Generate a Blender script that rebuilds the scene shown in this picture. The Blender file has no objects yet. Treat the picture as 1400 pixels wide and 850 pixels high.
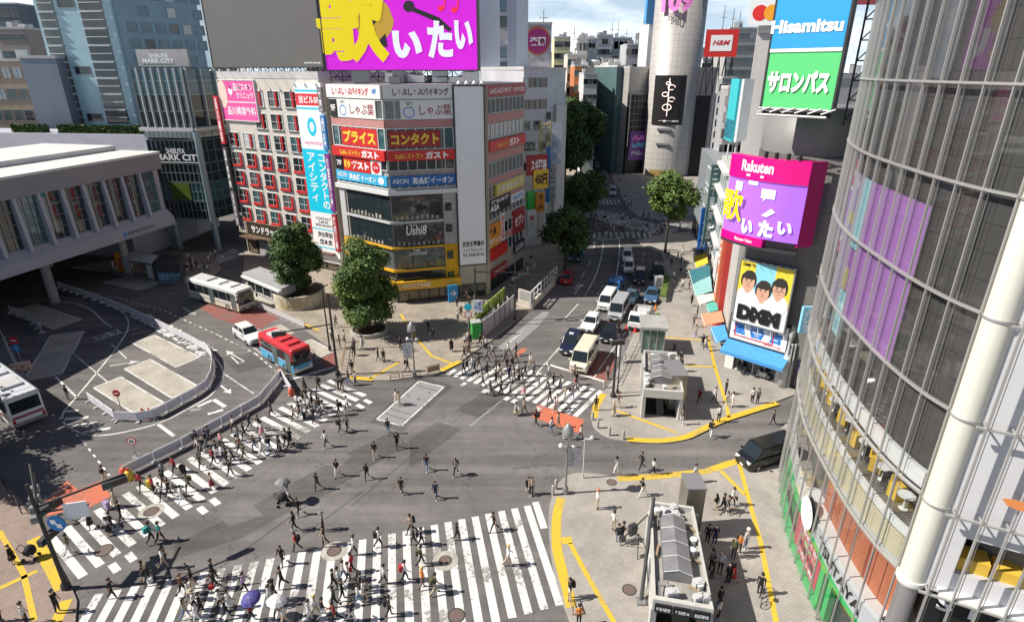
import bpy, bmesh, math, random
from mathutils import Vector, Matrix
R = math.radians
rnd = random.Random(7)
S = bpy.context.scene
COL = S.collection
F, PIT, H, CX, CY = 800., R(22.3), 28., 700., 425.
def ray(px, py):
 a = (px-CX)/F; b = (CY-py)/F
 return (a, math.cos(PIT)+b*math.sin(PIT), -math.sin(PIT)+b*math.cos(PIT))
def G(px, py, z=0.):
 d = ray(px, py); t = (z-H)/d[2]
 return Vector((d[0]*t, d[1]*t))
def Zat(py, p):
 b = (CY-py)/F
 return H + p[1]*(b*math.cos(PIT)-math.sin(PIT))/(math.cos(PIT)+b*math.sin(PIT))
def proj(x, y, z):
 z -= H; dep = y*math.cos(PIT)-z*math.sin(PIT); u = y*math.sin(PIT)+z*math.cos(PIT)
 return (CX+F*x/dep, CY-F*u/dep)
cam = bpy.data.cameras.new('camera'); co = bpy.data.objects.new('camera', cam); COL.objects.link(co)
co.location = (0, 0, H); co.rotation_euler = (R(90)-PIT, 0, 0)
cam.sensor_width = 36; cam.lens = F/1400*36; cam.clip_end = 5000; cam.clip_start = .5
S.camera = co
SUN_AZ = Vector((-1, -.10)).normalized(); SUN_EL = R(45)
sd = Vector((SUN_AZ.x*math.cos(SUN_EL), SUN_AZ.y*math.cos(SUN_EL), math.sin(SUN_EL)))
sl = bpy.data.lights.new('sun', 'SUN'); sl.energy = 5.0; sl.angle = R(.5); sl.color = (1, .94, .85)
so = bpy.data.objects.new('sun', sl); COL.objects.link(so); so.rotation_euler = sd.to_track_quat('Z', 'Y').to_euler()
so.location = (-40, 0, 80)
W = bpy.data.worlds.new('World'); S.world = W; W.use_nodes = True
nt = W.node_tree; nt.nodes.clear()
def N(t, ty, **k):
 n = t.nodes.new(ty)
 for a, b in k.items(): setattr(n, a, b)
 return n
sky = N(nt, 'ShaderNodeTexSky', sky_type='NISHITA', sun_disc=False, sun_elevation=SUN_EL,
  sun_rotation=math.atan2(SUN_AZ.x, SUN_AZ.y), air_density=.65, dust_density=.7, altitude=700)
tc = N(nt, 'ShaderNodeTexCoord'); mp = N(nt, 'ShaderNodeMapping'); mp.inputs['Scale'].default_value = (2.2, 2.2, 7)
nz = N(nt, 'ShaderNodeTexNoise'); nz.inputs['Scale'].default_value = 2.3; nz.inputs['Detail'].default_value = 7; nz.inputs['Roughness'].default_value = .55
cr = N(nt, 'ShaderNodeValToRGB'); cr.color_ramp.elements[0].position = .42; cr.color_ramp.elements[1].position = .62
mx = N(nt, 'ShaderNodeMix', data_type='RGBA'); mx.inputs[7].default_value = (12.6, 13.2, 13.8, 1)
bg = N(nt, 'ShaderNodeBackground'); bg.inputs["Strength"].default_value = .066
out = N(nt, 'ShaderNodeOutputWorld')
L = nt.links.new
L(tc.outputs['Generated'], mp.inputs[0]); L(mp.outputs[0], nz.inputs['Vector']); L(nz.outputs[0], cr.inputs[0])
sz_ = N(nt, 'ShaderNodeSeparateXYZ'); L(tc.outputs['Generated'], sz_.inputs[0]); mr = N(nt, 'ShaderNodeMapRange'); mr.inputs[1].default_value = .1; mr.inputs[2].default_value = .3; mr.inputs[3].default_value = 1; mr.inputs[4].default_value = 0; L(sz_.outputs[2], mr.inputs[0])
mu_ = N(nt, 'ShaderNodeMath', operation='MULTIPLY'); L(cr.outputs[0], mu_.inputs[0]); L(mr.outputs[0], mu_.inputs[1]); L(mu_.outputs[0], mx.inputs[0]); hz2 = N(nt, 'ShaderNodeMapRange'); hz2.inputs[1].default_value = .02; hz2.inputs[2].default_value = .3; hz2.inputs[3].default_value = .85; hz2.inputs[4].default_value = 0; L(sz_.outputs[2], hz2.inputs[0])
mh = N(nt, 'ShaderNodeMix', data_type='RGBA'); mh.inputs[7].default_value = (7.6, 9.6, 11.2, 1); L(hz2.outputs[0], mh.inputs[0]); L(sky.outputs[0], mh.inputs[6]); L(mh.outputs[2], mx.inputs[6]); L(mx.outputs[2], bg.inputs[0]); L(bg.outputs[0], out.inputs[0])
vs = S.view_settings; vs.view_transform = 'Standard'; vs.look = 'None'; vs.gamma = 1; vs.use_curve_mapping = False; vs.exposure = .52
try:
 S.cycles.use_denoising = True; S.cycles.denoiser = 'OPENIMAGEDENOISE'
 S.cycles.max_bounces = 6; S.cycles.diffuse_bounces = 3; S.cycles.glossy_bounces = 4; S.cycles.sample_clamp_indirect = 6
except Exception: pass
MATS = {}
def mat(name, col, rough=.6, metal=0., noise=0., scale=1., emit=0., spec=.5, fine=0., bump=0., streak=False):
 if name in MATS: return MATS[name]
 m = bpy.data.materials.new(name); m.use_nodes = True; t = m.node_tree; b = t.nodes['Principled BSDF']
 c = (col[0], col[1], col[2], 1)
 b.inputs['Base Color'].default_value = c; b.inputs['Roughness'].default_value = rough; b.inputs['Metallic'].default_value = metal
 b.inputs['Specular IOR Level'].default_value = spec
 if emit:
  b.inputs['Emission Color'].default_value = c; b.inputs['Emission Strength'].default_value = emit
 if noise or fine:
  g = N(t, 'ShaderNodeNewGeometry'); src = g.outputs['Position']
  if streak:
   mpp = N(t, 'ShaderNodeMapping'); mpp.inputs['Scale'].default_value = (1, 1, .12); t.links.new(src, mpp.inputs[0]); src = mpp.outputs[0]
  n1 = N(t, 'ShaderNodeTexNoise'); n1.inputs['Scale'].default_value = scale; n1.inputs['Detail'].default_value = 6; n1.inputs['Roughness'].default_value = .65
  n2 = N(t, 'ShaderNodeTexNoise'); n2.inputs['Scale'].default_value = scale*14; n2.inputs['Detail'].default_value = 2
  t.links.new(src, n1.inputs['Vector']); t.links.new(g.outputs['Position'], n2.inputs['Vector'])
  r1 = N(t, 'ShaderNodeMapRange'); r1.inputs[1].default_value = .3; r1.inputs[2].default_value = .7
  r1.inputs[3].default_value = 1-noise; r1.inputs[4].default_value = 1+noise*.7
  r2 = N(t, 'ShaderNodeMapRange'); r2.inputs[1].default_value = .25; r2.inputs[2].default_value = .75
  r2.inputs[3].default_value = 1-fine; r2.inputs[4].default_value = 1+fine
  t.links.new(n1.outputs[0], r1.inputs[0]); t.links.new(n2.outputs[0], r2.inputs[0])
  mu = N(t, 'ShaderNodeMath', operation='MULTIPLY'); t.links.new(r1.outputs[0], mu.inputs[0]); t.links.new(r2.outputs[0], mu.inputs[1])
  vm = N(t, 'ShaderNodeVectorMath', operation='SCALE'); vm.inputs[0].default_value = col[:3]; t.links.new(mu.outputs[0], vm.inputs['Scale'])
  t.links.new(vm.outputs[0], b.inputs['Base Color'])
  if bump:
   bp = N(t, 'ShaderNodeBump'); bp.inputs['Strength'].default_value = bump; bp.inputs['Distance'].default_value = .05
   t.links.new(n2.outputs[0], bp.inputs['Height']); t.links.new(bp.outputs[0], b.inputs['Normal'])
 MATS[name] = m; return m
def tiled(name, c1, c2, mortar, scale, bw=.5, rh=.25, rough=.8, vert=False, msize=.02, noise=.2, metal=0., spec=.4, off=.5, rot=0.):
 """tile / panel pattern in world space: ground (vert=False) or wall (u along the horizontal, v = z)"""
 if name in MATS: return MATS[name]
 m = bpy.data.materials.new(name); m.use_nodes = True; t = m.node_tree; b = t.nodes['Principled BSDF']
 b.inputs['Roughness'].default_value = rough; b.inputs['Metallic'].default_value = metal; b.inputs['Specular IOR Level'].default_value = spec
 g = N(t, 'ShaderNodeNewGeometry'); k = t.links.new
 if vert:
  sx = N(t, 'ShaderNodeSeparateXYZ'); k(g.outputs['Position'], sx.inputs[0])
  cr_ = N(t, 'ShaderNodeVectorMath', operation='CROSS_PRODUCT'); cr_.inputs[0].default_value = (0, 0, 1); k(g.outputs['True Normal'], cr_.inputs[1])
  dt = N(t, 'ShaderNodeVectorMath', operation='DOT_PRODUCT'); k(cr_.outputs[0], dt.inputs[0]); k(g.outputs['Position'], dt.inputs[1])
  cb = N(t, 'ShaderNodeCombineXYZ'); k(dt.outputs['Value'], cb.inputs[0]); k(sx.outputs[2], cb.inputs[1]); vec = cb.outputs[0]
 else:
  mpp = N(t, 'ShaderNodeMapping'); mpp.inputs['Rotation'].default_value = (0, 0, rot); k(g.outputs['Position'], mpp.inputs[0]); vec = mpp.outputs[0]
 br = N(t, 'ShaderNodeTexBrick'); br.offset = off
 br.inputs['Color1'].default_value = (*c1, 1); br.inputs['Color2'].default_value = (*c2, 1); br.inputs['Mortar'].default_value = (*mortar, 1)
 br.inputs['Scale'].default_value = scale; br.inputs['Brick Width'].default_value = bw; br.inputs['Row Height'].default_value = rh; br.inputs['Mortar Size'].default_value = msize
 k(vec, br.inputs['Vector'])
 n1 = N(t, 'ShaderNodeTexNoise'); n1.inputs['Scale'].default_value = .35; n1.inputs['Detail'].default_value = 7; n1.inputs['Roughness'].default_value = .7; k(g.outputs['Position'], n1.inputs['Vector'])
 r1 = N(t, 'ShaderNodeMapRange'); r1.inputs[1].default_value = .3; r1.inputs[2].default_value = .7; r1.inputs[3].default_value = 1-noise; r1.inputs[4].default_value = 1+noise*.6
 k(n1.outputs[0], r1.inputs[0])
 vm = N(t, 'ShaderNodeVectorMath', operation='SCALE'); k(br.outputs[0], vm.inputs[0]); k(r1.outputs[0], vm.inputs['Scale']); k(vm.outputs[0], b.inputs['Base Color'])
 MATS[name] = m; return m
def asphalt(name, base, patch=.35):
 if name in MATS: return MATS[name]
 m = bpy.data.materials.new(name); m.use_nodes = True; t = m.node_tree; b = t.nodes['Principled BSDF']; k = t.links.new
 b.inputs['Roughness'].default_value = .85; b.inputs['Specular IOR Level'].default_value = .25
 g = N(t, 'ShaderNodeNewGeometry')
 def nz_(sc, lo, hi, det=5, mpv=None, ro=.6):
  n = N(t, 'ShaderNodeTexNoise'); n.inputs['Scale'].default_value = sc; n.inputs['Detail'].default_value = det; n.inputs['Roughness'].default_value = ro
  if mpv:
   q = N(t, 'ShaderNodeMapping'); q.inputs['Rotation'].default_value = (0, 0, mpv[0]); q.inputs['Scale'].default_value = (mpv[1], mpv[2], 1); k(g.outputs['Position'], q.inputs[0]); k(q.outputs[0], n.inputs['Vector'])
  else: k(g.outputs['Position'], n.inputs['Vector'])
  r = N(t, 'ShaderNodeMapRange'); r.inputs[1].default_value = .3; r.inputs[2].default_value = .7; r.inputs[3].default_value = lo; r.inputs[4].default_value = hi; k(n.outputs[0], r.inputs[0]); return r.outputs[0], n
 a, _ = nz_(.09, 1-patch*.75, 1+patch*.7, 7); c, _ = nz_(1.2, .9, 1.1, 6); d, nf = nz_(22, .78, 1.22, 2)
 e, _ = nz_(.5, .76, 1.16, 6, (R(-38), .06, 1.5)); f_, _ = nz_(.5, .8, 1.14, 6, (R(40), .05, 1.4))
 cur = a
 for o in (c, d, e, f_):
  mu = N(t, 'ShaderNodeMath', operation='MULTIPLY'); k(cur, mu.inputs[0]); k(o, mu.inputs[1]); cur = mu.outputs[0]
 vm = N(t, 'ShaderNodeVectorMath', operation='SCALE'); vm.inputs[0].default_value = base; k(cur, vm.inputs['Scale'])
 vo = N(t, 'ShaderNodeTexVoronoi', feature='DISTANCE_TO_EDGE'); vo.inputs['Scale'].default_value = .13; vo.inputs['Randomness'].default_value = 1
 wv = N(t, 'ShaderNodeTexNoise'); wv.inputs['Scale'].default_value = .8; wv.inputs['Detail'].default_value = 5; k(g.outputs['Position'], wv.inputs['Vector'])
 ad = N(t, 'ShaderNodeVectorMath', operation='ADD'); sc_ = N(t, 'ShaderNodeVectorMath', operation='SCALE'); sc_.inputs['Scale'].default_value = 2.4; k(wv.outputs[1], sc_.inputs[0])
 k(g.outputs['Position'], ad.inputs[0]); k(sc_.outputs[0], ad.inputs[1]); k(ad.outputs[0], vo.inputs['Vector'])
 rr = N(t, 'ShaderNodeMapRange'); rr.inputs[1].default_value = .0; rr.inputs[2].default_value = .006; rr.inputs[3].default_value = .62; rr.inputs[4].default_value = 1; k(vo.outputs['Distance'], rr.inputs[0])
 v2 = N(t, 'ShaderNodeVectorMath', operation='SCALE'); k(vm.outputs[0], v2.inputs[0]); k(rr.outputs[0], v2.inputs['Scale']); k(v2.outputs[0], b.inputs['Base Color'])
 bp = N(t, 'ShaderNodeBump'); bp.inputs['Strength'].default_value = .25; bp.inputs['Distance'].default_value = .02; k(nf.outputs[0], bp.inputs['Height']); k(bp.outputs[0], b.inputs['Normal'])
 MATS[name] = m; return m
def paint(name, col, wear=.5, under=(.1, .1, .1)):
 """road paint with worn chips"""
 if name in MATS: return MATS[name]
 m = bpy.data.materials.new(name); m.use_nodes = True; t = m.node_tree; b = t.nodes['Principled BSDF']; k = t.links.new
 b.inputs['Roughness'].default_value = .7; b.inputs['Specular IOR Level'].default_value = .3
 g = N(t, 'ShaderNodeNewGeometry')
 n = N(t, 'ShaderNodeTexNoise'); n.inputs['Scale'].default_value = 4.5; n.inputs['Detail'].default_value = 9; n.inputs['Roughness'].default_value = .75; k(g.outputs['Position'], n.inputs['Vector'])
 n2 = N(t, 'ShaderNodeTexNoise'); n2.inputs['Scale'].default_value = .35; n2.inputs['Detail'].default_value = 3; k(g.outputs['Position'], n2.inputs['Vector'])
 s_ = N(t, 'ShaderNodeMath', operation='ADD'); k(n.outputs[0], s_.inputs[0]); k(n2.outputs[0], s_.inputs[1])
 c = N(t, 'ShaderNodeValToRGB'); th = .505+.1*(1-wear)
 c.color_ramp.elements[0].position = th-.01; c.color_ramp.elements[1].position = th+.035
 h = N(t, 'ShaderNodeMath', operation='MULTIPLY'); h.inputs[1].default_value = .5; k(s_.outputs[0], h.inputs[0]); k(h.outputs[0], c.inputs[0])
 mx_ = N(t, 'ShaderNodeMix', data_type='RGBA'); mx_.inputs[6].default_value = (*col, 1); mx_.inputs[7].default_value = (*[(u*.8+v*.2) for u, v in zip(under, col)], 1)
 k(c.outputs[0], mx_.inputs[0]); k(mx_.outputs[2], b.inputs['Base Color'])
 MATS[name] = m; return m
def glass(name, col=(.02, .03, .035), rough=.04, spec=.9, var=.0):
 return mat(name, col, rough, 0, var, .8, 0, spec)
def see(name, col=(.8, .9, .9), mixf=.45):
 """thin clear glazing: part transparent, part mirror"""
 if name in MATS: return MATS[name]
 m = bpy.data.materials.new(name); m.use_nodes = True; t = m.node_tree; t.nodes.clear(); k = t.links.new
 tr = N(t, 'ShaderNodeBsdfTransparent'); tr.inputs[0].default_value = (*col, 1)
 gl = N(t, 'ShaderNodeBsdfGlossy'); gl.inputs['Roughness'].default_value = .03; gl.inputs[0].default_value = (.9, .9, .9, 1)
 lw = N(t, 'ShaderNodeLayerWeight'); fr = N(t, 'ShaderNodeMath', operation='POWER'); fr.inputs[1].default_value = 5.; k(lw.outputs['Facing'], fr.inputs[0]); ad = N(t, 'ShaderNodeMath', operation='MULTIPLY_ADD'); ad.inputs[1].default_value = .8; ad.inputs[2].default_value = mixf*.16
 k(fr.outputs[0], ad.inputs[0]); ms = N(t, 'ShaderNodeMixShader'); k(ad.outputs[0], ms.inputs[0]); k(tr.outputs[0], ms.inputs[1]); k(gl.outputs[0], ms.inputs[2])
 o = N(t, 'ShaderNodeOutputMaterial'); k(ms.outputs[0], o.inputs[0]); MATS[name] = m; return m
class MB:
 def __init__(s): s.v = []; s.f = []; s.m = []
 def poly(s, pts, mi=0):
  i = len(s.v); s.v += [Vector(p) for p in pts]; s.f.append(list(range(i, i+len(pts)))); s.m.append(mi); return s
 def box(s, c, d, rz=0., mi=0):
  M = Matrix.Rotation(rz, 3, 'Z'); c = Vector(c); h = Vector(d)*.5; i = len(s.v)
  for x, y, z in ((-1,-1,-1),(1,-1,-1),(1,1,-1),(-1,1,-1),(-1,-1,1),(1,-1,1),(1,1,1),(-1,1,1)):
   s.v.append(c+M@Vector((x*h.x, y*h.y, z*h.z)))
  for q in ((3,2,1,0),(4,5,6,7),(0,1,5,4),(1,2,6,5),(2,3,7,6),(3,0,4,7)): s.f.append([i+a for a in q]); s.m.append(mi)
  return s
 def prism(s, pts, z0, z1, mi=0, mt=None, bottom=True):
  pts = [Vector((p[0], p[1])) for p in pts]
  if sum(a.x*b.y-b.x*a.y for a, b in zip(pts, pts[1:]+pts[:1])) < 0: pts = pts[::-1]
  n = len(pts); i = len(s.v); s.v += [Vector((p.x, p.y, z0)) for p in pts]+[Vector((p.x, p.y, z1)) for p in pts]
  for k in range(n): s.f.append([i+k, i+(k+1) % n, i+n+(k+1) % n, i+n+k]); s.m.append(mi)
  s.f.append([i+n+k for k in range(n)]); s.m.append(mi if mt is None else mt)
  if bottom: s.f.append([i+k for k in range(n)][::-1]); s.m.append(mi)
  return s
 def tube(s, pts, r, n=8, mi=0, cap=True):
  pts = [Vector(p) for p in pts]; rs = r if isinstance(r, (list, tuple)) else [r]*len(pts); i0 = len(s.v)
  for k, p in enumerate(pts):
   d = (pts[min(k+1, len(pts)-1)]-pts[max(k-1, 0)]).normalized()
   a = d.cross(Vector((0, 0, 1)) if abs(d.z) < .95 else Vector((1, 0, 0))).normalized(); b = d.cross(a)
   for j in range(n):
    t = 2*math.pi*j/n; s.v.append(p+(a*math.cos(t)+b*math.sin(t))*rs[k])
  for k in range(len(pts)-1):
   for j in range(n):
    a, b = i0+k*n+j, i0+k*n+(j+1) % n; s.f.append([a, a+n, b+n, b]); s.m.append(mi)
  if cap:
   s.f.append([i0+j for j in range(n)]); s.m.append(mi); q = i0+(len(pts)-1)*n; s.f.append([q+j for j in range(n)][::-1]); s.m.append(mi)
  return s
 def lathe(s, c, prof, n=16, mi=0, a0=0., a1=2*math.pi, axis='Z'):
  c = Vector(c); full = abs(a1-a0-2*math.pi) < 1e-6; m_ = n if full else n+1; i0 = len(s.v)
  for r_, z in prof:
   for j in range(m_):
    t = a0+(a1-a0)*j/n; p = Vector((r_*math.cos(t), r_*math.sin(t), z))
    if axis == 'Y': p = Vector((p.x, p.z, p.y))
    s.v.append(c+p)
  for k in range(len(prof)-1):
   for j in range(n):
    a, b = i0+k*m_+j, i0+k*m_+(j+1) % m_
    s.f.append([a, b, b+m_, a+m_] if axis == 'Z' else [a, a+m_, b+m_, b]); s.m.append(mi)
  return s
 def build(s, name, mats, parent=None, smooth=False, local=False, bevel=0., seg=2):
  me = bpy.data.meshes.new(name); me.from_pydata([tuple(v) for v in s.v], [], s.f)
  if not isinstance(mats, (list, tuple)): mats = [mats]
  for m in mats: me.materials.append(m)
  me.polygons.foreach_set('material_index', s.m)
  if smooth: me.polygons.foreach_set('use_smooth', [True]*len(s.f))
  me.update()
  if bevel:
   bm = bmesh.new(); bm.from_mesh(me); bmesh.ops.remove_doubles(bm, verts=bm.verts, dist=1e-4)
   es = [e for e in bm.edges if len(e.link_faces) == 2 and e.calc_face_angle(0) > .5]
   bmesh.ops.bevel(bm, geom=es, offset=bevel, segments=seg, profile=.6, affect='EDGES', clamp_overlap=True)
   bm.to_mesh(me); bm.free()
  o = bpy.data.objects.new(name, me); COL.objects.link(o)
  if parent is not None:
   o.parent = parent
   if not local:
    L0 = Vector((0, 0, 0)); q = parent
    while q is not None: L0 += q.location; q = q.parent
    o.location = -L0
  return o
def tag(o, label=None, cat=None, group=None, kind=None):
 if label: o['label'] = label
 if cat: o['category'] = cat
 if group: o['group'] = group
 if kind: o['kind'] = kind
 return o
def thing(name, loc, label, cat, group=None, rz=0.):
 o = bpy.data.objects.new(name, None); COL.objects.link(o); o.empty_display_size = .2
 o.location = (loc[0], loc[1], loc[2] if len(loc) > 2 else 0); o.rotation_euler = (0, 0, rz)
 return tag(o, label, cat, group)
KIDS = {}
def copy_tree(o, parent=None):
 c = o.copy(); COL.objects.link(c)
 if parent is not None: c.parent = parent
 for ch in o.children: copy_tree(ch, c)
 return c
_tc = {}
def glyphs(s, bold=0., sp=1.0, ls=1.0, shear=0.):
 k = (s, bold, sp, ls, shear)
 if k in _tc: return _tc[k]
 cu = bpy.data.curves.new('t', 'FONT'); cu.body = s; cu.size = 1; cu.offset = bold; cu.space_character = sp; cu.space_line = ls; cu.shear = shear
 cu.align_x = 'CENTER'; cu.extrude = 0; cu.resolution_u = 3
 o = bpy.data.objects.new('t', cu); COL.objects.link(o)
 dg = bpy.context.evaluated_depsgraph_get(); dg.update()
 me = bpy.data.meshes.new_from_object(o.evaluated_get(dg))
 vs_ = [v.co.copy() for v in me.vertices]; fs = [list(p.vertices) for p in me.polygons]
 bpy.data.objects.remove(o); bpy.data.curves.remove(cu); bpy.data.meshes.remove(me)
 x0 = min(v.x for v in vs_); x1 = max(v.x for v in vs_); y0 = min(v.y for v in vs_); y1 = max(v.y for v in vs_)
 _tc[k] = ([((v.x-x0)/(x1-x0), (v.y-y0)/(y1-y0)) for v in vs_], fs, (x1-x0)/(y1-y0)); return _tc[k]
def text(s, O, ex, ey, w, h, m, parent, bold=.02, sp=1., ls=1., name='lettering', keep=False, bend=None, shear=0., vert=False):
 """write s in the box O + [0,w]ex + [0,h]ey"""
 if vert: s = '\n'.join(s)
 V_, F_, asp = glyphs(s, bold, sp, ls, shear); O = Vector(O); ex = Vector(ex); ey = Vector(ey)
 if keep:
  if asp*h < w: O = O+ex*(w-asp*h)/2; w = asp*h
  else: O = O+ey*(h-w/asp)/2; h = w/asp
 mb = MB(); mb.v = [bend(x*w, y*h) if bend else O+ex*x*w+ey*y*h for x, y in V_]; mb.f = [list(f) for f in F_]; mb.m = [0]*len(F_)
 return mb.build(name, m, parent)
class Fac:
 def __init__(s, P0, P1):
  s.P = Vector(P0[:2]); d = Vector(P1[:2])-s.P; s.L = d.length; s.e = d/s.L; s.n = Vector((s.e.y, -s.e.x)); s.rz = math.atan2(s.e.y, s.e.x)
 def pt(s, u, z, o=0.):
  q = s.P+s.e*u+s.n*o; return Vector((q.x, q.y, z))
 def px(s, px, py, o=0.):
  d = ray(px, py); q = s.P+s.n*o; t = (s.n.x*q.x+s.n.y*q.y)/(s.n.x*d[0]+s.n.y*d[1])
  p = Vector((d[0]*t, d[1]*t)); return ((p-s.P).dot(s.e), H+d[2]*t)
 def rect(s, a, b, o=0.):
  u0, z1 = s.px(*a, o); u1, z0 = s.px(*b, o); return u0, u1, z0, z1
 def box(s, mb, u0, u1, z0, z1, o0, o1, mi=0):
  c = s.pt((u0+u1)/2, (z0+z1)/2, (o0+o1)/2); mb.box(c, (abs(u1-u0), abs(o1-o0), abs(z1-z0)), s.rz, mi)
 def quad(s, mb, u0, u1, z0, z1, o, mi=0):
  mb.poly([s.pt(u0, z0, o), s.pt(u1, z0, o), s.pt(u1, z1, o), s.pt(u0, z1, o)], mi)
 @property
 def ex(s): return Vector((s.e.x, s.e.y, 0))
 def text(s, t, u0, u1, z0, z1, o, m, parent, **k):
  return text(t, s.pt(u0, z0, o), s.ex, (0, 0, 1), u1-u0, z1-z0, m, parent, **k)
SIGN_GROUP = None
def sign(fac, r, label, bg, texts=(), th=.25, name='shop_sign', cat='sign', o=0., frame=None):
 """flat sign box on a facade; texts = (string, fx0, fx1, fy0, fy1, material, opts)"""
 u0, u1, z0, z1 = r; base = fac.pt((u0+u1)/2, z0, o)
 t = thing(name, base, label, cat)
 mb = MB(); fac.box(mb, u0, u1, z0, z1, o+.02, o+th); mb.build('panel', bg, t)
 if frame:
  mb = MB(); w = .12
  for a in ((u0-w, u0, z0-w, z1+w), (u1, u1+w, z0-w, z1+w), (u0, u1, z0-w, z0), (u0, u1, z1, z1+w)): fac.box(mb, *a, o, o+th+.05)
  mb.build('frame', frame, t)
 for x in texts:
  s_, a, b, c, d, m = x[:6]; k = x[6] if len(x) > 6 else {}
  fac.text(s_, u0+(u1-u0)*a, u0+(u1-u0)*b, z0+(z1-z0)*c, z0+(z1-z0)*d, o+th+.015+k.pop('dz', 0), m, t, **k)
 return t
_wc = {}
def window_mesh(w, h, glassm, framem, fw=.07, mull=0, trans=0, sill=None, depth=.12):
 k = (round(w, 2), round(h, 2), glassm.name, framem.name, fw, mull, trans, sill and sill.name)
 if k in _wc: return _wc[k]
 mb = MB(); d = depth
 mb.box((-w/2+fw/2, -d/2+.03, h/2), (fw, d, h), 0, 0); mb.box((w/2-fw/2, -d/2+.03, h/2), (fw, d, h), 0, 0)
 mb.box((0, -d/2+.03, fw/2), (w-2*fw, d, fw), 0, 0); mb.box((0, -d/2+.03, h-fw/2), (w-2*fw, d, fw), 0, 0)
 for i in range(mull): mb.box((-w/2+w*(i+1)/(mull+1), -d/2+.04, h/2), (fw*.7, d*.8, h-2*fw), 0, 0)
 for i in range(trans): mb.box((0, -d/2+.042, h*(i+1)/(trans+1)), (w-2*fw, d*.7, fw*.7), 0, 0)
 mb.poly([(-w/2+fw, -.004, fw), (w/2-fw, -.004, fw), (w/2-fw, -.004, h-fw), (-w/2+fw, -.004, h-fw)], 1)
 if sill: mb.box((0, -d/2-.03, -.05), (w+.1, d+.1, .09), 0, 2)
 me = bpy.data.meshes.new('window'); me.from_pydata([tuple(v) for v in mb.v], [], mb.f)
 for m in (framem, glassm)+((sill,) if sill else ()): me.materials.append(m)
 me.polygons.foreach_set('material_index', mb.m); me.update(); _wc[k] = me; return me
def put(me, name, fac, u, z, o, parent):
 ob = bpy.data.objects.new(name, me); COL.objects.link(ob); ob.parent = parent
 ob.location = fac.pt(u, z, o)-parent.location; ob.rotation_euler = (0, 0, fac.rz); return ob
def window_grid(fac, parent, us, zs, w, h, glasses, framem, o=0., skip=None, **k):
 for i, z in enumerate(zs):
  for j, u in enumerate(us):
   if skip and skip(i, j, u, z): continue
   put(window_mesh(w, h, rnd.choice(glasses), framem, **k), 'window', fac, u, z, o, parent)
def gp(*pts): return [G(*p) for p in pts]
M_asph = asphalt('asphalt', (.152, .142, .137)); M_asph2 = asphalt('asphalt_repaved', (.108, .102, .098), .3)
M_conc = mat('concrete_strip', (.30, .28, .25), .9, noise=.2, scale=.6, fine=.1)
M_wpaint = paint('white_road_paint', (.62, .62, .60), .7, (.17, .155, .145)); M_wworn = paint('worn_white_paint', (.5, .5, .48), 1.0)
M_ypaint = paint('yellow_tactile', (.60, .41, .04), .6, (.4, .3, .1)); M_org = paint('orange_road_paint', (.52, .15, .085), .6, (.2, .15, .13)); M_red = paint('red_lane_paint', (.24, .09, .075), .5, (.15, .13, .125))
M_bay = mat('bay_concrete', (.40, .37, .31), .9, noise=.25, scale=.5, fine=.08)
M_kerb = mat('kerb_stone', (.36, .35, .33), .85, noise=.15, scale=2)
M_pave_c = tiled('plaza_paving', (.34, .295, .24), (.29, .25, .205), (.2, .175, .15), 1, .6, .6, .85, noise=.3, msize=.012, off=0, rot=R(18))
M_pave_r = tiled('pavement_paving', (.355, .33, .295), (.325, .30, .27), (.25, .23, .205), 1, .4, .2, .85, noise=.28, msize=.01, rot=R(-30))
M_pave_l = tiled('corner_paving', (.31, .235, .195), (.27, .205, .17), (.2, .165, .145), 1, .3, .15, .85, noise=.28, msize=.01, rot=R(20))
def struct(mb, name, m, **k): return tag(mb.build(name, m, **k), kind='structure')
g0 = MB(); g0.poly([(-1500, -200, 0), (1500, -200, 0), (1500, 3000, 0), (-1500, 3000, 0)]); struct(g0, 'ground', mat('far_ground', (.12, .115, .11), .9, noise=.3, scale=.05))
g0 = MB(); g0.poly([(-160, -20, .004), (130, -20, .004), (130, 330, .004), (-160, 330, .004)]); struct(g0, 'road', M_asph)
mb = MB()
def sheet(mb, pts, z=.008, mi=0): mb.poly([(p.x, p.y, z) for p in [G(*q) for q in pts]], mi)
sheet(mb, [(235, 765), (330, 735), (430, 680), (560, 608), (535, 590), (450, 632), (330, 700), (240, 742)])
sheet(mb, [(505, 577), (549, 590), (620, 527), (575, 514)]); 
sheet(mb, [(300, 488), (345, 482), (365, 500), (325, 510)]); sheet(mb, [(560, 640), (720, 520), (700, 512), (560, 600)])
struct(mb, 'road_patch', M_asph2)
mb = MB()
for q in ([(620, 560), (668, 575), (648, 592), (598, 576)], [(455, 615), (482, 623), (462, 640), (434, 632)], [(690, 600), (740, 606), (736, 628), (684, 620)], [(300, 705), (345, 690), (360, 704), (312, 720)], [(560, 655), (650, 668), (640, 684), (548, 670)], [(860, 618), (960, 612), (965, 624), (862, 632)], [(250, 590), (300, 568), (312, 580), (262, 603)]): sheet(mb, q, .0088)
struct(mb, 'road_repair', asphalt('asphalt_pale', (.161, .151, .145), .3))
sm_ = [([(300, 776), (420, 690), (545, 611)], .06), ([(480, 692), (560, 625), (640, 560)], .05), ([(410, 735), (500, 668)], .05), ([(230, 560), (330, 520)], .05), ([(700, 640), (830, 628)], .05)]
def pavement(name, pts, m, h=.13, raw=False):
 P = pts if raw else gp(*pts); mb = MB(); mb.prism(P, -.02, h, 1, 0); o = struct(mb, name, [m, M_kerb]); return P
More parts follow.
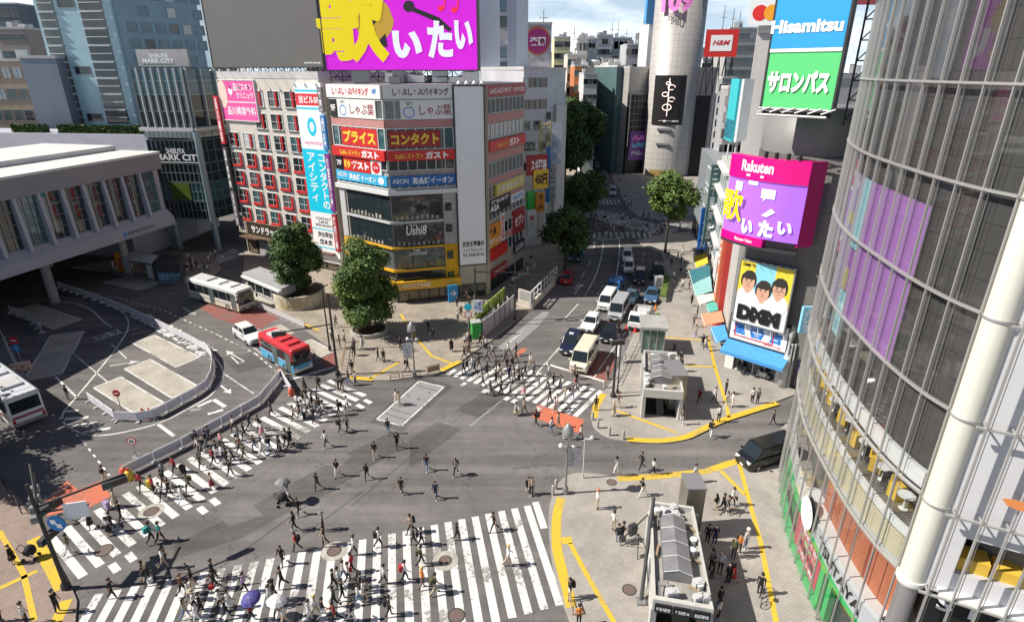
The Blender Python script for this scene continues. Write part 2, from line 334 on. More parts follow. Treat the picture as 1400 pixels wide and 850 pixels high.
def line(mb, pts, w, z, mi=0, dash=None):
 P = [p if isinstance(p, Vector) else G(*p) for p in pts]
 if dash:
  tot = 0; on = []
  for a, b in zip(P, P[1:]):
   Ls = (b-a).length; d = (b-a)/Ls; s = 0
   while s < Ls:
    e = min(s+dash[0], Ls); line(mb, [a+d*s, a+d*e], w, z, mi); s += dash[0]+dash[1]
  return
 n = len(P); L_, R_ = [], []
 for i, p in enumerate(P):
  d = (P[min(i+1, n-1)]-P[max(i-1, 0)]).normalized(); q = Vector((-d.y, d.x))*w/2; L_.append(p+q); R_.append(p-q)
 for i in range(n-1): mb.poly([(*R_[i], z), (*R_[i+1], z), (*L_[i+1], z), (*L_[i], z)], mi)
def smooth_px(pts, n=4):
 P = [Vector(p) for p in pts]; o = []
 for i in range(len(P)-1):
  a, b, c, d = P[max(i-1, 0)], P[i], P[i+1], P[min(i+2, len(P)-1)]
  for k in range(n):
   t = k/n; o.append(.5*((2*b)+(c-a)*t+(2*a-5*b+4*c-d)*t*t+(3*b-a-3*c+d)*t**3))
 return [tuple(p) for p in o]+[tuple(P[-1])]
PZ = [(330, 398), (352, 421), (417, 451), (456, 478), (461, 512), (470, 519), (484, 521), (532, 521), (567, 516), (603, 510), (628, 497), (645, 484), (673, 466), (704, 440), (726, 424), (762, 386), (771, 362), (780, 335), (787, 310), (784, 295), (740, 295), (690, 340), (560, 372), (455, 345), (335, 345)]
pavement('pavement_plaza', PZ, M_pave_c)
KR = smooth_px([(795, 574), (808, 570), (811, 583), (826, 596), (850, 603), (900, 607), (937, 602), (957, 593), (987, 576), (1050, 554), (1085, 541)], 4)[4:]
pavement('pavement_shops', KR+[(1130, 480), (1010, 330), (985, 290), (955, 300), (940, 318), (900, 322), (868, 330), (884, 338), (905, 347), (909, 372), (908, 405), (893, 432), (868, 452), (848, 500), (835, 524), (822, 541)], M_pave_r)
KQ = smooth_px([(1022, 622), (994, 632), (965, 642), (906, 648), (844, 652), (806, 648), (778, 650), (760, 667), (751, 697), (751, 732), (756, 776), (765, 812), (779, 850), (800, 900)], 4)
pavement('pavement_entrance', KQ+[(1200, 920), (1300, 700), (1078, 575), (1052, 606)], M_pave_r)
pavement('pavement_corner', [(29, 685), (63, 729), (89, 796), (100, 808), (106, 822), (104, 850), (100, 910), (-190, 910), (-150, 700), (0, 655)], M_pave_l)
pavement('pavement_station', [(95, 366), (175, 352), (250, 346), (290, 346), (302, 366), (290, 380), (255, 387), (200, 386), (150, 372)], M_pave_c)
pavement('pavement_tower', [(836, 242), (846, 262), (857, 284), (872, 296), (890, 300), (935, 304), (975, 296), (990, 280), (975, 244), (955, 205), (850, 205)], M_pave_r)
pavement('pavement_avenue', [(822, 262), (806, 236), (790, 200), (765, 200), (775, 262)], M_pave_c)
pavement('pavement_island', [(-40, 500), (5, 460), (30, 505), (40, 520), (-10, 520)], M_conc)
mb = MB(); [line(mb, q, w, .0095) for q, w in sm_]; struct(mb, 'road_seam', mat('dark_joint', (.05, .05, .05), .9))
def stripes(mb, A, B, A2, B2, n, w=.46, z=.013, t0=0., t1=1.):
 """n stripes from the line A->A2 to the line B->B2"""
 A, B, A2, B2 = [p if isinstance(p, Vector) else G(*p) for p in (A, B, A2, B2)]
 for i in range(n):
  t = t0+(t1-t0)*i/(n-1); a = A.lerp(A2, t); b = B.lerp(B2, t); line(mb, [a, b], w, z)
mb = MB()
stripes(mb, (68, 732), (114, 788), (449, 520), (499, 541), 26, .5)
for i in (1, 2, 7, 8, 23, 24):
 t = i/25+.02; b = G(114, 788).lerp(G(499, 541), t); line(mb, [b+Vector((.35, -.28)), b+Vector((1.1, -.88))], .45, .013)
struct(mb, 'crosswalk_marking_station', M_wpaint)
mb = MB()
a0 = Vector((-23.9, 25.15)); a1 = Vector((1.05, 32.55))
b0 = Vector((-22.4, 16.7)); b1 = Vector((2.72, 24.35))
for i in range(29):
 t = i/28; a = a0.lerp(a1, t); b = b0.lerp(b1, t); line(mb, [a, b], .48, .013)
line(mb, [G(732, 686), G(744, 722)], .48, .013)
struct(mb, 'crosswalk_marking_plaza', M_wpaint)
mb = MB(); fa, fb = G(612, 512), G(786, 569); sdir = (G(822, 534)-G(786, 569))
for i in range(18):
 t = i/17; k = 1.25/5.3 if t < .04 else (.55 if t < .2 else (.8 if t < .3 else 1)); p = fa.lerp(fb, t); line(mb, [p, p+sdir*k], .46, .013)
for i in (3, 6, 9, 10, 13):
 p = fa.lerp(fb, i/17); d = sdir.normalized(); line(mb, [p-d*.35, p-d*1.0], .45, .013)
struct(mb, 'crosswalk_marking_shops', M_wpaint)
mb = MB()
stripes(mb, (268, 356), (285, 366), (318, 341), (332, 349), 11, .5)
stripes(mb, (797, 326), (797, 318), (906, 325), (902, 317), 15, .5)
stripes(mb, (799, 279), (797, 271), (848, 280), (844, 272), 10, .55)
stripes(mb, (800, 296), (812, 284), (900, 322), (918, 312), 22, .55); stripes(mb, (893, 320), (918, 318), (920, 302), (942, 308), 8, .5)
stripes(mb, (806, 297), (822, 297), (802, 286), (818, 285), 6, .5)
struct(mb, 'crosswalk_marking_far', M_wworn)
mb = MB(); z = .016
for p, w in [([(746, 497), (828, 522)], .35), ([(733, 511), (766, 474), (817, 421)], .16), ([(812, 516), (836, 480), (866, 440)], .12), ([(770, 438), (791, 415)], .13), ([(692, 471), (717, 452)], .15),
   ([(818, 470), (834, 447), (848, 428)], .12), ([(396, 519), (456, 502)], .35), ([(308, 512), (347, 538)], .15), ([(152, 470), (173, 490)], .12), ([(101, 484), (147, 522)], .12), ([(76, 515), (105, 543)], .2),
   ([(214, 578), (238, 596)], .3), ([(180, 457), (205, 452)], .1), ([(128, 467), (190, 448)], .12), ([(336, 550), (283, 582)], .3), ([(62, 683), (96, 662)], .16), ([(340, 470), (380, 500)], .1), ([(642, 583), (685, 548)], .05)]:
 line(mb, p, w, z)
for p, w in [([(840, 386), (843, 374), (846, 355), (847, 338), (847, 324)], .2), ([(800, 404), (812, 382), (820, 360), (824, 340), (825, 326)], .17), ([(100, 399), (130, 408), (165, 425), (176, 445), (162, 472), (140, 500), (107, 540), (88, 562), (86, 575), (100, 587), (125, 595), (162, 592), (215, 579), (255, 560), (288, 540), (304, 517), (302, 500), (285, 478)], .17),
   ([(60, 411), (100, 414), (125, 424), (140, 438), (153, 447)], .14), ([(80, 404), (115, 411)], .12)]:
 line(mb, smooth_px(p, 5), w, z)
line(mb, [(815, 328), (848, 327)], .3, z)
line(mb, [(134, 400), (225, 425), (300, 459), (350, 484), (378, 508)], .16, z, dash=(.6, .6)); line(mb, [(60, 562), (85, 573), (115, 605), (150, 650)], .14, z, dash=(.5, .7))
line(mb, [(862, 395), (872, 372), (880, 350), (884, 338)], .12, z, dash=(2.5, 3)); line(mb, [(770, 345), (790, 300)], .12, z, dash=(2.5, 3)); line(mb, [(786, 396), (810, 352)], .12, z, dash=(3, 2.5))
for p in [((90, 562), (107, 561)), ((88, 573), (121, 570)), ((100, 582), (135, 577)), ((114, 591), (151, 585)), ((270, 556), (290, 547)), ((260, 561), (275, 559)), ((284, 566), (305, 560)), ((292, 546), (308, 556))]: line(mb, p, .38, z)
def arrow(mb, a, b, w=.16, hw=.45, hl=1.2):
 a, b = G(*a), G(*b); d = (b-a).normalized(); q = Vector((-d.y, d.x)); line(mb, [a, b-d*hl], w, z)
 c = b-d*hl; mb.poly([(*(c-q*hw), z), (*b, z), (*(c+q*hw), z)])
arrow(mb, (334, 494), (309, 479)); line(mb, [(334, 494), (326, 497), (316, 487)], .16, z); arrow(mb, (302, 527), (316, 538), .2, .4, .9); arrow(mb, (250, 421), (268, 431)); arrow(mb, (785, 402), (796, 388)); arrow(mb, (816, 403), (825, 390)); arrow(mb, (812, 340), (813, 330)); arrow(mb, (150, 500), (192, 494), .2, .5, 1)
for x in range(4): line(mb, [(16+x*14, 395+x*2), (60+x*14, 388+x*2)], .12, z)
struct(mb, 'road_marking', M_wpaint)
for s_, a, b, h in [('路線バス専用のりば', (300, 478), (205, 428), 2.1), ('路線バス', (160, 450), (124, 461), 1.5)]:
 A, B = G(*a), G(*b); e = (B-A); wd = e.length; e.normalize(); up = Vector((-e.y, e.x))
 if up.y > 0: up = -up
 text(s_, (A.x, A.y, z+.004), (e.x, e.y, 0), (-e.y, e.x, 0), wd, h, M_wpaint, None, bold=.02, name='road_marking_text')['kind'] = 'structure'
for nm, polys, m in [('road_marking_orange', [[(60, 684), (92, 657), (107, 669), (137, 657), (152, 678), (118, 696), (95, 689), (85, 700), (64, 705)], [(735, 553), (799, 574), (791, 592), (727, 570)], [(704, 484), (714, 475), (722, 477), (708, 488)]], M_org),
     ('road_marking_red', [[(818, 479), (846, 487), (829, 524), (771, 507)], [(270, 419), (337, 409), (384, 433), (352, 452), (300, 437)], [(437, 492), (459, 479), (460, 501), (448, 505)]], M_red),
     ('road_marking_bay', [[(181, 469), (211, 458), (273, 488), (241, 502)], [(170, 504), (205, 491), (271, 528), (235, 544)], [(128, 530), (165, 515), (225, 551), (185, 566)], [(12, 427), (47, 415), (112, 437), (74, 450)], [(30, 523), (70, 458), (115, 453), (85, 510)],
          [(352, 453), (384, 443), (403, 455), (372, 468)], [(405, 472), (425, 464), (457, 480), (434, 490)], [(140, 386), (185, 376), (215, 389), (190, 397)]], M_bay), ('road_plate', [[(515, 573), (549, 582), (607, 529), (573, 521)], [(676, 478), (722, 441), (742, 426), (752, 427), (735, 447), (700, 478)]], mat('plate_grey', (.25, .245, .24), .85, noise=.12, scale=.7, fine=.05))]:
 mb = MB(); [sheet(mb, p, .012) for p in polys]; struct(mb, nm, m)
mb = MB()
for p in [[(181, 469), (211, 458), (273, 488), (241, 502)], [(170, 504), (205, 491), (271, 528), (235, 544)], [(128, 530), (165, 515), (225, 551), (185, 566)], [(12, 427), (47, 415), (112, 437), (74, 450)], [(30, 523), (70, 458), (115, 453), (85, 510)], [(405, 472), (425, 464), (457, 480), (434, 490)], [(140, 386), (185, 376), (215, 389), (190, 397)], [(515, 573), (549, 582), (607, 529), (573, 521)]]:
 for a, b in zip(p, p[1:]+p[:1]): line(mb, [a, b], .16, .02)
struct(mb, 'bay_outline_marking', M_wpaint)
mb = MB(); [line(mb, l, .07, .021) for l in ([(526, 565), (555, 574)], [(533, 558), (563, 567)], [(568, 526), (598, 535)])]
for a, b in ((556, 540), (570, 545), (585, 536), (577, 555), (545, 553)): line(mb, [(a, b), (a+4, b+1)], .12, .021)
struct(mb, 'deck_joint_marking', mat('dark_joint', (.05, .05, .05), .9))
mb = MB(); zt = .137
for p, w in [([(844, 656), (906, 652), (965, 646), (994, 636), (1024, 627)], .62), (smooth_px([(767, 682), (761, 709), (761, 747), (767, 776), (775, 806), (781, 832)]), .62), ([(768, 741), (782, 740)], .6), ([(779, 744), (805, 793), (838, 850), (850, 880)], .3), ([(1010, 634), (1020, 672), (1040, 745), (1062, 860)], .3), ([(985, 645), (1018, 678)], .3),
   (smooth_px([(857, 602), (900, 604), (936, 599), (957, 590), (990, 575), (1062, 552)]), .6), ([(843, 563), (925, 593)], .3), ([(968, 463), (977, 502), (993, 555), (996, 572)], .3), ([(903, 462), (970, 467)], .3), ([(936, 501), (977, 503)], .3), ([(825, 540), (815, 556), (812, 572)], .6),
   ([(478, 517), (510, 520)], .6), ([(506, 519), (546, 496)], .3), ([(603, 508), (629, 495)], .6), ([(548, 430), (562, 455), (590, 488), (618, 498)], .3), ([(366, 424), (437, 453)], .3), ([(0, 728), (33, 785), (48, 850)], .3), ([(0, 806), (52, 782)], .3), ([(46, 738), (70, 775), (86, 806)], .7), ([(92, 822), (76, 856)], .6)]:
 line(mb, p, w, zt)
struct(mb, 'tactile_paving', M_ypaint)
mb = MB()
def disc(mb, p, r, z, mi, n=20): mb.poly([(p.x+r*math.cos(2*math.pi*k/n), p.y+r*math.sin(2*math.pi*k/n), z) for k in range(n)], mi)
for i, (p, r, ring, zz) in enumerate([((207, 699), .5, .82, .02), ((142, 752), .55, 0, .02), ((457, 753), .46, .82, .02), ((609, 766), .42, .8, .02), ((624, 841), .5, 0, .02), ((248, 792), .5, 0, .02), ((836, 661), .38, 0, .136), ((860, 808), .42, 0, .136), ((610, 437), .3, .42, .136)]):
 mb = MB(); q = G(*p)
 if ring: disc(mb, q, ring, zz, 1)
 disc(mb, q, r, zz+.005, 0); disc(mb, q, r*.82, zz+.009, 2)
 o = mb.build('manhole_cover', [mat('manhole_rim', (.09, .085, .08), .6, .5), mat('manhole_surround', (.40, .38, .33), .8, noise=.35, scale=3), tiled('manhole_iron', (.10, .062, .052), (.085, .055, .048), (.19, .14, .12), 1, .09, .09, .6, msize=.02, noise=.2, rot=.5)])
 tag(o, ['manhole cover with pale ring on the station crosswalk', 'dark manhole cover at the station crosswalk foot', 'manhole cover with wide pale ring on the striped plaza crosswalk', 'manhole cover with narrow pale ring on the striped plaza crosswalk', 'rusty dark manhole cover at the bottom edge of the plaza crosswalk', 'flush grey manhole cover among the left stripes of the plaza crosswalk', 'round manhole cover by the alley kerb on the entrance pavement', 'round manhole cover beside the long dark post of the subway entrance', 'small pale ringed cover on the brown plaza paving'][i], 'manhole cover')
m_white = mat('white_metal', (.66, .66, .65), .5); m_alu = mat('aluminium', (.5, .5, .5), .35, .8); m_dark = mat('dark_metal', (.035, .035, .038), .5); m_black = mat('black_sign', (.012, .012, .013), .45)
m_grey = mat('grey_metal', (.25, .25, .255), .5, .3); m_lt = mat('light_grey_panel', (.5, .5, .5), .6, noise=.12, scale=.4, streak=True)
t_white = mat('white_letter', (.85, .85, .85), .5); t_black = mat('black_letter', (.01, .01, .01), .5); t_red = mat('red_letter', (.6, .02, .03), .5); t_yel = mat('yellow_letter', (.85, .6, .05), .5); t_blue = mat('blue_letter', (.03, .22, .62), .5); t_cyan = mat('cyan_letter', (.02, .55, .72), .5)
g_dark = glass('dark_glass'); g_teal = glass('teal_glass', (.05, .12, .13), .06, .8, .3); g_blue = glass('blue_glass', (.09, .17, .22), .08, .8, .3); g_blind = mat('blinds_behind_glass', (.5, .52, .5), .25, spec=.7, noise=.1, scale=.6); g_mid = glass('grey_glass', (.10, .12, .12), .06, .8, .25); g_warm = mat('warm_lit_glass', (.16, .12, .07), .1, spec=.8, noise=.5, scale=1)
GL = [g_dark, g_dark, g_mid, g_teal]
def bx(fac, name, mats, par, *a):
 mb = MB(); [fac.box(mb, *q) for q in a]; return mb.build(name, mats, par)
def band(fac, u0, u1, z0, z1, n, gl, fr, par, o=.03, trans=0, w=.1, d=.12, name='window'):
 mb = MB(); fac.quad(mb, u0, u1, z0, z1, o, 0)
 for i in range(n+1): c = u0+(u1-u0)*i/n; fac.box(mb, c-w/2, c+w/2, z0+w, z1-w, o-.02, o+d, 1)
 for z in [z0+w/2, z1-w/2]+[z0+(z1-z0)*(i+1)/(trans+1) for i in range(trans)]: fac.box(mb, u0-w/2, u1+w/2, z-w/2, z+w/2, o-.02, o+d+.01, 1)
 return mb.build(name, [gl, fr], par)
def back(fac, d): q0 = fac.P-fac.n*d; q1 = fac.P+fac.e*fac.L-fac.n*d; return q0, q1
def clutter(par, poly, z, n, seed, name='roof_unit', h=(.6, 1.8)):
 r = random.Random(seed); xs = [p[0] for p in poly]; ys = [p[1] for p in poly]
 cx_ = sum(xs)/len(xs); cy_ = sum(ys)/len(ys)
 for i in range(n):
  k = r.uniform(.15, .8); q = Vector(r.choice(poly)).lerp(Vector(r.choice(poly)), r.random()); p = Vector((cx_, cy_)).lerp(q, k); mb = MB(); hh = r.uniform(*h); wx = r.uniform(.8, 2.2); wy = r.uniform(.8, 1.6)
  mb.box((p.x, p.y, z+.1+hh/2), (wx, wy, hh)); mb.lathe((p.x, p.y, z+.1+hh), [(.35, 0), (.35, .1), (0, .1)], 10, 1); mb.box((p.x, p.y, z+.05), (wx*.8, wy*.8, .1), 0, 1)
  mb.build(name, [r.choice([m_lt, m_grey, m_white]), m_dark], par)
P0 = G(340, 345); P1 = G(460, 372); d = (P1-P0).normalized(); f5 = Fac(P0, P0+d*21.2); hB = 27.
b5 = thing('office_building', f5.pt(10, 0), 'off-white office block with rows of square windows trimmed in red', 'building')
q0, q1 = back(f5, 22); mb = MB(); mb.prism([f5.P, f5.pt(21.2, 0), q1, q0], 0, hB)
mb.build('wall', tiled('cream_panel', (.60, .56, .50), (.57, .53, .475), (.40, .37, .33), 1, 3.0, 1.5, .75, vert=True, noise=.12, msize=.012), b5)
mb = MB(); [f5.box(mb, *a) for a in ((-.1, 21.3, hB, hB+.9, -.25, .05), (-.1, .2, hB, hB+.9, -22, -.25), (21, 21.3, hB, hB+.9, -22, -.25))]; mb.build('parapet', m_lt, b5)
m_rw = mat('red_trim', (.62, .03, .03), .5); us = [1.43+3.49*i for i in range(5)]; zs = [24.3, 21.2, 18.25, 15.35, 12.5, 9.65, 6.75]
ml = MB(); ml.box((1.02, -.12, .95), (.26, .3, 1.9)); ml.box((0, -.12, .02), (2.3, .3, .28)); rl = bpy.data.meshes.new('red_frame'); rl.from_pydata([tuple(v) for v in ml.v], [], ml.f); rl.materials.append(m_rw)
ml = MB(); ml.box((.55, -.1, .95), (.2, .2, 2.0)); rb = bpy.data.meshes.new('red_bar'); rb.from_pydata([tuple(v) for v in ml.v], [], ml.f); rb.materials.append(m_rw)
for i, zc in enumerate(zs):
 for j, u in enumerate(us):
  if i < 2 and j < 2: continue
  put(window_mesh(2.5, 2.2, rnd.choice([g_dark, g_mid, g_blind, g_dark, g_teal]), m_white, .08, 1, 1, m_grey), 'window', f5, u, zc-1.1, .0, b5)
  put(rl if i > 2 else rb, 'red_frame' if i > 2 else 'red_bar', f5, u, zc-1.0, .02, b5)
bx(f5, 'shop_canopy', mat('brown_canopy', (.12, .07, .05), .7), b5, (0, 21.2, 2.9, 3.15, 0, 1.2)); band(f5, .4, 20.8, .3, 2.85, 9, g_warm, m_dark, b5)
bx(f5, 'entrance_shutter', tiled('shutter', (.45, .44, .42), (.42, .41, .4), (.3, .3, .3), 1, 9, .12, vert=True), b5, (3.4, 8.5, .2, 2.8, .1, .22))
sign(f5, f5.rect((299, 110), (356, 166)), 'pink clinic billboard with white lettering and a pale face on the office block', mat('clinic_pink', (.80, .10, .36), .4), [('品川スキン', .42, .95, .74, .93, t_white), ('クリニック', .48, .95, .55, .71, t_white), ('品川美容外科', .16, .96, .13, .35, t_white), ('♥', .27, .39, .62, .8, t_white)], frame=m_white, name='clinic_billboard', cat='billboard')
tcl = [o for o in COL.objects if o.name == 'clinic_billboard'][0]; u0, u1, z0, z1 = f5.rect((299, 110), (356, 166))
mb = MB()
for k, (cu, cz, ru, rz_, mi) in enumerate([(.09, .66, .13, .36, 0), (.05, .78, .1, .25, 1)]):
 mb.poly([f5.pt(u0+(u1-u0)*max(0, cu+ru*math.cos(2*math.pi*i/24)), z0+(z1-z0)*min(1, cz+rz_*math.sin(2*math.pi*i/24)), .27+.006*(1-k)) for i in range(24)], mi)
f5.quad(mb, u0, u1, z0+(z1-z0)*.45, z0+(z1-z0)*.475, .268, 2)
mb.build('portrait', [mat('pale_skin_print', (.78, .58, .5), .5), mat('brown_hair_print', (.25, .13, .09), .5), t_white], tcl)
r_ = f5.rect((404, 113), (457, 358)); u0, u1, z0, z1 = r_; u1 = f5.px(457, 250)[0]; u0 = f5.px(415, 190)[0]
sg = sign(f5, (u0, u1, z0, z1), 'tall cyan and white vertical banner of a contact lens shop on the office block', t_white, [('eyecity', .16, .84, .675, .70, mat('pink_letter', (.8, .3, .5), .5)), ('コンタクトの', .58, .86, .325, .63, t_white, dict(vert=True, ls=.95)), ('アイシティ', .16, .48, .36, .635, t_white, dict(vert=True, ls=.95)), ('CONTACT', .2, .8, .255, .27, t_black), ('LENS', .32, .68, .235, .25, t_black), ('SPECIALISTS', .15, .85, .215, .23, t_black), ('当ビル5F', .12, .88, .895, .935, t_white, dict(bold=.03)), ('渋谷駅前', .2, .8, .15, .185, t_black), ('総本店', .25, .75, .105, .14, t_black)], th=.5, name='lens_banner', cat='banner')
mb = MB(); hh = z1-z0
f5.quad(mb, u0+.02, u1-.02, z0+hh*.3, z0+hh*.655, .51, 0); f5.quad(mb, u0+.02, u1-.02, z0+hh*.885, z0+hh*.945, .51, 1); f5.quad(mb, u0+.02, u1-.02, z0+hh*.955, z0+hh*.965, .51, 0); f5.quad(mb, u0+.02, u1-.02, z0+hh*.865, z0+hh*.875, .51, 0); f5.quad(mb, u0+.02, u1-.02, z0+hh*.195, z0+hh*.202, .51, 0); f5.quad(mb, u0+.02, u1-.02, z0+hh*.085, z0+hh*.092, .51, 0)
c = f5.pt((u0+u1)/2, z0+hh*.775, .515)
ring = []
for k in range(24):
 a0, a1 = 2*math.pi*k/24, 2*math.pi*(k+1)/24
 mb.poly([c+f5.ex*(r*math.cos(a))*.9+Vector((0, 0, r*math.sin(a)*1.3)) for r, a in ((.5, a0), (.95, a0), (.95, a1), (.5, a1))], 0)
mb.build('colour_field', [mat('banner_cyan', (.01, .56, .76), .45), mat('banner_red', (.7, .03, .05), .45)], sg)
sign(f5, (1.2, 9.2, 3.3, 5.5), 'black drugstore sign with white katakana above the shutter', mat('brown_black', (.05, .035, .02), .5), [('サンドラッグ', .12, .95, .2, .8, t_white, dict(bold=.04))], frame=mat('bronze', (.3, .24, .16), .6), name='drugstore_sign')
sign(f5, (-1.1, .9, 3.4, 6.2), 'small bronze plate of stacked shop names at the left corner of the office block', mat('bronze', (.3, .24, .16), .6), [('TAX\nFREE', .1, .9, .1, .9, t_white)], name='shop_plate')
mb = MB(); [mb.tube([f5.pt(u, hB+.9, 0), f5.pt(u, hB+1.1, 1.6)], .03, 5) for u in [1+i*2.1 for i in range(10)]]; [mb.lathe(f5.pt(u, hB+1.0, 1.6), [(.05, .2), (.2, 0), (0, .0)], 8) for u in [1+i*2.1 for i in range(10)]]
mb.build('sign_lamp', m_white, b5)
clutter(b5, [tuple(f5.pt(1, 0)[:2]), tuple(f5.pt(20, 0)[:2]), tuple(q1), tuple(q0)], hB, 8, 3)
for u0_, u1_, z0, z1, label, col, s_ in [(21.5, 22.3, 9.5, 17.5, 'narrow purple vertical tenant sign between the office block and the corner block', (.22, .05, .25), '個室居酒屋'), (21.5, 22.3, 18, 22.5, 'narrow blue vertical tenant sign between the two blocks', (.03, .2, .5), '歯科'), (21.5, 22.3, 3.6, 9.1, 'narrow dark red vertical tenant sign low between the two blocks', (.4, .03, .05), '焼肉酒場'), (21.5, 22.3, 22.9, 26, 'narrow grey vertical tenant sign high between the two blocks', (.2, .18, .2), '＋薬')]:
 sign(f5, (u0_, u1_, z0, z1), label, mat('tenant_%d' % int(z0*10), col, .5), [(s_, .2, .8, .06, .94, t_white, dict(vert=True, ls=1.0))], th=.4, name='tenant_sign', o=.3)
for z0, z1, label, col, s_ in [(17.5, 24.5, 'red vertical tenant sign at the left edge of the office block', (.5, .03, .04), '品川美容'), (10.5, 17, 'dark vertical sign with pale characters at the left edge of the office block', (.07, .07, .08), '消費者金融'), (4.6, 10.2, 'grey vertical sign with small characters low at the left edge of the office block', (.16, .16, .17), 'カラオケ館')]:
 sign(f5, (-1.0, -.1, z0, z1), label, mat('tenant_l%d' % int(z0*10), col, .5), [(s_, .2, .8, .05, .95, t_white, dict(vert=True))], th=.4, name='tenant_sign', o=.3)
C1 = G(545, 415); C2 = G(615, 408); dC = (C2-C1).normalized(); C3 = C1+dC*11.75; C4 = C3+(G(720, 362)-C3).normalized()*12.9; D0 = C1+(Vector((-22.6, 76.9))-C1).normalized()*9.9
FL, FC, FR = Fac(D0, C1), Fac(C1, C3), Fac(C3, C4); h7 = 26.3
b7 = thing('corner_building', (C1.x, C1.y, 0), 'many-signed corner shopping block with glass lower floors and yellow base', 'building')
bk = [C4, C4+Vector((-4, 9)), D0+Vector((-1, 12))]
mb = MB(); mb.prism([D0, C1, C3, C4]+bk[1:], 0, h7-.01); m_pink = mat('pink_tile', (.50, .24, .22), .7, noise=.15, scale=1)
mb.build('wall', mat('corner_wall', (.36, .33, .29), .7, noise=.2, scale=.5, streak=True), b7)
mb = MB(); mb.prism([D0, C1, C3, C4]+bk[1:], h7, h7+.25); mb.build('roof', m_grey, b7)
zL = 14.5
for f, u1, nn in ((FL, FL.L, 8), (FC, 8.0, 7)):
 bx(f, 'tile_band', m_pink, b7, (0, u1, 21.85, 22.7, .0, .1)); band(f, .1, u1, 22.75, 24.9, nn, g_mid, m_white, b7); band(f, .1, u1, 19.3, 21.8, nn, g_teal, m_white, b7)
 band(f, .1, u1, 16.9, 18.2, nn, g_dark, m_lt, b7); band(f, .1, u1, 14.75, 16.0, nn, g_teal, m_white, b7, w=.12)
 bx(f, 'ledge', m_white, b7, (-.2, u1+.2, 14.05, 14.6, -.1, .45))
for f, u0, u1, nn in ((FL, 1.6, FL.L-.1, 5), (FC, .1, 6.3, 3)):
 for z0, z1, gl in ((10.8, 13.95, g_dark), (7.5, 10.5, g_dark), (4.6, 7.3, g_mid), (1.6, 4.3, g_dark)):
  band(f, u0, u1, z0, z1, nn, gl, m_dark, b7, w=.05, d=.04, trans=0)
 bx(f, 'floor_edge', m_lt, b7, (u0-.4, u1+.05, 10.5, 10.8, 0, .25)); bx(f, 'floor_edge', mat('yellow_panel', (.72, .40, .02), .5, noise=.1, scale=.4), b7, (u0-.4, u1+.05, 7.28, 7.52, 0, .3), (u0-.4, u1+.05, 4.28, 4.6, 0, .3))
m_yel = MATS['yellow_panel']
for z in (7.62, 10.9, 4.7, 1.7):
 m_g = mat('display_goods_%d' % int(z), [(.35, .2, .06), (.16, .14, .12), (.4, .36, .3), (.3, .28, .26)][int(z) % 4], .6, noise=.8, scale=2)
 for k in range(9): bx(FC, 'display_goods', m_g, b7, (.5+k*.62, .8+k*.62, z+.05, z+.35+.3*rnd.random(), .035, .05)); bx(FL, 'display_goods', m_g, b7, (2+k*.7, 2.35+k*.7, z+.05, z+.3+.4*rnd.random(), .035, .05))
bx(FL, 'side_panel', m_lt, b7, (.1, 1.15, 7.5, 14, 0, .15)); bx(FL, 'side_panel', m_yel, b7, (.1, 1.15, 1.6, 7.4, 0, .18))
bx(FC, 'side_panel', tiled('grey_clad', (.42, .41, .41), (.38, .37, .37), (.25, .25, .25), 1, 1.3, 1.2, vert=True, msize=.012), b7, (6.4, 8.05, 7.55, 13.95, 0, .12)); bx(FC, 'side_panel', tiled('yellow_clad', (.72, .40, .02), (.66, .36, .02), (.4, .22, .02), 1, 1.0, 1.4, vert=True, msize=.012), b7, (6.4, 8.05, 1.7, 7.5, 0, .12))
for z in (12, 9.3, 5.8, 3.0): put(window_mesh(.8, 1.0, g_dark, m_dark), 'window', FC, 7.0, z-.2, .13, b7)
bx(FL, 'shop_fascia', m_yel, b7, (1.2, FL.L+.5, .95+1.1, 3.0, 0, .9)) if 0 else None
t = thing('yellow_fascia_sign', FC.pt(3, 2.2), 'yellow illuminated fascia wrapping the corner above the cosmetics shop', 'sign')
mb = MB(); FC.box(mb, -.1, 8.2, 2.0, 3.1, .15, .8); FL.box(mb, FL.L-3.5, FL.L+.25, 2.0, 3.1, .2, .78); mb.build('panel', m_yel, t)
FC.text("L'OCCITANE", .1, 4.2, 2.3, 2.85, .815, t_white, t, bold=.01)
band(FC, .1, 8, .15, 1.95, 6, g_warm, m_dark, b7); band(FL, .3, FL.L, .15, 1.95, 6, g_warm, m_dark, b7)
c_wh = mat('sign_white', (.74, .74, .72), .45); c_red = mat('sign_red', (.58, .025, .02), .45); c_dred = mat('sign_dark_red', (.34, .02, .025), .45); c_lb = mat('sign_sunlit_blue', (.05, .42, .68), .45); c_db = mat('sign_dark_blue', (.02, .13, .40), .45)
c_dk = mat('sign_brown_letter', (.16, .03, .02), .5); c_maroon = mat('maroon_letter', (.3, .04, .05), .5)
WL = FL.L
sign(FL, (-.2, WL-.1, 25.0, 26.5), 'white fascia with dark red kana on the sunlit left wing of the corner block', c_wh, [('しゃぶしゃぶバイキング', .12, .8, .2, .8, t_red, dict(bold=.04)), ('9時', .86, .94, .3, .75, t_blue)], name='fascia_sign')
sign(FC, (.1, 8.0, 25.0, 26.5), 'shaded white fascia with dark kana on the front wing of the corner block', c_wh, [('しゃぶしゃぶバイキング', .13, .95, .22, .78, c_dk, dict(bold=.04))], name='fascia_sign')
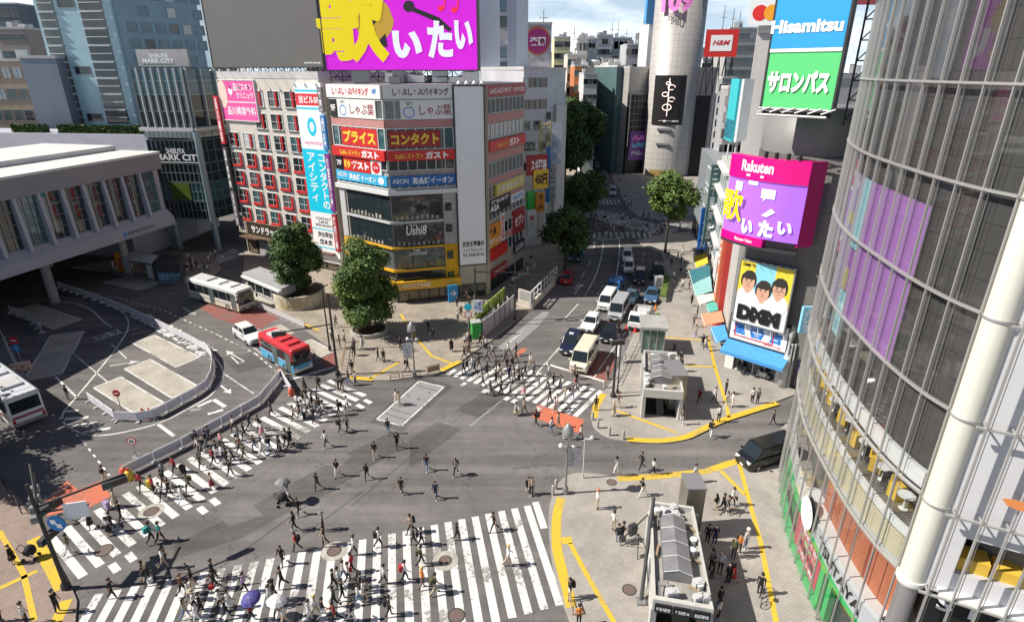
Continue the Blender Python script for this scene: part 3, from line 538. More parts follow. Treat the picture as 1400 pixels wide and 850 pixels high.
sign(FL, (1.6, 8.7, 22.75, 24.8), 'sunlit white restaurant sign with a leafy turnip on the left wing', c_wh, [('しゃぶ葉', .34, .96, .2, .8, c_maroon, dict(bold=.01)), ('◯', .06, .24, .1, .7, t_blue), ('❦', .1, .22, .62, .95, mat('leaf_green', (.05, .25, .08), .5))], name='restaurant_sign', th=.18)
sign(FC, (1.9, 8.0, 22.75, 24.8), 'shaded white restaurant sign with a leafy turnip on the front wing', c_wh, [('しゃぶ葉', .36, .97, .2, .8, c_maroon, dict(bold=.01)), ('◯', .05, .27, .08, .68, t_blue), ('❦', .1, .24, .6, .95, MATS['leaf_green'])], name='restaurant_sign', th=.18)
sign(FL, (.2, 1.5, 22.8, 24.8), 'small black 9F floor sign at the left edge of the corner block', m_black, [('9F', .15, .85, .3, .7, t_white)], name='floor_sign')
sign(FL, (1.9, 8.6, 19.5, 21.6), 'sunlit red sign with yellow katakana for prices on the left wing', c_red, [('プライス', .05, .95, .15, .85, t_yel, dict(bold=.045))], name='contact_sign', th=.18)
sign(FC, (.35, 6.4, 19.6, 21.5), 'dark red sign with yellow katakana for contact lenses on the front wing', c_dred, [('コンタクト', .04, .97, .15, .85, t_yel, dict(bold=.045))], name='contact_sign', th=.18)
sign(FL, (-.1, WL-.05, 18.1, 19.25), 'sunlit red cafe fascia on the left wing of the corner block', c_red, [('Caféレストラン', .16, .56, .22, .72, t_yel, dict(bold=.02)), ('ガスト', .58, .9, .12, .88, t_white, dict(bold=.06))], name='cafe_fascia', th=.4)
sign(FC, (.1, 8.05, 18.1, 19.25), 'shaded red cafe fascia on the front wing of the corner block', c_red, [('Caféレストラン', .1, .52, .22, .72, t_yel, dict(bold=.02)), ('ガスト', .55, .9, .12, .88, t_white, dict(bold=.06))], name='cafe_fascia', th=.4)
sign(FL, (1.7, 6.9, 16.35, 18.0), 'red and white cafe panel below the cafe fascia on the left wing', c_red, [('ガスト', .3, .95, .2, .8, t_white, dict(bold=.07)), ('朝食', .03, .27, .2, .8, t_yel, dict(bold=.04))], name='cafe_sign', th=.2)
sign(FL, (7.0, 8.9, 16.35, 18.0), 'small white panel with a red disc beside the cafe panel', c_wh, [('●', .12, .88, .08, .92, t_red), ('8:30', .3, .7, .42, .58, t_white, dict(dz=.01))], name='cafe_sign', th=.2)
sign(FL, (.2, 1.6, 16.4, 18.0), 'small black 7F floor sign on the left wing', m_black, [('7F', .15, .85, .3, .7, t_white)], name='floor_sign')
sign(FL, (.3, WL-.05, 15.95, 16.32), 'x', c_lb) if 0 else None
sign(FL, (.1, WL-.05, 15.1, 16.3), 'English school fascia on the left wing, sunlight put into its light blue', c_lb, [('AEON', .03, .22, .35, .85, t_white, dict(bold=.01)), ('英会話イーオン', .27, .8, .18, .82, t_white, dict(bold=.03)), ('●', .84, .95, .14, .86, t_white)], name='school_fascia', th=.3)  # sunlight on this wing is put into the lighter blue
sign(FC, (.15, 8.05, 15.1, 16.3), 'English school fascia on the front wing, shade put into its deep blue', c_db, [('AEON', .03, .27, .28, .75, t_white, dict(bold=.01)), ('英会話イーオン', .33, .96, .16, .84, t_white, dict(bold=.03))], name='school_fascia', th=.3)  # same fascia, with the wing's shade put into a darker blue
FC.text('Ushi8', 1.6, 4.2, 9.0, 10.2, .14, t_white, b7, bold=.02, shear=.2); FC.text('うしはち', 2.0, 3.0, 10.15, 10.4, .14, t_white, b7); FC.text('Café', 2.3, 3.2, 6.85, 7.15, .14, t_white, b7); FC.text("L'OCCITANE", 1.8, 4.0, 6.4, 6.75, .14, t_white, b7); FL.text("L'OCCITANE", 3.4, 6.2, 6.3, 6.75, .14, t_white, b7); FC.text('HAPPY HOUR', 1.2, 4.2, 13.3, 13.65, .14, mat('dim_letter', (.3, .15, .12), .5), b7)
sign(FC, (8.2, 11.7, 4.6, 26.3), 'tall blank pale billboard with black characters at its foot on the corner block', mat('blank_billboard', (.84, .85, .86), .35, noise=.04, scale=.3, spec=.5), [('広告主募集中', .12, .92, .11, .145, t_black, dict(bold=.03)), ('ツツミプロジェクト', .14, .9, .078, .1, t_black), ('03-3368-8161', .13, .92, .05, .07, t_black)], name='blank_billboard', cat='billboard', th=.4, frame=m_dark)
bx(FC, 'lower_wall', mat('planter_wall', (.4, .38, .32), .8), b7, (8.2, 11.7, .2, 4.4, 0, .3)); band(FC, 8.4, 11.5, .2, 1.9, 3, g_dark, m_dark, b7, o=.33)
bx(FC, 'pillar', mat('beige_pillar', (.38, .33, .26), .75, noise=.15, scale=.8, streak=True), b7, (11.78, 12.3, .2, h7, -.6, .1))
mb = MB(); [mb.tube([FC.pt(u, 26.4, 0), FC.pt(u, 26.8, 1.5)], .04, 5) for u in (8.6, 9.5, 10.4, 11.3)]; [mb.lathe(FC.pt(u, 26.65, 1.5), [(.08, .3), (.3, 0), (0, 0)], 10) for u in (8.6, 9.5, 10.4, 11.3)]; mb.build('sign_lamp', m_white, b7)
for z0, z1, gl in ((23.1, 24.9, g_mid), (20.1, 21.9, g_blind), (15.3, 17.3, g_mid), (12.7, 14.4, g_warm), (9.9, 11.5, g_mid), (7.2, 8.9, g_dark), (4.6, 6.3, g_dark)): band(FR, .5, 12.4, z0, z1, 9, gl, m_lt, b7)
bx(FR, 'tile_band', m_pink, b7, (.4, 12.5, 22.0, 23.0, 0, .1), (.4, 12.5, 17.4, 18.3, 0, .1), (.4, 12.5, 14.5, 15.2, 0, .1), (.4, 12.5, 11.7, 12.6, 0, .1), (.4, 12.5, 6.4, 7.1, 0, .1))
sign(FR, (.4, 12.7, 25.1, 26.4), 'dark red kana fascia along the top of the side wing', c_dred, [('しゃぶしゃぶバイキング', .08, .6, .2, .8, t_white, dict(bold=.03)), ('カラオケ広場', .66, .95, .25, .75, t_white)], name='fascia_sign')
sign(FR, (.8, 12.6, 18.6, 19.9), 'red cafe fascia on the side wing of the corner block', c_red, [('Caféレストラン', .2, .5, .25, .7, t_yel), ('ガスト', .52, .8, .12, .88, t_white, dict(bold=.06))], name='cafe_fascia', th=.4)
for u0, u1, z0, z1, lab, m, tx in [(.6, 7.5, 10.7, 12.5, 'black sign with pale capital letters on the side wing', m_black, [('AGA', .05, .45, .15, .6, t_white, dict(bold=.04)), ('薄毛治療', .1, .9, .65, .95, t_white)]), (7.8, 12.4, 10.9, 12.1, 'white strip sign on the side wing', c_wh, [('英会話教室', .1, .9, .2, .8, t_blue)]), (8.6, 12.8, 6.2, 9.6, 'large red sign with white characters at the far end of the side wing', c_dred, [('セブン', .1, .9, .3, .75, t_white, dict(bold=.04))]),
        (.4, 4.2, 6.2, 9.3, 'orange and red ticket shop sign low on the side wing', mat('ticket_orange', (.7, .28, .03), .5), [('家具', .1, .6, .5, .9, t_black, dict(bold=.05)), ('チケット', .08, .95, .1, .4, t_white, dict(bold=.04))]), (4.3, 5.4, 6.4, 10.2, 'slim white vertical sign beside the ticket shop sign', c_wh, [('無料相談', .2, .8, .06, .94, t_red, dict(vert=True))]), (.4, 6.4, 4.4, 6.0, 'plain red band under the ticket shop sign', c_red, []), (.4, 6.2, 1.9, 3.1, 'dark red shop fascia near street level on the side wing', c_dred, [('アイデック', .3, .95, .2, .8, t_white)]), (9, 12.8, 3.2, 4.8, 'black fascia with pale lettering near the street end of the side wing', m_black, [('LUSH', .1, .9, .2, .8, t_white, dict(bold=.03))]), (3.0, 12.4, 12.8, 14.3, 'yellow window film with characters along the side wing', mat('film_yellow', (.62, .5, .1), .4), [('個室 宴会 居酒屋', .05, .95, .2, .8, c_wh)])]:
 sign(FR, (u0, u1, z0, z1), lab, m, tx, name='wing_sign', th=.3)
band(FR, .6, 12.5, .15, 1.8, 7, g_dark, m_dark, b7)
clutter(b7, [tuple(D0), tuple(C1), tuple(C3), tuple(C4), tuple(bk[1]), tuple(bk[2])], h7+.25, 14, 5, h=(.6, 1.4))
def rooftop(fac, u0, u1, z0, z1, base, label, bgm, name, cat, d=1.2):
 t = thing(name, fac.pt((u0+u1)/2, base), label, cat); mb = MB(); fac.box(mb, u0, u1, z0, z1, -d, 0); mb.build('panel', [bgm], t)
 mb = MB(); n = int((u1-u0)/1.6)
 for i in range(n+1):
  u = u0+.15+(u1-u0-.3)*i/n; mb.tube([fac.pt(u, base, -d/2), fac.pt(u, z0, -d/2)], .08, 6)
  if i < n: v = u0+.15+(u1-u0-.3)*(i+1)/n; mb.tube([fac.pt(u, base, -d/2), fac.pt(v, z0, -d/2)], .05, 5); mb.tube([fac.pt(v, base, -d*.8), fac.pt(u, z0, -d*.8)], .05, 5)
 for zz in (base+.15, (base+z0)/2): mb.tube([fac.pt(u0, zz, -.2), fac.pt(u1, zz, -.2)], .06, 5)
 mb.build('support_frame', m_dark, t); mb = MB()
 for a in ((u0-.15, u0, z0-.15, z1), (u1, u1+.15, z0-.15, z1), (u0, u1, z0-.15, z0)): fac.box(mb, *a, -d, .06)
 mb.build('frame', m_dark, t); return t
fg = Fac(f5.P-f5.n*1.5, f5.P+f5.e*21.2-f5.n*1.5)
ug0 = fg.px(292, 92)[0]; ug1 = fg.px(442, 92)[0]
tg = rooftop(fg, ug0, ug1, 28.5, 42, 27, 'huge dark grey switched-off rooftop screen over the office block', mat('dead_screen', (.112, .108, .104), .55, noise=.06, scale=.3), 'rooftop_screen', 'screen')
fg.text('www.hit-ad.co.jp', ug1-3.6, ug1-.4, 28.8, 29.15, .02, t_white, tg)
fm = Fac((-25.6, 80.5), (-4.6, 77.6)); um0 = fm.px(447, 96)[0]; um1 = fm.px(653, 96)[0]
m_mag = mat('screen_magenta', (.56, .005, .58), .5, emit=.4); m_syel = mat('screen_yellow', (.74, .60, .0), .5, emit=.3); m_swh = mat('screen_white', (.76, .80, .82), .5, emit=.3); m_sred = mat('screen_red', (.7, .02, .04), .5, emit=.5); m_sbk = mat('screen_black', (.015, .013, .016), .5, emit=.3); m_smus = mat('screen_mustard', (.52, .31, .03), .5, emit=.25)
tm = rooftop(fm, um0, um1, 28.1, 42.5, 26.5, 'giant lit magenta rooftop screen with yellow and white characters', m_mag, 'led_screen', 'screen')
def mp_(x, y, o=.03): u, z = fm.px(x, y); return fm.pt(u, z, o)
def poly_px(mb, pts, o=.03, mi=0): mb.poly([mp_(x, y, o) for x, y in pts], mi)
mb = MB(); ce = (518, 40); poly_px(mb, [(512+24*math.cos(t*.2618)*(1 if math.sin(t*.2618) < 0 else 1.1), 28+30*math.sin(t*.2618)) for t in range(24)], .02); mb.build('guitar_picture', m_smus, tm)
mb = MB(); poly_px(mb, [(503, 36), (516, 21), (519, 24), (506, 41)], .03); poly_px(mb, [(516, 58), (527, 46), (530, 64), (520, 66)], .03); poly_px(mb, [(565, 10), (600, 24), (618, 40), (614, 44), (596, 30), (564, 16)], .03); poly_px(mb, [(559+8*math.cos(t*.52), 9+8*math.sin(t*.52)) for t in range(12)], .035); mb.build('microphone_picture', m_sbk, tm)
mb = MB(); poly_px(mb, [(603+4*math.cos(t*.52), 12+4*math.sin(t*.52)) for t in range(12)]); poly_px(mb, [(621+4*math.cos(t*.52), 14+4*math.sin(t*.52)) for t in range(12)]); poly_px(mb, [(606, 12), (609, -14), (611, -14), (608, 12)]); poly_px(mb, [(624, 14), (627, -12), (629, -12), (626, 14)]); poly_px(mb, [(609, -14), (629, -12), (629, -7), (608, -9)]); mb.build('note_picture', m_sred, tm)
def tpx(s_, x0, y0, x1, y1, m, o, par, fac=None, **k):
 fac = fac or fm; a = fac.px(x0, y1); b = fac.px(x1, y0); return fac.text(s_, a[0], b[0], a[1], b[1], o, m, par, **k)
[tpx('歌', 441+a, -28+b, 523+a, 84+b, m_syel, .05+.004*k, tm, bold=.02) for k, (a, b) in enumerate(((-2.5, 0), (2.5, 0), (0, 2)))]; tpx('い', 538, 42, 576, 80, m_swh, .04, tm, bold=.06); tpx('た', 586, 28, 618, 80, m_swh, .045, tm, bold=.05); tpx('い', 622, 28, 646, 68, m_swh, .05, tm, bold=.06)
fb = Fac((-69.6, 10), (-52.4, 88.6)); LB = fb.L
br = thing('station_bridge', fb.pt(LB-20, 0), 'long grey station bridge building with slanted fins and glazing over the bus terminal', 'building')
m_lav = tiled('lavender_panel', (.36, .37, .42), (.34, .35, .40), (.2, .2, .23), 1, 3.0, 1.3, .5, vert=True, msize=.012, noise=.1)
mb = MB()
fb.box(mb, 0, LB, 6.2, 16.69, -24, -.6, 0); mb.build('wall', m_lav, br)
mb = MB(); fb.box(mb, -.2, LB+.3, 16.7, 17.0, -25, .35); mb.build('roof', mat('roof_white', (.6, .6, .58), .8, noise=.1, scale=.3), br)
mb = MB(); fb.box(mb, 0, LB, 17.02, 17.7, -20, -7); mb.build('roof_deck', mat('roof_white', (.6,)*3), br)
mb = MB(); fb.box(mb, -.1, LB+.2, 14.5, 16.69, -.55, .2); mb.build('cornice', mat('cornice_grey', (.24, .235, .25), .6, noise=.1, scale=.3, streak=True), br)
mb = MB()
mb.v += [fb.pt(0, 6.2, -.58), fb.pt(LB, 6.2, -.58), fb.pt(LB, 6.2, .6), fb.pt(0, 6.2, .6), fb.pt(0, 7.4, .6), fb.pt(LB, 7.4, .6), fb.pt(0, 8.5, -.4), fb.pt(LB, 8.5, -.4), fb.pt(0, 8.5, -.58), fb.pt(LB, 8.5, -.58)]
mb.f += [[0, 1, 2, 3], [3, 2, 5, 4], [4, 5, 7, 6], [6, 7, 9, 8]]; mb.m += [0]*4; mb.build('skirt_panel', m_lav, br)
us_ = [fb.px(x, y, .2)[0] for x, y in ((11, 358), (46, 350), (77, 340), (107, 330), (135, 322), (161, 314), (186, 306), (208, 300))]; sp_ = (us_[-1]-us_[0])/7
allu = [us_[0]+sp_*i for i in range(-12, 8)]
for i, u in enumerate(allu):
 if u > 1:
  mb = MB(); mb.v = [fb.pt(u+a, z, o) for a in (-.22, .22) for z, o in ((8.2, .3), (14.6, -.15), (14.6, -.58), (8.2, -.58))]; mb.f = [[0, 1, 2, 3], [7, 6, 5, 4], [0, 4, 5, 1], [1, 5, 6, 2], [3, 2, 6, 7], [0, 3, 7, 4]]; mb.m = [0]*6; mb.build('fin', mat('fin_grey', (.36, .38, .44), .5), br)
 if u > 1 and u+sp_ < LB: band(fb, u+.25, u+sp_-.25, 8.5, 14.4, 3, rnd.choice([g_dark, g_dark, g_dark, g_teal]), mat('window_bar', (.22, .24, .28), .4, .3), br, o=-.57, trans=3, w=.06, d=.08)
mb = MB(); fb.box(mb, 0, LB, 0, 6.19, -24, -21); mb.build('undercroft_sun_block', m_dark, br); mb = MB(); fb.box(mb, LB+.35, LB+15, 0, 15.5, -30, -8.5); mb.build('link_sun_block', m_lav, br)  # walls added out of view to block sun under and behind the bridge
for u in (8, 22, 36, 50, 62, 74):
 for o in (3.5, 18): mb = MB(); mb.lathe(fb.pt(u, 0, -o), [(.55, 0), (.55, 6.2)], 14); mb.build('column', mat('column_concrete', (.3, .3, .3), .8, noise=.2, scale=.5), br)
sign(fb, (LB-9.6, LB-4.0, 6.6, 7.3), 'small station name strip on the end of the bridge building', m_lav, [('渋谷駅 SHIBUYA STATION', .1, .96, .2, .8, t_black), ('■', .0, .07, .1, .9, t_blue)], name='station_sign', o=.6, th=.08)
fw = Fac((-118, 112), (-58, 104)); bw = thing('panel_wall', fw.pt(30, 0), 'low long wall of pale lavender panels behind the station bridge', 'wall'); mb = MB(); fw.box(mb, 0, fw.L, 0, 17.8, -8, 0); mb.build('wall', tiled('pale_lavender', (.5, .5, .56), (.48, .48, .54), (.33, .33, .38), 1, 3.4, 1.7, .5, vert=True, msize=.008, noise=.08), bw)
fe = Fac((-58.2, 96.5), (-49.6, 95.3)); fs = Fac((-49.6, 95.3), (-45.6, 105.5))
en = thing('glass_entrance_building', (-52, 97, 0), 'dark glazed entrance building with pale fins on its upper floors beside the bridge', 'building')
mb = MB(); mb.prism([(-58.1, 96.7), (-49.8, 95.5), (-45.8, 105.4), (-52, 118), (-62, 118)], 5.2, 28.5); mb.build('wall', g_dark, en)
for f, n in ((fe, 11), (fs, 7)):
 for z0, z1, gl in ((5.3, 8.2, g_dark), (8.3, 11.2, g_teal), (11.3, 14.2, g_dark), (14.3, 17.9, g_dark), (18.2, 19.2, g_blind)): band(f, 0, f.L, z0, z1, n, gl, mat('teal_bar', (.25, .32, .33), .4, .4), en, trans=1, w=.07, d=.1)
 for z0, z1, gl in ((19.8, 22.2, g_dark), (22.2, 24.6, g_dark), (24.6, 26.6, g_blue), (26.6, 28.3, g_blue)): band(f, .1, f.L, z0, z1, 1, gl, MATS['teal_bar'], en, w=.07, d=.06)
 for i in range(int(n*.7)+1): bx(f, 'fin', mat('fin_pale', (.42, .47, .48), .4, .3), en, (max(.1, f.L*i/int(n*.7)-.09), min(f.L, f.L*i/int(n*.7)+.09), 19.8, 28.45, .0, .5))
 bx(f, 'ledge', m_lt, en, (-.3, f.L+.2, 19.25, 19.75, -.2, .7))
for p in ((-49.3, 95.0), (-56.3, 95.9), (-46.4, 102.5), (-57.8, 96.9)):
 mb = MB(); mb.lathe((*p, 0), [(.5, 0), (.5, 19.2 if p[0] == -49.3 else 5.2)], 18); mb.build('column', mat('teal_column', (.26, .34, .36), .35, .4), en, smooth=True)
sign(fe, fe.rect((212, 203), (279, 221)), 'white capitals of a shopping centre on the dark glass of the entrance building', g_dark, [('SHIBUYA', .25, .65, .6, 1.05, t_white), ('MARK CITY', .0, 1, .05, .58, t_white, dict(bold=.03)), ('———', 0, 1, -.12, -.05, t_white)], th=.12, name='centre_sign', o=.12)
bx(fe, 'green_panel', mat('green_backlit', (.09, .14, .02), .4), en, (2.6, 5.9, 8.4, 11.1, .16, .2))
t = sign(fe, fe.rect((188, 68), (262, 91), -2), 'grey rooftop board with white letters above the entrance building', mat('grey_board', (.36, .35, .37), .6, noise=.2, scale=1), [('SHIBUYA', .25, .62, .5, .75, t_white), ('MARK CITY', .1, .72, .2, .46, t_white, dict(bold=.03)), ('▬▬▬▬', .1, .72, .1, .15, mat('leaf_green', (.05, .25, .08)))], th=.5, name='rooftop_board', o=-2, cat='billboard')
def pt_at(px_, D, y=140):   # ground point seen in column px_ at depth D
 z = Zat(y, (0, D)); dep = D*math.cos(PIT)-(z-H)*math.sin(PIT); return Vector(((px_-CX)/F*dep, D))
h0 = pt_at(83, 124); h1 = pt_at(181, 122); h2 = pt_at(292, 136)
fh, fh2 = Fac(h0, h1), Fac(h1, h2)
ho = thing('hotel_tower', (h1.x, h1.y, 0), 'tall blue-grey glass hotel tower with dark balcony strips rising at the top left', 'building')
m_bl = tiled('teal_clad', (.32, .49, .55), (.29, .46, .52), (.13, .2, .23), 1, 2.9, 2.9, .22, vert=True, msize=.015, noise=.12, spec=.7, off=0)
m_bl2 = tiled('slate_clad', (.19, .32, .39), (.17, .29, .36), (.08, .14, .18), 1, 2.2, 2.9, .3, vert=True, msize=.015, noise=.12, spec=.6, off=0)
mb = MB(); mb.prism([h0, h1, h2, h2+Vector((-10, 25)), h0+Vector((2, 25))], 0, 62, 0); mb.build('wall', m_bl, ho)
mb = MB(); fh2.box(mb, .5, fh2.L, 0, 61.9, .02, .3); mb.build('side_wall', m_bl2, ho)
Lh = fh.L
for u0, u1 in ((.6, 4.2), (9.4, 14.4)):
 k = Lh/16.; u0 *= k; u1 *= k
 for i in range(15):
  z = 18.2+i*2.9; mb = MB(); fh.quad(mb, u0, u1, z, z+2.7, .03, 0); fh.box(mb, u0, u1, z+1.15, z+1.3, .05, .5, 1); fh.box(mb, u0, u1, z+2.5, z+2.75, .05, .55, 1); mb.build('balcony', [g_dark if u0 > 5 else g_mid, m_lt], ho)
for i in (0, 3, 7, 9, 11, 13):
 put(window_mesh(3.4, 1.5, g_dark, m_grey), 'window', fh, Lh*.43, 18.6+i*2.9, .03, ho)
for i in range(14):
 for j in range(7):
  if (i*5+j*3) % 6: put(window_mesh(1.9, 1.9, rnd.choice([g_blue, g_blue, g_mid, g_blue, g_blind, g_dark]), MATS['slate_clad']), 'window', fh2, 3+j*2.7, 20.3+i*2.9, .32, ho)
hd0 = MB()
def block(name, label, px0, px1, D, ytop, col, wins=None, depth=14, turn=0., side=None, roofk=0, tile=None, zt=None, cat='building', wg=None, fr=None):
 A = pt_at(px0, D); B = pt_at(px1, D*(1+turn)); f = Fac(A, B); zt = zt or Zat(ytop, A.lerp(B, .5))
 b = thing(name, f.pt(f.L/2, 0), label, cat); q0, q1 = back(f, depth); mb = MB(); mb.prism([A, B, q1, q0], 0, zt)
 m = tile or mat('paint_%s_%d_%d' % (name, px0, D), col, .75, noise=.16, scale=.25, streak=True)
 mb.build('wall', m, b); mb = MB(); mb.prism([A-f.e*.1+f.n*.1, B+f.e*.1+f.n*.1, q1, q0], zt+.003, zt+.5); mb.build('roof', m_lt, b)
 if wins:
  nu, nz_, z0, w, h, s = wins
  for i in range(nz_):
   for j in range(nu):
    zw = zt-1.1-h-i*s
    if zw > .5: put(window_mesh(w, h, rnd.choice(wg or GL+[g_blind]), fr or m_grey, .06, 1 if w > 1.4 else 0), 'window', f, f.L*(j+.5)/nu, zw, .02, b)
 if roofk: clutter(b, [tuple(A), tuple(B), tuple(q1), tuple(q0)], zt+.5, roofk, px0+D)
 return b, f, zt
block('beige_building', 'beige stone building with paired windows at the far left behind the wall', -120, 58, 132, 84, (.44, .33, .24), (12, 4, 17.6, 1.8, 2.2, 4.2), 16, roofk=9)
block('pink_grey_building', 'squat brownish rooftop block behind the beige building', 24, 62, 165, 40, (.33, .27, .25), (4, 3, 24, 1.6, 1.6, 4), 10, roofk=4)
block('slate_building', 'dark slate blue building with few windows at the top left corner', 2, 60, 230, 6, (.13, .16, .19), (5, 4, 36, 3, 3, 6), 16)
block('white_sheeted_building', 'pale sheeted building at the far left edge', -60, 22, 200, 40, (.62, .62, .62), None, 12)
block('grey_annex', 'plain grey blue annex at the foot of the hotel tower', 44, 92, 121, 80, (.2, .24, .29), None, 5)
block('white_blue_tower', 'tall pale blue panelled tower with a dark strip of windows behind the magenta screen', 640, 721, 112, -80, None, None, 16, zt=58, tile=tiled('pale_blue_clad', (.40, .47, .52), (.38, .45, .5), (.22, .28, .33), 1, 2.4, 2.2, .35, vert=True, noise=.06, msize=.012, off=0))
wt = [o for o in COL.objects if o.name.startswith('white_blue_tower')][0]; fwt = Fac(pt_at(640, 112), pt_at(721, 112)); us0 = fwt.px(683, 50)[0]; us1 = fwt.px(694, 50)[0]
for i in range(12): band(fwt, us0, us1, 27.5+i*2.4, 29.6+i*2.4, 1, [g_dark, g_blue, g_blind][i % 3], m_lt, wt, w=.08)
bx(fwt, 'base_band', mat('blue_band', (.04, .2, .3), .5), wt, (0, fwt.L+6, 26, 27.0, 0, .5))
bq, fq, zq = block('grey_concrete_building', 'grey concrete office with two small square windows beyond the corner block', 716, 746, 97, 96, (.52, .53, .56), (4, 5, 0, 1.3, 1.4, 3.2), 18, turn=.02)
bq2, fq2, zq2 = block('pale_tiled_building', 'slim pale blue tiled building with stacked dark windows beside the concrete office', 742, 772, 100, 97, None, None, 16, turn=.04, tile=tiled('pale_tile2', (.44, .49, .54), (.42, .47, .52), (.3, .34, .38), 1, 1.6, 1.6, .5, vert=True, msize=.012, off=0))
for z in (9, 13, 17, 20.5): put(window_mesh(1.2, 1.3, g_dark, m_grey), 'window', fq2, 1.4, z, .02, bq2)
bx(fq2, 'bay', m_lt, bq2, (2.9, fq2.L, 4, 22.8, 0, .5))
def vsign(label, px_, y0, y1, D, w, bgm, s_, tm_, out=1.0, name='blade_sign', th=.35):
 """blade sign sticking out over the street, seen in column px_, rows y0..y1 at depth D"""
 z1 = Zat(y0, (0, D)); z0 = Zat(y1, (0, D)); zm = (z0+z1)/2; dep = D*math.cos(PIT)-(zm-H)*math.sin(PIT); x = (px_-CX)/F*dep
 f = Fac((x-w/2, D), (x+w/2, D+.02)); return sign(f, (0, w, z0, z1), label, bgm, [(s_, .2, .8, .04, .96, tm_, dict(vert=True))] if s_ else [], th=th, name=name)
vsign('red and white vertical karaoke sign over the shaded avenue', 763, 180, 230, 112, 1.5, c_red, 'カラオケ', t_white); vsign('white vertical sign with red letters below the karaoke sign', 762, 231, 268, 112, 1.5, c_wh, 'BIG ECHO', t_red)
vsign('tall narrow pale grey vertical sign at the street corner of the tiled building', 769, 125, 180, 108, 1.0, mat('pale_sign', (.5, .55, .58), .5), '渋谷センタービル', t_black); vsign('slim blue vertical sign above the yellow shop sign', 749, 200, 276, 92, .7, c_db, '', t_white); vsign('grey vertical sign beside the blue one', 755, 215, 275, 96, 1.3, mat('grey_sign', (.4, .42, .44), .5), 'クリニック', t_black)
for lab, x0, y0, x1, y1, D, m, tx in [('dark red drugstore billboard with white characters beyond the side wing', 719, 212, 747, 240, 89, c_dred, [('スギ薬局', .2, .95, .2, .8, t_white, dict(bold=.04))]), ('yellow billboard with black numbers under the dark red drugstore board', 728, 232, 748, 258, 89, mat('sign_amber', (.75, .46, .02), .45), [('450円', .08, .92, .2, .8, t_black, dict(bold=.05))]), ('orange noticeboard sign with black characters over the shops', 731, 264, 742, 290, 90, mat('sign_orange', (.68, .26, .02), .5), [('居酒屋', .2, .8, .06, .94, t_black, dict(vert=True))]), ('small bright green shop sign beyond the side wing', 719, 262, 729, 286, 89.5, mat('sign_green', (.05, .45, .08), .5), []), ('small white and red sign under the green sign', 719, 288, 730, 320, 88.6, c_wh, [('薬', .2, .8, .4, .8, t_red)])]:
 f = Fac(pt_at(x0, D, (y0+y1)/2), pt_at(x1, D*1.01, (y0+y1)/2)); sign(f, (0, f.L, Zat(y1, (0, D)), Zat(y0, (0, D))), lab, m, tx, name='shop_billboard', th=.5)
vsign('dark blue blade sign with pale letters high on the avenue row', 840, 90, 104, 190, 2.2, c_db, '酒場', t_white); vsign('long dark plum blade sign under the dark blue one', 839, 106, 170, 189, 2.0, mat('blade_plum', (.12, .05, .08), .5), 'カラオケ・居酒屋', c_wh); vsign('small yellow disc-like sign on the avenue row', 818, 110, 118, 205, 2, mat('sign_amber', (0,)*3), '', t_white); vsign('small red and white sign deep in the avenue', 829, 182, 196, 187, 3, c_wh, '薬', t_red)
lt_ = thing('lattice_sign_tower', (*pt_at(741, 93, 190), 14), 'yellow lattice steel tower carrying white sign boards above the avenue shops', 'sign tower'); mb = MB(); q = pt_at(738, 93, 190); z0, z1 = Zat(225, (0, 93)), Zat(167, (0, 93)); wq = 1.6
for x in (0, wq): mb.tube([(q.x+x, q.y, z0-12), (q.x+x, q.y, z1)], .09, 5)
for i in range(9): za = z0+(z1-z0)*i/9; zb = z0+(z1-z0)*(i+1)/9; mb.tube([(q.x, q.y, za), (q.x+wq, q.y, zb)], .06, 4); mb.tube([(q.x+wq, q.y, za), (q.x, q.y, zb)], .06, 4)
mb.build('lattice', mat('lattice_yellow', (.5, .38, .12), .6), lt_); mb = MB(); mb.box((q.x+wq+1.0, q.y, (z0+z1)/2), (1.5, .3, z1-z0)); mb.build('board', tiled('board_cells', (.6, .62, .66), (.25, .35, .5), (.2, .2, .22), 1, 1.4, .9, vert=True), lt_)
for k, (x1, D, yt) in enumerate([(763, 122, 99), (768, 150, 96), (766, 182, 101)]): block('avenue_corner_office', ['nearer', 'middle', 'farther'][k]+' grey office block hidden behind the avenue trees on the left', x1-36, x1, D, yt, (.4, .41, .43), (6, 6, 0, 1.8, 1.6, 3.2), 20)
ros, rf, rz_ = block('sign_building', 'pale lattice-patterned rooftop block with a round purple game hall emblem', 718, 752, 140, 34, None, None, 10, tile=tiled('check_clad', (.55, .53, .56), (.40, .38, .43), (.5, .5, .5), 1, .9, .9, vert=True))
u, z = rf.px(735, 56); mb = MB(); cc = rf.pt(u, z, .1)
for rr, mi, o in ((2.75, 0, .1), (2.35, 1, .16)): mb.poly([rf.pt(u+rr*math.cos(k*.2618), z+rr*1.05*math.sin(k*.2618), o) for k in range(24)], mi)
mb.build('round_emblem', [mat('emblem_red', (.5, .12, .06), .4), mat('emblem_purple', (.32, .02, .16), .4)], ros); rf.text('楽園', u-1.7, u+1.7, z-1, z+.8, .2, t_white, ros, bold=.03)
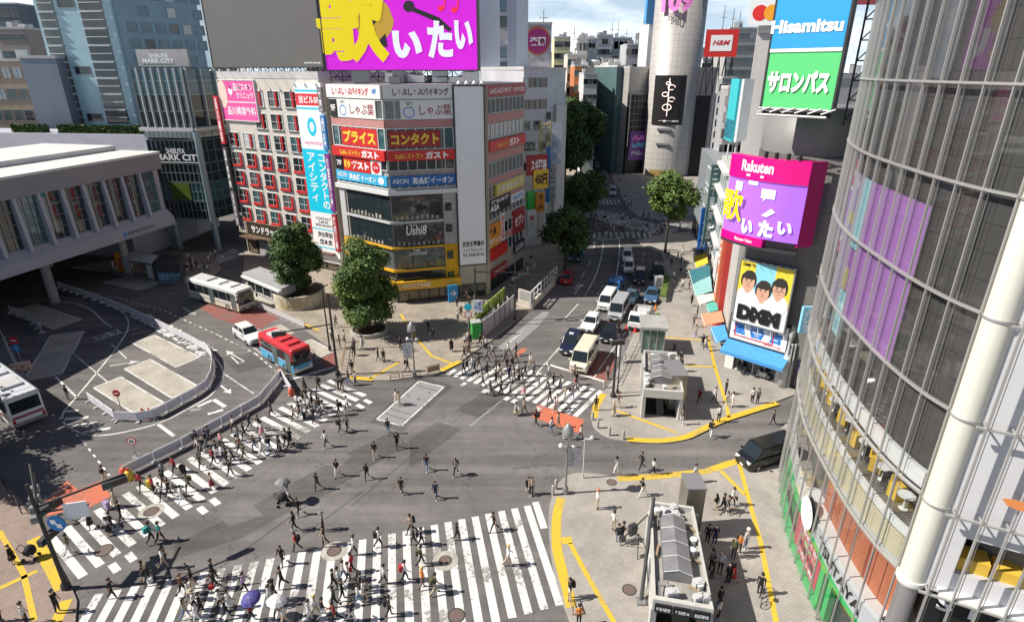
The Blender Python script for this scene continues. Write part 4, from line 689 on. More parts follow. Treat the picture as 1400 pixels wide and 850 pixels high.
sky = [('yellow_building', 'building with cream front and bright yellow flank on the skyline', 756, 777, 235, 52, (.66, .60, .36), (3, 5, 16, 2, 2, 4)), ('white_block', 'white office block with rows of arched windows on the skyline', 786, 788, 205, 54, (.68, .65, .58), (3, 8, 0, 1.6, 2.2, 4)),
 ('cream_block', 'cream office block with small paired windows in front of the yellow building', 774, 800, 200, 76, (.60, .55, .47), (4, 6, 0, 1.4, 2.2, 4.2)), ('grey_sign_block', 'block topped by a blank blue-grey advertising board on the skyline', 789, 813, 215, 54, (.36, .43, .49), (5, 1, 31, 2, 1.5, 3)), ('white_tower_block', 'white and grey stepped office block on the skyline', 812, 833, 270, 49, (.47, .49, .53), (3, 8, 24, 2.6, 2.2, 4)),
 ('grey_frame_block', 'grey block with open roof frame on the skyline beside the white stepped block', 831, 858, 280, 53, (.40, .42, .46), (4, 3, 26, 4, 3, 6)), ('orange_building', 'narrow orange fronted building far down the avenue', 784, 794, 185, 91, (.55, .20, .08), (2, 6, 0, 1.2, 1.6, 4)), ('plum_building', 'plum coloured low building beside the orange one', 794, 809, 188, 92, (.2, .11, .14), None),
 ('white_low_building', 'low white building above the avenue trees', 797, 815, 172, 102, (.6, .6, .6), (3, 3, 4, 1.4, 1.4, 4)), ('pale_shop_building', 'pale shop block with banded windows along the avenue', 829, 845, 185, 88, (.52, .52, .50), (2, 9, 2, 2.2, 1.6, 3.2)), ('dark_roof_building', 'dark roofed grey building far behind the round tower', 870, 883, 300, 44, (.12, .12, .13), None), ('gabled_grey_building', 'grey building with sloping roofline left of the round tower', 852, 882, 225, 62, (.44, .45, .47), (3, 3, 8, 3, 2, 5)),
 ('white_slab', 'bright white slab wall against the round tower', 879, 897, 205, 33, (.72, .72, .72), None), ('far_white_block', 'white block behind the red framed shop sign', 955, 1012, 230, 82, (.64, .64, .63), (8, 7, 12, 2.5, 2, 3.6)), ('far_grey_block', 'distant grey block with many small windows right of the round tower', 985, 1040, 205, 40, (.42, .41, .40), (8, 6, 20, 1.6, 1.6, 3.6)), ('brown_block', 'low brownish block at the end of the avenue', 758, 800, 330, 78, (.36, .30, .26), (6, 5, 4, 2, 2, 4)), ('small_grey_block', 'small grey block beyond the avenue trees', 806, 830, 240, 84, (.46, .45, .44), (4, 5, 2, 2, 2, 4)), ('end_block', 'hazy pale block closing the end of the avenue', 780, 838, 420, 74, (.5, .5, .51), (7, 6, 4, 3, 2.5, 5)), ('horizon_block', 'wide low distant block on the skyline right of the yellow building', 740, 900, 620, 72, (.42, .44, .47), (16, 4, 24, 4, 4, 8)), ('right_horizon_block', 'wide pale distant block on the skyline beside the red framed sign', 940, 1060, 500, 66, (.45, .46, .48), (10, 4, 20, 5, 4, 8)), ('left_horizon_block', 'distant grey block behind the hotel tower at the far left', -250, 20, 420, 50, (.36, .38, .41), (14, 5, 20, 4, 4, 8))]
for k, (x0, x1, D, yt, c, l) in enumerate([(822, 838, 196, 90, (.56, .55, .53), 'pale stacked shop front with long window bands on the right of the avenue'), (815, 833, 216, 87, (.44, .45, .47), 'grey narrow office with small panes in the receding avenue row'), (809, 826, 240, 92, (.60, .57, .50), 'cream narrow office in the receding avenue row'), (803, 820, 268, 96, (.50, .36, .30), 'reddish narrow office deep in the avenue row'), (796, 812, 300, 101, (.62, .62, .62), 'white narrow office deepest in the avenue row')]): sky.append(('avenue_office', l, x0, x1, D, yt, c, (3, 9, 0, 1.9, 1.7, 3.1)))
for nm, lab, x0, x1, D, yt, c, w in sky: block(nm, lab, x0, x1 if x1 > x0+3 else x1+12, D, yt, c, w, 14, roofk=3 if D < 300 else 0)
mb = MB(); q = pt_at(812, 205, 100); mb.lathe((q.x, q.y, 0), [(1.9, 0), (1.9, Zat(84, q)), (1.6, Zat(82, q)), (0, Zat(82, q))], 16); o = mb.build('round_white_shaft', m_white, smooth=False); tag(o, 'slim white round shaft rising among the far buildings', 'tower')
for i, (x, D, y0, y1) in enumerate([(744, 140, 34, 12), (786, 215, 54, 36), (838, 260, 50, 30), (846, 280, 52, 28), (858, 280, 53, 38), (992, 205, 40, 6), (1005, 205, 40, 10), (1014, 205, 42, 14), (818, 270, 48, 42), (962, 230, 80, 36)]):
 q = pt_at(x, D, y0); mb = MB(); z0, z1 = Zat(y0, q), Zat(y1, q); mb.tube([(q.x, q.y+3, z0-6), (q.x, q.y+3, z1)], [.22, .1], 6); mb.tube([(q.x-1, q.y+3, (z0+z1)/2), (q.x+1, q.y+3, (z0+z1)/2)], .07, 4); o = mb.build('roof_antenna', m_grey)
 tag(o, 'thin grey antenna mast on a far roof', 'antenna', 'antenna masts on the far roofs')
TC = Vector((45.0, 175.)); TR = 6.8; TZ = 56
tw = thing('round_tower', (*TC, 0), 'round silver tiled shopping tower with a black poster and pink numerals at its top', 'tower')
m_tile = tiled('tower_tile', (.46, .44, .41), (.43, .41, .385), (.28, .27, .25), 1, 2.0, 1.6, .45, vert=True, msize=.05, noise=.1, metal=.15, off=0)
mb = MB(); mb.lathe((*TC, 0), [(TR, 0), (TR, 49.0), (TR-.35, 49.0), (TR-.35, 49.7), (TR, 49.7), (TR, TZ), (TR-.6, TZ), (0, TZ)], 48); mb.build('wall', m_tile, tw, smooth=False)
for p in tw.children[0].data.polygons: p.use_smooth = abs(p.normal.z) < .5
fT = Fac((TC.x-TR, TC.y-TR-.1), (TC.x+TR, TC.y-TR-.1))
a0 = math.atan2(-TC.y, -TC.x)
def tcyl(px_, py_, r=None):   # point on the tower wall under a pixel -> angle, z
 d = ray(px_, py_); r = r or TR; A = d[0]**2+d[1]**2; B = -2*(d[0]*TC.x+d[1]*TC.y); C = TC.x**2+TC.y**2-r*r; t = (-B-math.sqrt(max(0, B*B-4*A*C)))/2/A
 return math.atan2(d[1]*t-TC.y, d[0]*t-TC.x), H+d[2]*t
def tq(a, z, r): return (TC.x+r*math.cos(a), TC.y+r*math.sin(a), z)
aL, zt_ = tcyl(897, 103); aR, zb_ = tcyl(932, 171); mb = MB(); n = 12
for i in range(n):
 a, b = aL+(aR-aL)*i/n, aL+(aR-aL)*(i+1)/n; mb.poly([tq(a, zb_, TR+.25), tq(b, zb_, TR+.25), tq(b, zt_, TR+.25), tq(a, zt_, TR+.25)])
for q in (aL, aR): mb.poly([tq(q, zb_, TR+.25), tq(q, zt_, TR+.25), tq(q, zt_, TR-.1), tq(q, zb_, TR-.1)])
for q in (zb_, zt_):
 for i in range(n): a, b = aL+(aR-aL)*i/n, aL+(aR-aL)*(i+1)/n; mb.poly([tq(a, q, TR-.1), tq(b, q, TR-.1), tq(b, q, TR+.25), tq(a, q, TR+.25)])
mb.build('poster', mat('poster_black', (.02, .018, .018), .4), tw)
neon = mat('neon_white', (.85, .66, .6), .5, emit=.7); am = (aL+aR)/2; hp = zt_-zb_
mb = MB(); mb.tube([tq(am, zb_+hp*.18, TR+.4), tq(am, zb_+hp*.94, TR+.4)], .12, 6); arc = 8*abs(aR-aL)
for k, (cz, r_, o_) in enumerate([(.36, .10, -.02), (.52, .07, .10), (.62, .07, -.1), (.76, .08, .07), (.84, .05, -.03)]):
 mb.tube([tq(am+o_*(aR-aL)+r_*1.3*(aR-aL)*math.cos(t*.5236), zb_+hp*(cz+r_*.62*math.sin(t*.5236)), TR+.38) for t in range(11 if k % 2 else 13)], .13, 5, cap=False)
mb.build('neon_lettering', neon, tw)
def tbend(s_, px0, py0, px1, py1, m, name='lettering', r=TR+.35, **k):
 A, z1 = tcyl(px0, py0); B, z0 = tcyl(px1, py1); return text(s_, (0, 0, 0), (1, 0, 0), (0, 0, 1), 1, 1, m, tw, name=name, bend=lambda x, y: Vector(tq(A+(B-A)*x, z0+(z1-z0)*y, r)), **k)
tbend('— ▬ — ▬▬', 901, 164, 927, 167, t_white, bold=.0)
m_109 = mat('pink_numeral', (.75, .22, .55), .4, emit=.25)
tbend('109', 909, -14, 945, 17, m_109, bold=.05, r=TR+.8); tbend('SHIBUYA', 915, 18, 932, 28, mat('grey_numeral', (.25, .24, .26), .5), bold=.02, r=TR+.6)
mb = MB()
for px_, py_ in ((909, 177), (907, 197)):
 A, z1 = tcyl(px_-9, py_-2); B, z0 = tcyl(px_+7, py_+3)
 mb.v += [Vector(tq(a, z, r)) for a, z, r in ((A, z0, TR+.05), (B, z0, TR+.05), (B, z1, TR+.05), (A, z1, TR+.05), (A, z0+.3, TR+.7), (B, z0+.3, TR+.7), (B, z1, TR+.7), (A, z1, TR+.7))]; i = len(mb.v)-8
 for q in ((0, 1, 2, 3), (4, 5, 6, 7), (0, 1, 5, 4), (3, 2, 6, 7), (0, 4, 7, 3), (1, 5, 6, 2)): mb.f.append([i+j for j in q]); mb.m.append(0)
mb.build('ledge_opening', m_grey, tw)
A, z1 = tcyl(888, 231); B, z0 = tcyl(921, 243); mb = MB()
for i in range(8): a, b = A+(B-A)*i/8, A+(B-A)*(i+1)/8; mb.poly([tq(a, z0, TR+.06), tq(b, z0, TR+.06), tq(b, z1, TR+.06), tq(a, z1, TR+.06)])
mb.build('entrance_opening', mat('warm_entrance', (.3, .2, .07), .5), tw); mb = MB()
for i in range(10):
 a, b = A-.15+(B-A+.3)*i/10, A-.15+(B-A+.3)*(i+1)/10; mb.poly([tq(a, z0-.6, TR+2.2), tq(b, z0-.6, TR+2.2), tq(b, z0-.2, TR+.1), tq(a, z0-.2, TR+.1)])
mb.build('entrance_canopy', mat('canopy_rust', (.42, .16, .08), .6), tw)
wl, fl_, zl_ = block('dark_glass_wing', 'dark green glazed wing left of the round tower', 841, 860, 176, 92, None, None, 16, turn=.01, tile=tiled('dark_green_clad', (.10, .165, .17), (.09, .15, .155), (.02, .03, .03), 1, 2.6, 2.2, .4, vert=True, msize=.012, noise=.1, spec=.3, off=0))
bw2, fw2, zw2 = block('silver_box_wing', 'silver tiled box jutting out above a black lattice screen beside the round tower', 858, 889, 174, 94, None, None, 14, turn=.02, tile=m_tile)
u0, u1, z0, z1 = fw2.rect((858, 129), (889, 240), .1); bx(fw2, 'dark_screen', m_black, bw2, (-.1, fw2.L+.2, 0, z1, 0, 1.2)); mb = MB()
for i in range(7): mb.tube([fw2.pt(fw2.L*i/6, 8, 1.3), fw2.pt(fw2.L*i/6, z1, 1.3)], .1, 4)
for i in range(9): z = 8+(z1-8)*i/8; mb.tube([fw2.pt(0, z, 1.3), fw2.pt(fw2.L, z, 1.3)], .1, 4)
mb.build('lattice', m_grey, bw2); sign(fw2, (.6, fw2.L-.2, 4, 12), 'purple and blue lit video screen under the lattice beside the round tower', mat('video_purple', (.10, .03, .17), .5, emit=.08), [('▞▚▞▙▛', .1, .9, .7, .86, mat('neon_pink', (.45, .12, .35), .5, emit=.1)), ('▙▞▚▛▜', .1, .9, .45, .6, mat('neon_cyan', (.06, .3, .42), .5, emit=.1)), ('▛▚▙▞▜', .1, .9, .18, .32, mat('neon_pale', (.4, .4, .45), .5))], name='video_screen', cat='screen', o=1.4)
br2, fr2, zr2 = block('silver_wing', 'silver tiled box wing right of the round tower over a black recess', 948, 974, 172, 95, None, None, 14, turn=-.01, tile=m_tile); z1 = fr2.px(965, 131)[1]; bx(fr2, 'dark_recess', m_black, br2, (-.05, fr2.L*.9, 0, z1, 0, .5))
block('grey_side_building', 'grey building with horizontal balcony lines beside the silver wing', 984, 1003, 150, 108, (.30, .31, .32), (3, 9, 2, 2.4, 1.7, 2.7), 3, fr=m_lt)
hb = thing('red_framed_sign', (*pt_at(985, 160), 20), 'square red framed white sign with slanting red letters on a roof lattice', 'sign'); fH = Fac(pt_at(966, 160, 78), pt_at(1006, 158, 78)); u0, u1, z0, z1 = fH.rect((966, 41), (1006, 78))
bx(fH, 'panel', c_red, hb, (u0, u1, z0, z1, 0, 1)); bx(fH, 'inner_panel', t_white, hb, (u0+1.3, u1-1.3, z0+1.3, z1-1.3, .9, 1.06)); fH.text('H&M', u0+1.8, u1-1.8, z0+2.6, z1-2.4, 1.1, t_red, hb, bold=.02, shear=.3)
mb = MB(); [mb.tube([fH.pt(u0+(u1-u0)*k/5, z0-9, -1), fH.pt(u0+(u1-u0)*(k+.5)/5, z0, -.3)], .16, 5) for k in range(5)]; [mb.tube([fH.pt(u0+(u1-u0)*(k+1)/5, z0-9, -1), fH.pt(u0+(u1-u0)*(k+.5)/5, z0, -.3)], .16, 5) for k in range(5)]; mb.build('support_frame', m_dark, hb)
tb = thing('rooftop_board', (*pt_at(884, 190, 20), 20), 'blue and red narrow rooftop board left of the round tower', 'billboard'); fU = Fac(pt_at(881, 190, 20), pt_at(898, 192, 20)); bx(fU, 'panel', mat('board_blue', (.08, .3, .6), .5), tb, (0, fU.L*.6, Zat(33, (0, 190)), 56, 0, 1)); bx(fU, 'side_panel', c_red, tb, (fU.L*.62, fU.L, Zat(25, (0, 190)), 56, 0, .8))
mc, fmc, zmc = block('white_logo_tower', 'tall white tower with overlapping red and orange discs near its top', 1022, 1075, 92, -60, (.56, .54, .52), None, 12, zt=46, turn=-.02)
u, z = fmc.px(1047, 18); bx(fmc, 'sign_panel', t_white, mc, (u-2.2, u+3, z-1.6, z+1.8, 0, .3)); bx(fmc, 'ledge', m_grey, mc, (0, fmc.L, z-2.6, z-2.2, 0, .4)); mb = MB()
for k, (du, mi) in enumerate(((-.75, 0), (.75, 1))): mb.poly([fmc.pt(u+du+1.0*math.cos(t*.2618), z+1.0*math.sin(t*.2618), .33+.01*k) for t in range(24)], mi)
mb.build('disc_emblem', [mat('disc_red', (.75, .03, .03), .4), mat('disc_orange', (.9, .38, .02), .4)], mc)
block('avenue_grey_building', 'grey framed building behind the teal perfume billboard', 994, 1026, 104, 122, (.33, .33, .34), (5, 8, 3, 1.5, 1.6, 2.6), 4)
ft = Fac(pt_at(998, 80, 150), pt_at(1009, 76, 150)); t = thing('teal_billboard', ft.pt(1, 10), 'tall teal and white billboard with a slim figure on the avenue side', 'billboard'); zA, zB = Zat(192, (0, 78)), Zat(108, (0, 78)); ft2 = Fac(ft.pt(ft.L, 0)[:2], pt_at(1026, 79, 150))
bx(ft, 'panel', mat('ad_teal', (.05, .50, .55), .5), t, (0, ft.L, zA, zB, 0, .3)); bx(ft2, 'side_panel', mat('ad_pale', (.68, .72, .74), .5, noise=.1, scale=.5), t, (0, ft2.L*.8, zA, zB, 0, .3)); bx(ft, 'city_picture', mat('ad_deep', (.03, .2, .27), .5, noise=.6, scale=1.5), t, (.05, ft.L-.05, zA+.3, zA+(zB-zA)*.35, .3, .33))
m_pole = mat('painted_pole', (.03, .03, .032), .5); mb = MB(); [mb.tube([ft.pt(u, zA-4, -.4), ft.pt(u, zB, -.4)], .1, 5) for u in (.2, ft.L-.2)]; mb.build('support_frame', m_white, t)
SB = [G(962, 372), G(957, 335), G(951, 305)]
fgap = Fac((34.6, 110), (29.9, 85.2)); sh = thing('avenue_shop_block', fgap.pt(8, 0), 'narrow grey shop block with pale windows along the right of the avenue', 'building'); mb = MB(); qa, qb = back(fgap, 14); mb.prism([fgap.P, fgap.pt(fgap.L, 0), qb, qa], 0, 15); mb.build('wall', mat('slate_wall', (.22, .24, .26), .6, noise=.12, scale=.4), sh)
for i in range(3): band(fgap, 12, 17.5, 3.6+i*3.6, 6.4+i*3.6, 3, g_teal, m_white, sh); band(fgap, 18.2, fgap.L-.4, 3.6+i*3.6, 6.4+i*3.6, 3, g_mid, m_lt, sh)
band(fgap, .5, fgap.L-.5, .2, 3, 10, g_dark, m_dark, sh)
fg2 = Fac((29.6, 84.5), (22.7, 56.4)); s2 = thing('awning_shop_block', fg2.pt(8, 0), 'row of small shops with white panels and an orange red pillar below the curved screen', 'building'); mb = MB(); qa, qb = back(fg2, 14); mb.prism([fg2.P, fg2.pt(fg2.L, 0), qb, qa], 0, 17); mb.build('wall', mat('shop_wall', (.45, .44, .42), .7, noise=.15, scale=.5), s2)
for i in range(4): band(fg2, .6, 11, 4+i*3.1, 6.5+i*3.1, 4, g_teal, m_white, s2)
bx(fg2, 'white_ledge', m_white, s2, *[(.3, 11.4, 6.6+i*3.1, 7.0+i*3.1, 0, .6) for i in range(4)]); band(fg2, .4, fg2.L-.4, .2, 2.8, 9, g_dark, m_dark, s2)
bx(fg2, 'pillar', mat('orange_red_pillar', (.62, .19, .09), .5, noise=.12, scale=.8), s2, (19.6, 22.0, .2, 14.5, 0, .8)); bx(fg2, 'side_pillar', mat('dark_red_pillar', (.42, .04, .03), .5), s2, (22.3, 23.9, .2, 14.5, 0, .6)); bx(fg2, 'white_strip', m_white, s2, (18.7, 19.4, .2, 14.5, 0, .7)); fg2.text('三千里', 20.2, 21.4, 4, 11, .83, t_white, s2, bold=.04, vert=True)
bx(fg2, 'notice_panel', mat('notice_dark', (.1, .03, .03), .5), s2, (15.3, 18.3, 3.2, 6.2, 0, .35)); bx(fg2, 'white_panel', m_white, s2, (12.2, 14.8, 3.2, 6.5, 0, .4))
vsign('tall blue vertical sign with pale letters above the avenue pavement', 962, 284, 340, 86, 1.35, mat('blade_blue', (.02, .14, .5), .5), 'SABON', mat('blade_pale', (.5, .7, .9), .5)); vsign('dark green narrow vertical sign beside the blue vertical sign', 972, 225, 330, 84, 1.3, mat('blade_green', (.10, .18, .17), .5), '三千里薬品', c_wh); vsign('small teal medical sign high above the dark green sign', 978, 230, 258, 87, 1.6, mat('blade_teal', (.05, .42, .42), .5), '歯', t_white); vsign('small crimson sign below the teal medical sign', 977, 258, 272, 87, 1.5, mat('blade_crimson', (.45, .03, .08), .5), '●', t_white)
def awning(label, pts, z, drop, m):
 """sloping canvas awning: two back points (wall) and two front points as pixels at height z"""
 A, B, C_, D_ = [G(*p, zz) for p, zz in zip(pts, (z, z, z-drop, z-drop))]; mb = MB()
 V = [Vector((*A, z)), Vector((*B, z)), Vector((*C_, z-drop)), Vector((*D_, z-drop))]; dn = Vector((0, 0, -.35)); up = Vector((0, 0, .05))
 mb.v = V+[v+up for v in V]+[V[2]+dn, V[3]+dn]; mb.f = [[3, 2, 1, 0], [4, 5, 6, 7], [0, 1, 5, 4], [1, 2, 6, 5], [3, 0, 4, 7], [3, 7, 6, 2], [2, 8, 9, 3]]; mb.m = [0]*7
 t = thing('shop_awning', (V[2]+V[3])/2, label, 'awning'); mb.build('canvas', m, t); mb = MB(); mb.tube([V[3], V[2]], .04, 5); mb.tube([V[0]+Vector((0, 0, -.5)), V[3]], .03, 5); mb.tube([V[1]+Vector((0, 0, -.5)), V[2]], .03, 5); mb.build('awning_frame', m_white, t)
def cloth(n, c): return mat(n, c, .8, noise=.12, scale=1.5, fine=.04)
awning('yellow awning farthest up the shop row', [(966, 347), (968, 360), (952, 366), (948, 350)], 3.2, .7, cloth('awning_yellow', (.68, .46, .03)))
awning('dark teal upper awning of the two-tone pair in the shop row', [(970, 362), (971, 376), (947, 388), (942, 370)], 3.3, .7, cloth('awning_dark_teal', (.03, .14, .17))); awning('faded pale teal awning of the two-tone pair in the shop row', [(971, 377), (974, 398), (952, 405), (947, 389)], 3.3, .7, cloth('awning_pale_teal', (.22, .42, .42)))
awning('small cream awning in the shop row', [(975, 401), (978, 410), (958, 416), (953, 405)], 3.1, .5, cloth('awning_cream', (.62, .58, .48))); awning('small green teal awning below the cream one', [(979, 412), (982, 424), (969, 427), (966, 415)], 3.1, .5, cloth('awning_teal', (.08, .36, .30))); awning('salmon orange awning near the blue one', [(986, 425), (990, 440), (964, 445), (959, 430)], 3.1, .5, cloth('awning_salmon', (.72, .25, .14))); awning('bright blue awning on the side of the corner drugstore', [(990, 444), (996, 463), (980, 468), (972, 448)], 3.1, .5, cloth('awning_blue', (.06, .28, .62)))
Fs = Fac(G(996, 502), G(1072, 527)); LS = Fs.L
sz = thing('screen_building', Fs.pt(LS/2, 0), 'dark tiled building with curved corner carrying the lit screen and portrait billboard', 'building')
m_dt = tiled('dark_tile', (.17, .165, .155), (.15, .145, .14), (.09, .09, .085), 1, 1.4, 1.4, .5, vert=True, msize=.02, noise=.15, off=0)
e0, e1 = Fs.pt(0, 0), Fs.pt(LS+3.2, 0); fpoly = [Vector(e0[:2]), Vector(e1[:2]), Vector(e1[:2])-Fs.n*14+Fs.e*2, Vector((33, 70)), Vector((27.2, 61)), Vector((23.2, 56.5))]
mb = MB(); mb.prism(fpoly, 0, 21.3); mb.build('wall', m_dt, sz)
mb = MB(); dc = Fs.pt(LS*.55, 0, -5.2); mb.lathe((dc.x, dc.y, 0), [(4.9, 21.3), (4.9, 25.1), (0, 25.1)], 36); o = mb.build('drum', mat('drum_grey', (.20, .195, .19), .5, noise=.08, scale=.4, streak=True), sz)
for p in o.data.polygons: p.use_smooth = abs(p.normal.z) < .5
bx(Fs, 'upper_block', m_dt, sz, (LS*.72, LS+3.1, 21.32, 25, -9, -1.4))
sign(Fs, (-.3, LS-.4, 3.5, 6.0), 'white drugstore sign with blue characters and a red outline over the blue awning', t_white, [('堂', .06, .28, .25, .85, t_blue, dict(bold=.05)), ('書', .36, .60, .22, .85, t_blue, dict(bold=.05)), ('店', .66, .92, .2, .85, t_blue, dict(bold=.05)), ('DRUG STORE', .62, .92, .05, .14, t_red)], name='drugstore_sign', th=.35, frame=m_dark)
dsg = [o for o in COL.objects if o.name.startswith('drugstore_sign')][-1]; mb = MB()
for a in ((.15, 3.9, 3.85, 3.95), (.15, 3.9, 5.75, 5.85), (3.8, 3.9, 3.95, 5.75), (.15, .25, 3.95, 5.75)): Fs.box(mb, *a, .36, .39)
mb.build('red_outline', t_red, dsg)
mb = MB(); V = [Fs.pt(-.4, 3.35, .05), Fs.pt(LS+.1, 3.35, .05), Fs.pt(LS+.1, 2.55, 1.9), Fs.pt(-.4, 2.55, 1.9)]; mb.v = V+[v+Vector((0, 0, .05)) for v in V]+[V[2]-Vector((0, 0, .3)), V[3]-Vector((0, 0, .3))]; mb.f = [[3, 2, 1, 0], [4, 7, 6, 5], [0, 1, 5, 4], [1, 2, 6, 5], [3, 0, 4, 7], [2, 3, 7, 6], [3, 2, 8, 9]]; mb.m = [0]*7
t = thing('shop_awning', Fs.pt(2.5, 2.5, 1.5), 'long bright blue awning over the drugstore entrance', 'awning'); mb.build('canvas', cloth('awning_blue', (0, 0, 0)), t)
band(Fs, .2, LS-.9, .15, 2.5, 4, g_dark, m_white, sz); bx(Fs, 'white_pier', m_white, sz, (-.35, .5, .13, 2.6, .05, .35), (LS-.8, LS+.5, .13, 2.6, .05, .3))
band(Fs, LS+.7, LS+3, .15, 3.2, 2, glass('navy_glass', (.02, .02, .08)), m_dark, sz)
u0, z1 = Fs.px(1013, 357, .9); u1, z0 = Fs.px(1074, 447, .9); u0 = Fs.px(1007, 400, .9)[0]; u1 = Fs.px(1079, 412, .9)[0]; z0 = Fs.px(1037, 446, .9)[1]; z1 = Fs.px(1048, 362, .9)[1]
pb = sign(Fs, (u0, u1, z0, z1), 'white and yellow billboard of three dark-haired men in white shirts over black capitals', t_white, [('DMM', .07, .90, .05, .30, t_black, dict(bold=.09, dz=.1)), ('DMM TV', .05, .3, .92, .97, t_black, dict(dz=.02))], name='portrait_billboard', cat='billboard', o=.6, th=.3, frame=m_grey)
m_skinp = mat('print_skin', (.62, .36, .25), .6); m_hairp = mat('print_hair', (.03, .025, .022), .6); m_shirtp = mat('print_shirt', (.70, .71, .73), .6); ww, hh = u1-u0, z1-z0
mb = MB(); Fs.quad(mb, u0, u1, z0+hh*.4, z1, .905, 0); mb.build('colour_field', mat('print_yellow', (.75, .6, .05), .5), pb); mb = MB(); Fs.quad(mb, u0+ww*.3, u0+ww*.68, z0+hh*.5, z1, .907, 0); mb.build('colour_field', mat('print_cyan', (.25, .62, .72), .5), pb)
def ell(mb, cu, cz, ru, rz, o, mi, a0=0, a1=360): mb.poly([Fs.pt(u0+ww*(cu+ru*math.cos(R(a))), z0+hh*(cz+rz*math.sin(R(a))), o) for a in range(a0, a1, 15)], mi)
for i, (cu, cz, g) in enumerate([(.2, .68, 0), (.79, .66, 1), (.5, .57, 0)]):
 mb = MB(); o = .91+.02*i; ell(mb, cu, cz-.25, .2, .17, o, 2); ell(mb, cu, cz-.13, .055, .06, o+.002, 0); ell(mb, cu, cz-.01, .118, .155, o+.004, 0); mb.poly([Fs.pt(u0+ww*(cu+a), z0+hh*(cz+b), o+.007) for a, b in ((-.125, -.01), (-.1, .055), (-.05, .03), (.0, .045), (.06, .03), (.105, .055), (.125, -.005), (.14, .09), (.1, .16), (.03, .185), (-.06, .175), (-.13, .1))], 1); ell(mb, cu-.12, cz+.02, .03, .09, o+.003, 1); ell(mb, cu+.12, cz+.02, .03, .09, o+.003, 1)
 for s_ in (-1, 1):
  ell(mb, cu+s_*.045, cz+.012, .02, .01, o+.009, 1)
  if g: Fs.quad(mb, u0+ww*(cu+s_*.05-.04), u0+ww*(cu+s_*.05+.04), z0+hh*(cz-.03), z0+hh*(cz-.02), o+.011, 1); Fs.quad(mb, u0+ww*(cu+s_*.05-.04), u0+ww*(cu+s_*.05+.04), z0+hh*(cz+.035), z0+hh*(cz+.043), o+.011, 1)
 ell(mb, cu, cz-.035, .02, .02, o+.009, 3); ell(mb, cu, cz-.075, .04, .008, o+.009, 3)
 mb.build('portrait', [m_skinp, m_hairp, m_shirtp, mat('print_lip', (.45, .2, .15), .6)], pb)
mb = MB(); [mb.tube([Fs.pt(u0+ww*k/7, z1+.1, .6), Fs.pt(u0+ww*(k+.3)/7, z1+.35, 1.7)], .025, 4) for k in range(8)]; [mb.tube([Fs.pt(u0+ww*k/4, z0-.1, .6), Fs.pt(u0+ww*(k+.3)/4, z0-.5, 1.5)], .025, 4) for k in range(5)]; mb.build('sign_lamp', m_white, pb)
def chain(pts): # arc-length lookup on a plan polyline
 acc = [0]
 for a, b in zip(pts, pts[1:]): acc.append(acc[-1]+(b-a).length)
 def at(s):
  for i in range(len(pts)-1):
   if s <= acc[i+1] or i == len(pts)-2:
    t = (s-acc[i])/(acc[i+1]-acc[i]); p = pts[i].lerp(pts[i+1], t); d = (pts[i+1]-pts[i]).normalized(); return p, Vector((d.y, -d.x))
 return at, acc[-1]
def bent(mb, at, s0, s1, z0, z1, o0, o1, n, mi=0):
 i0 = len(mb.v)
 for k in range(n+1):
  p, nn = at(s0+(s1-s0)*k/n)
  for o, z in ((o0, z0), (o1, z0), (o1, z1), (o0, z1)): q = p+nn*o; mb.v.append(Vector((q.x, q.y, z)))
 for k in range(n):
  a = i0+4*k
  for j in range(4): mb.f.append([a+j, a+(j+1) % 4, a+4+(j+1) % 4, a+4+j]); mb.m.append(mi)
 mb.f.append([i0, i0+3, i0+2, i0+1]); mb.m.append(mi); a = i0+4*n; mb.f.append([a, a+1, a+2, a+3]); mb.m.append(mi)
def solve_px(px_, py_, z): return G(px_, py_, z)
zt2, zb2 = 19.8, 14.0
a_ = Vector(Fs.pt(-2.2, 0, 1.0)[:2]); m1 = Vector(Fs.pt(-1.0, 0, 1.75)[:2]); m2 = Vector(Fs.pt(1.0, 0, 2.3)[:2]); m3 = Vector(Fs.pt(3.0, 0, 2.4)[:2]); b_ = Vector(Fs.pt(4.9, 0, 2.1)[:2])
plan = []
PP = [a_, m1, m2, m3, b_]
for i in range(len(PP)-1):
 a, b, c, d = PP[max(i-1, 0)], PP[i], PP[i+1], PP[min(i+2, 4)]
 for k in range(5): t = k/5; plan.append(.5*((2*b)+(c-a)*t+(2*a-5*b+4*c-d)*t*t+(3*b-a-3*c+d)*t**3))
plan.append(b_); at, LA = chain(plan)
sc = thing('curved_led_screen', Fs.pt(2, 14), 'curved purple lit screen under a magenta fascia on the building corner', 'screen')
m_pur = mat('screen_purple', (.34, .12, .68), .5, emit=.3); m_fas = mat('fascia_magenta', (.72, .0, .22), .4); m_fas_shade = mat('fascia_magenta_shaded', (.42, .0, .13), .4)
def zof(px_, py_):
 best = None
 for i in range(60):
  p, nn = at(LA*i/59); z = Zat(py_, p); x = proj(p.x, p.y, z)[0]
  if best is None or abs(x-px_) < best[0]: best = (abs(x-px_), LA*i/59, z)
 return best[1], best[2]
sL, zTL = zof(1000, 240); sR, zTR = zof(1108, 255); _, zBL = zof(992, 310); _, zBR = zof(1097, 338); zT = (zTL+zTR)/2; zB = (zBL+zBR)/2; zF = zof(1060, 218)[1]
mb = MB(); bent(mb, at, 0, LA, zB, zT, -.8, 0, 24); mb.build('screen_panel', m_pur, sc)
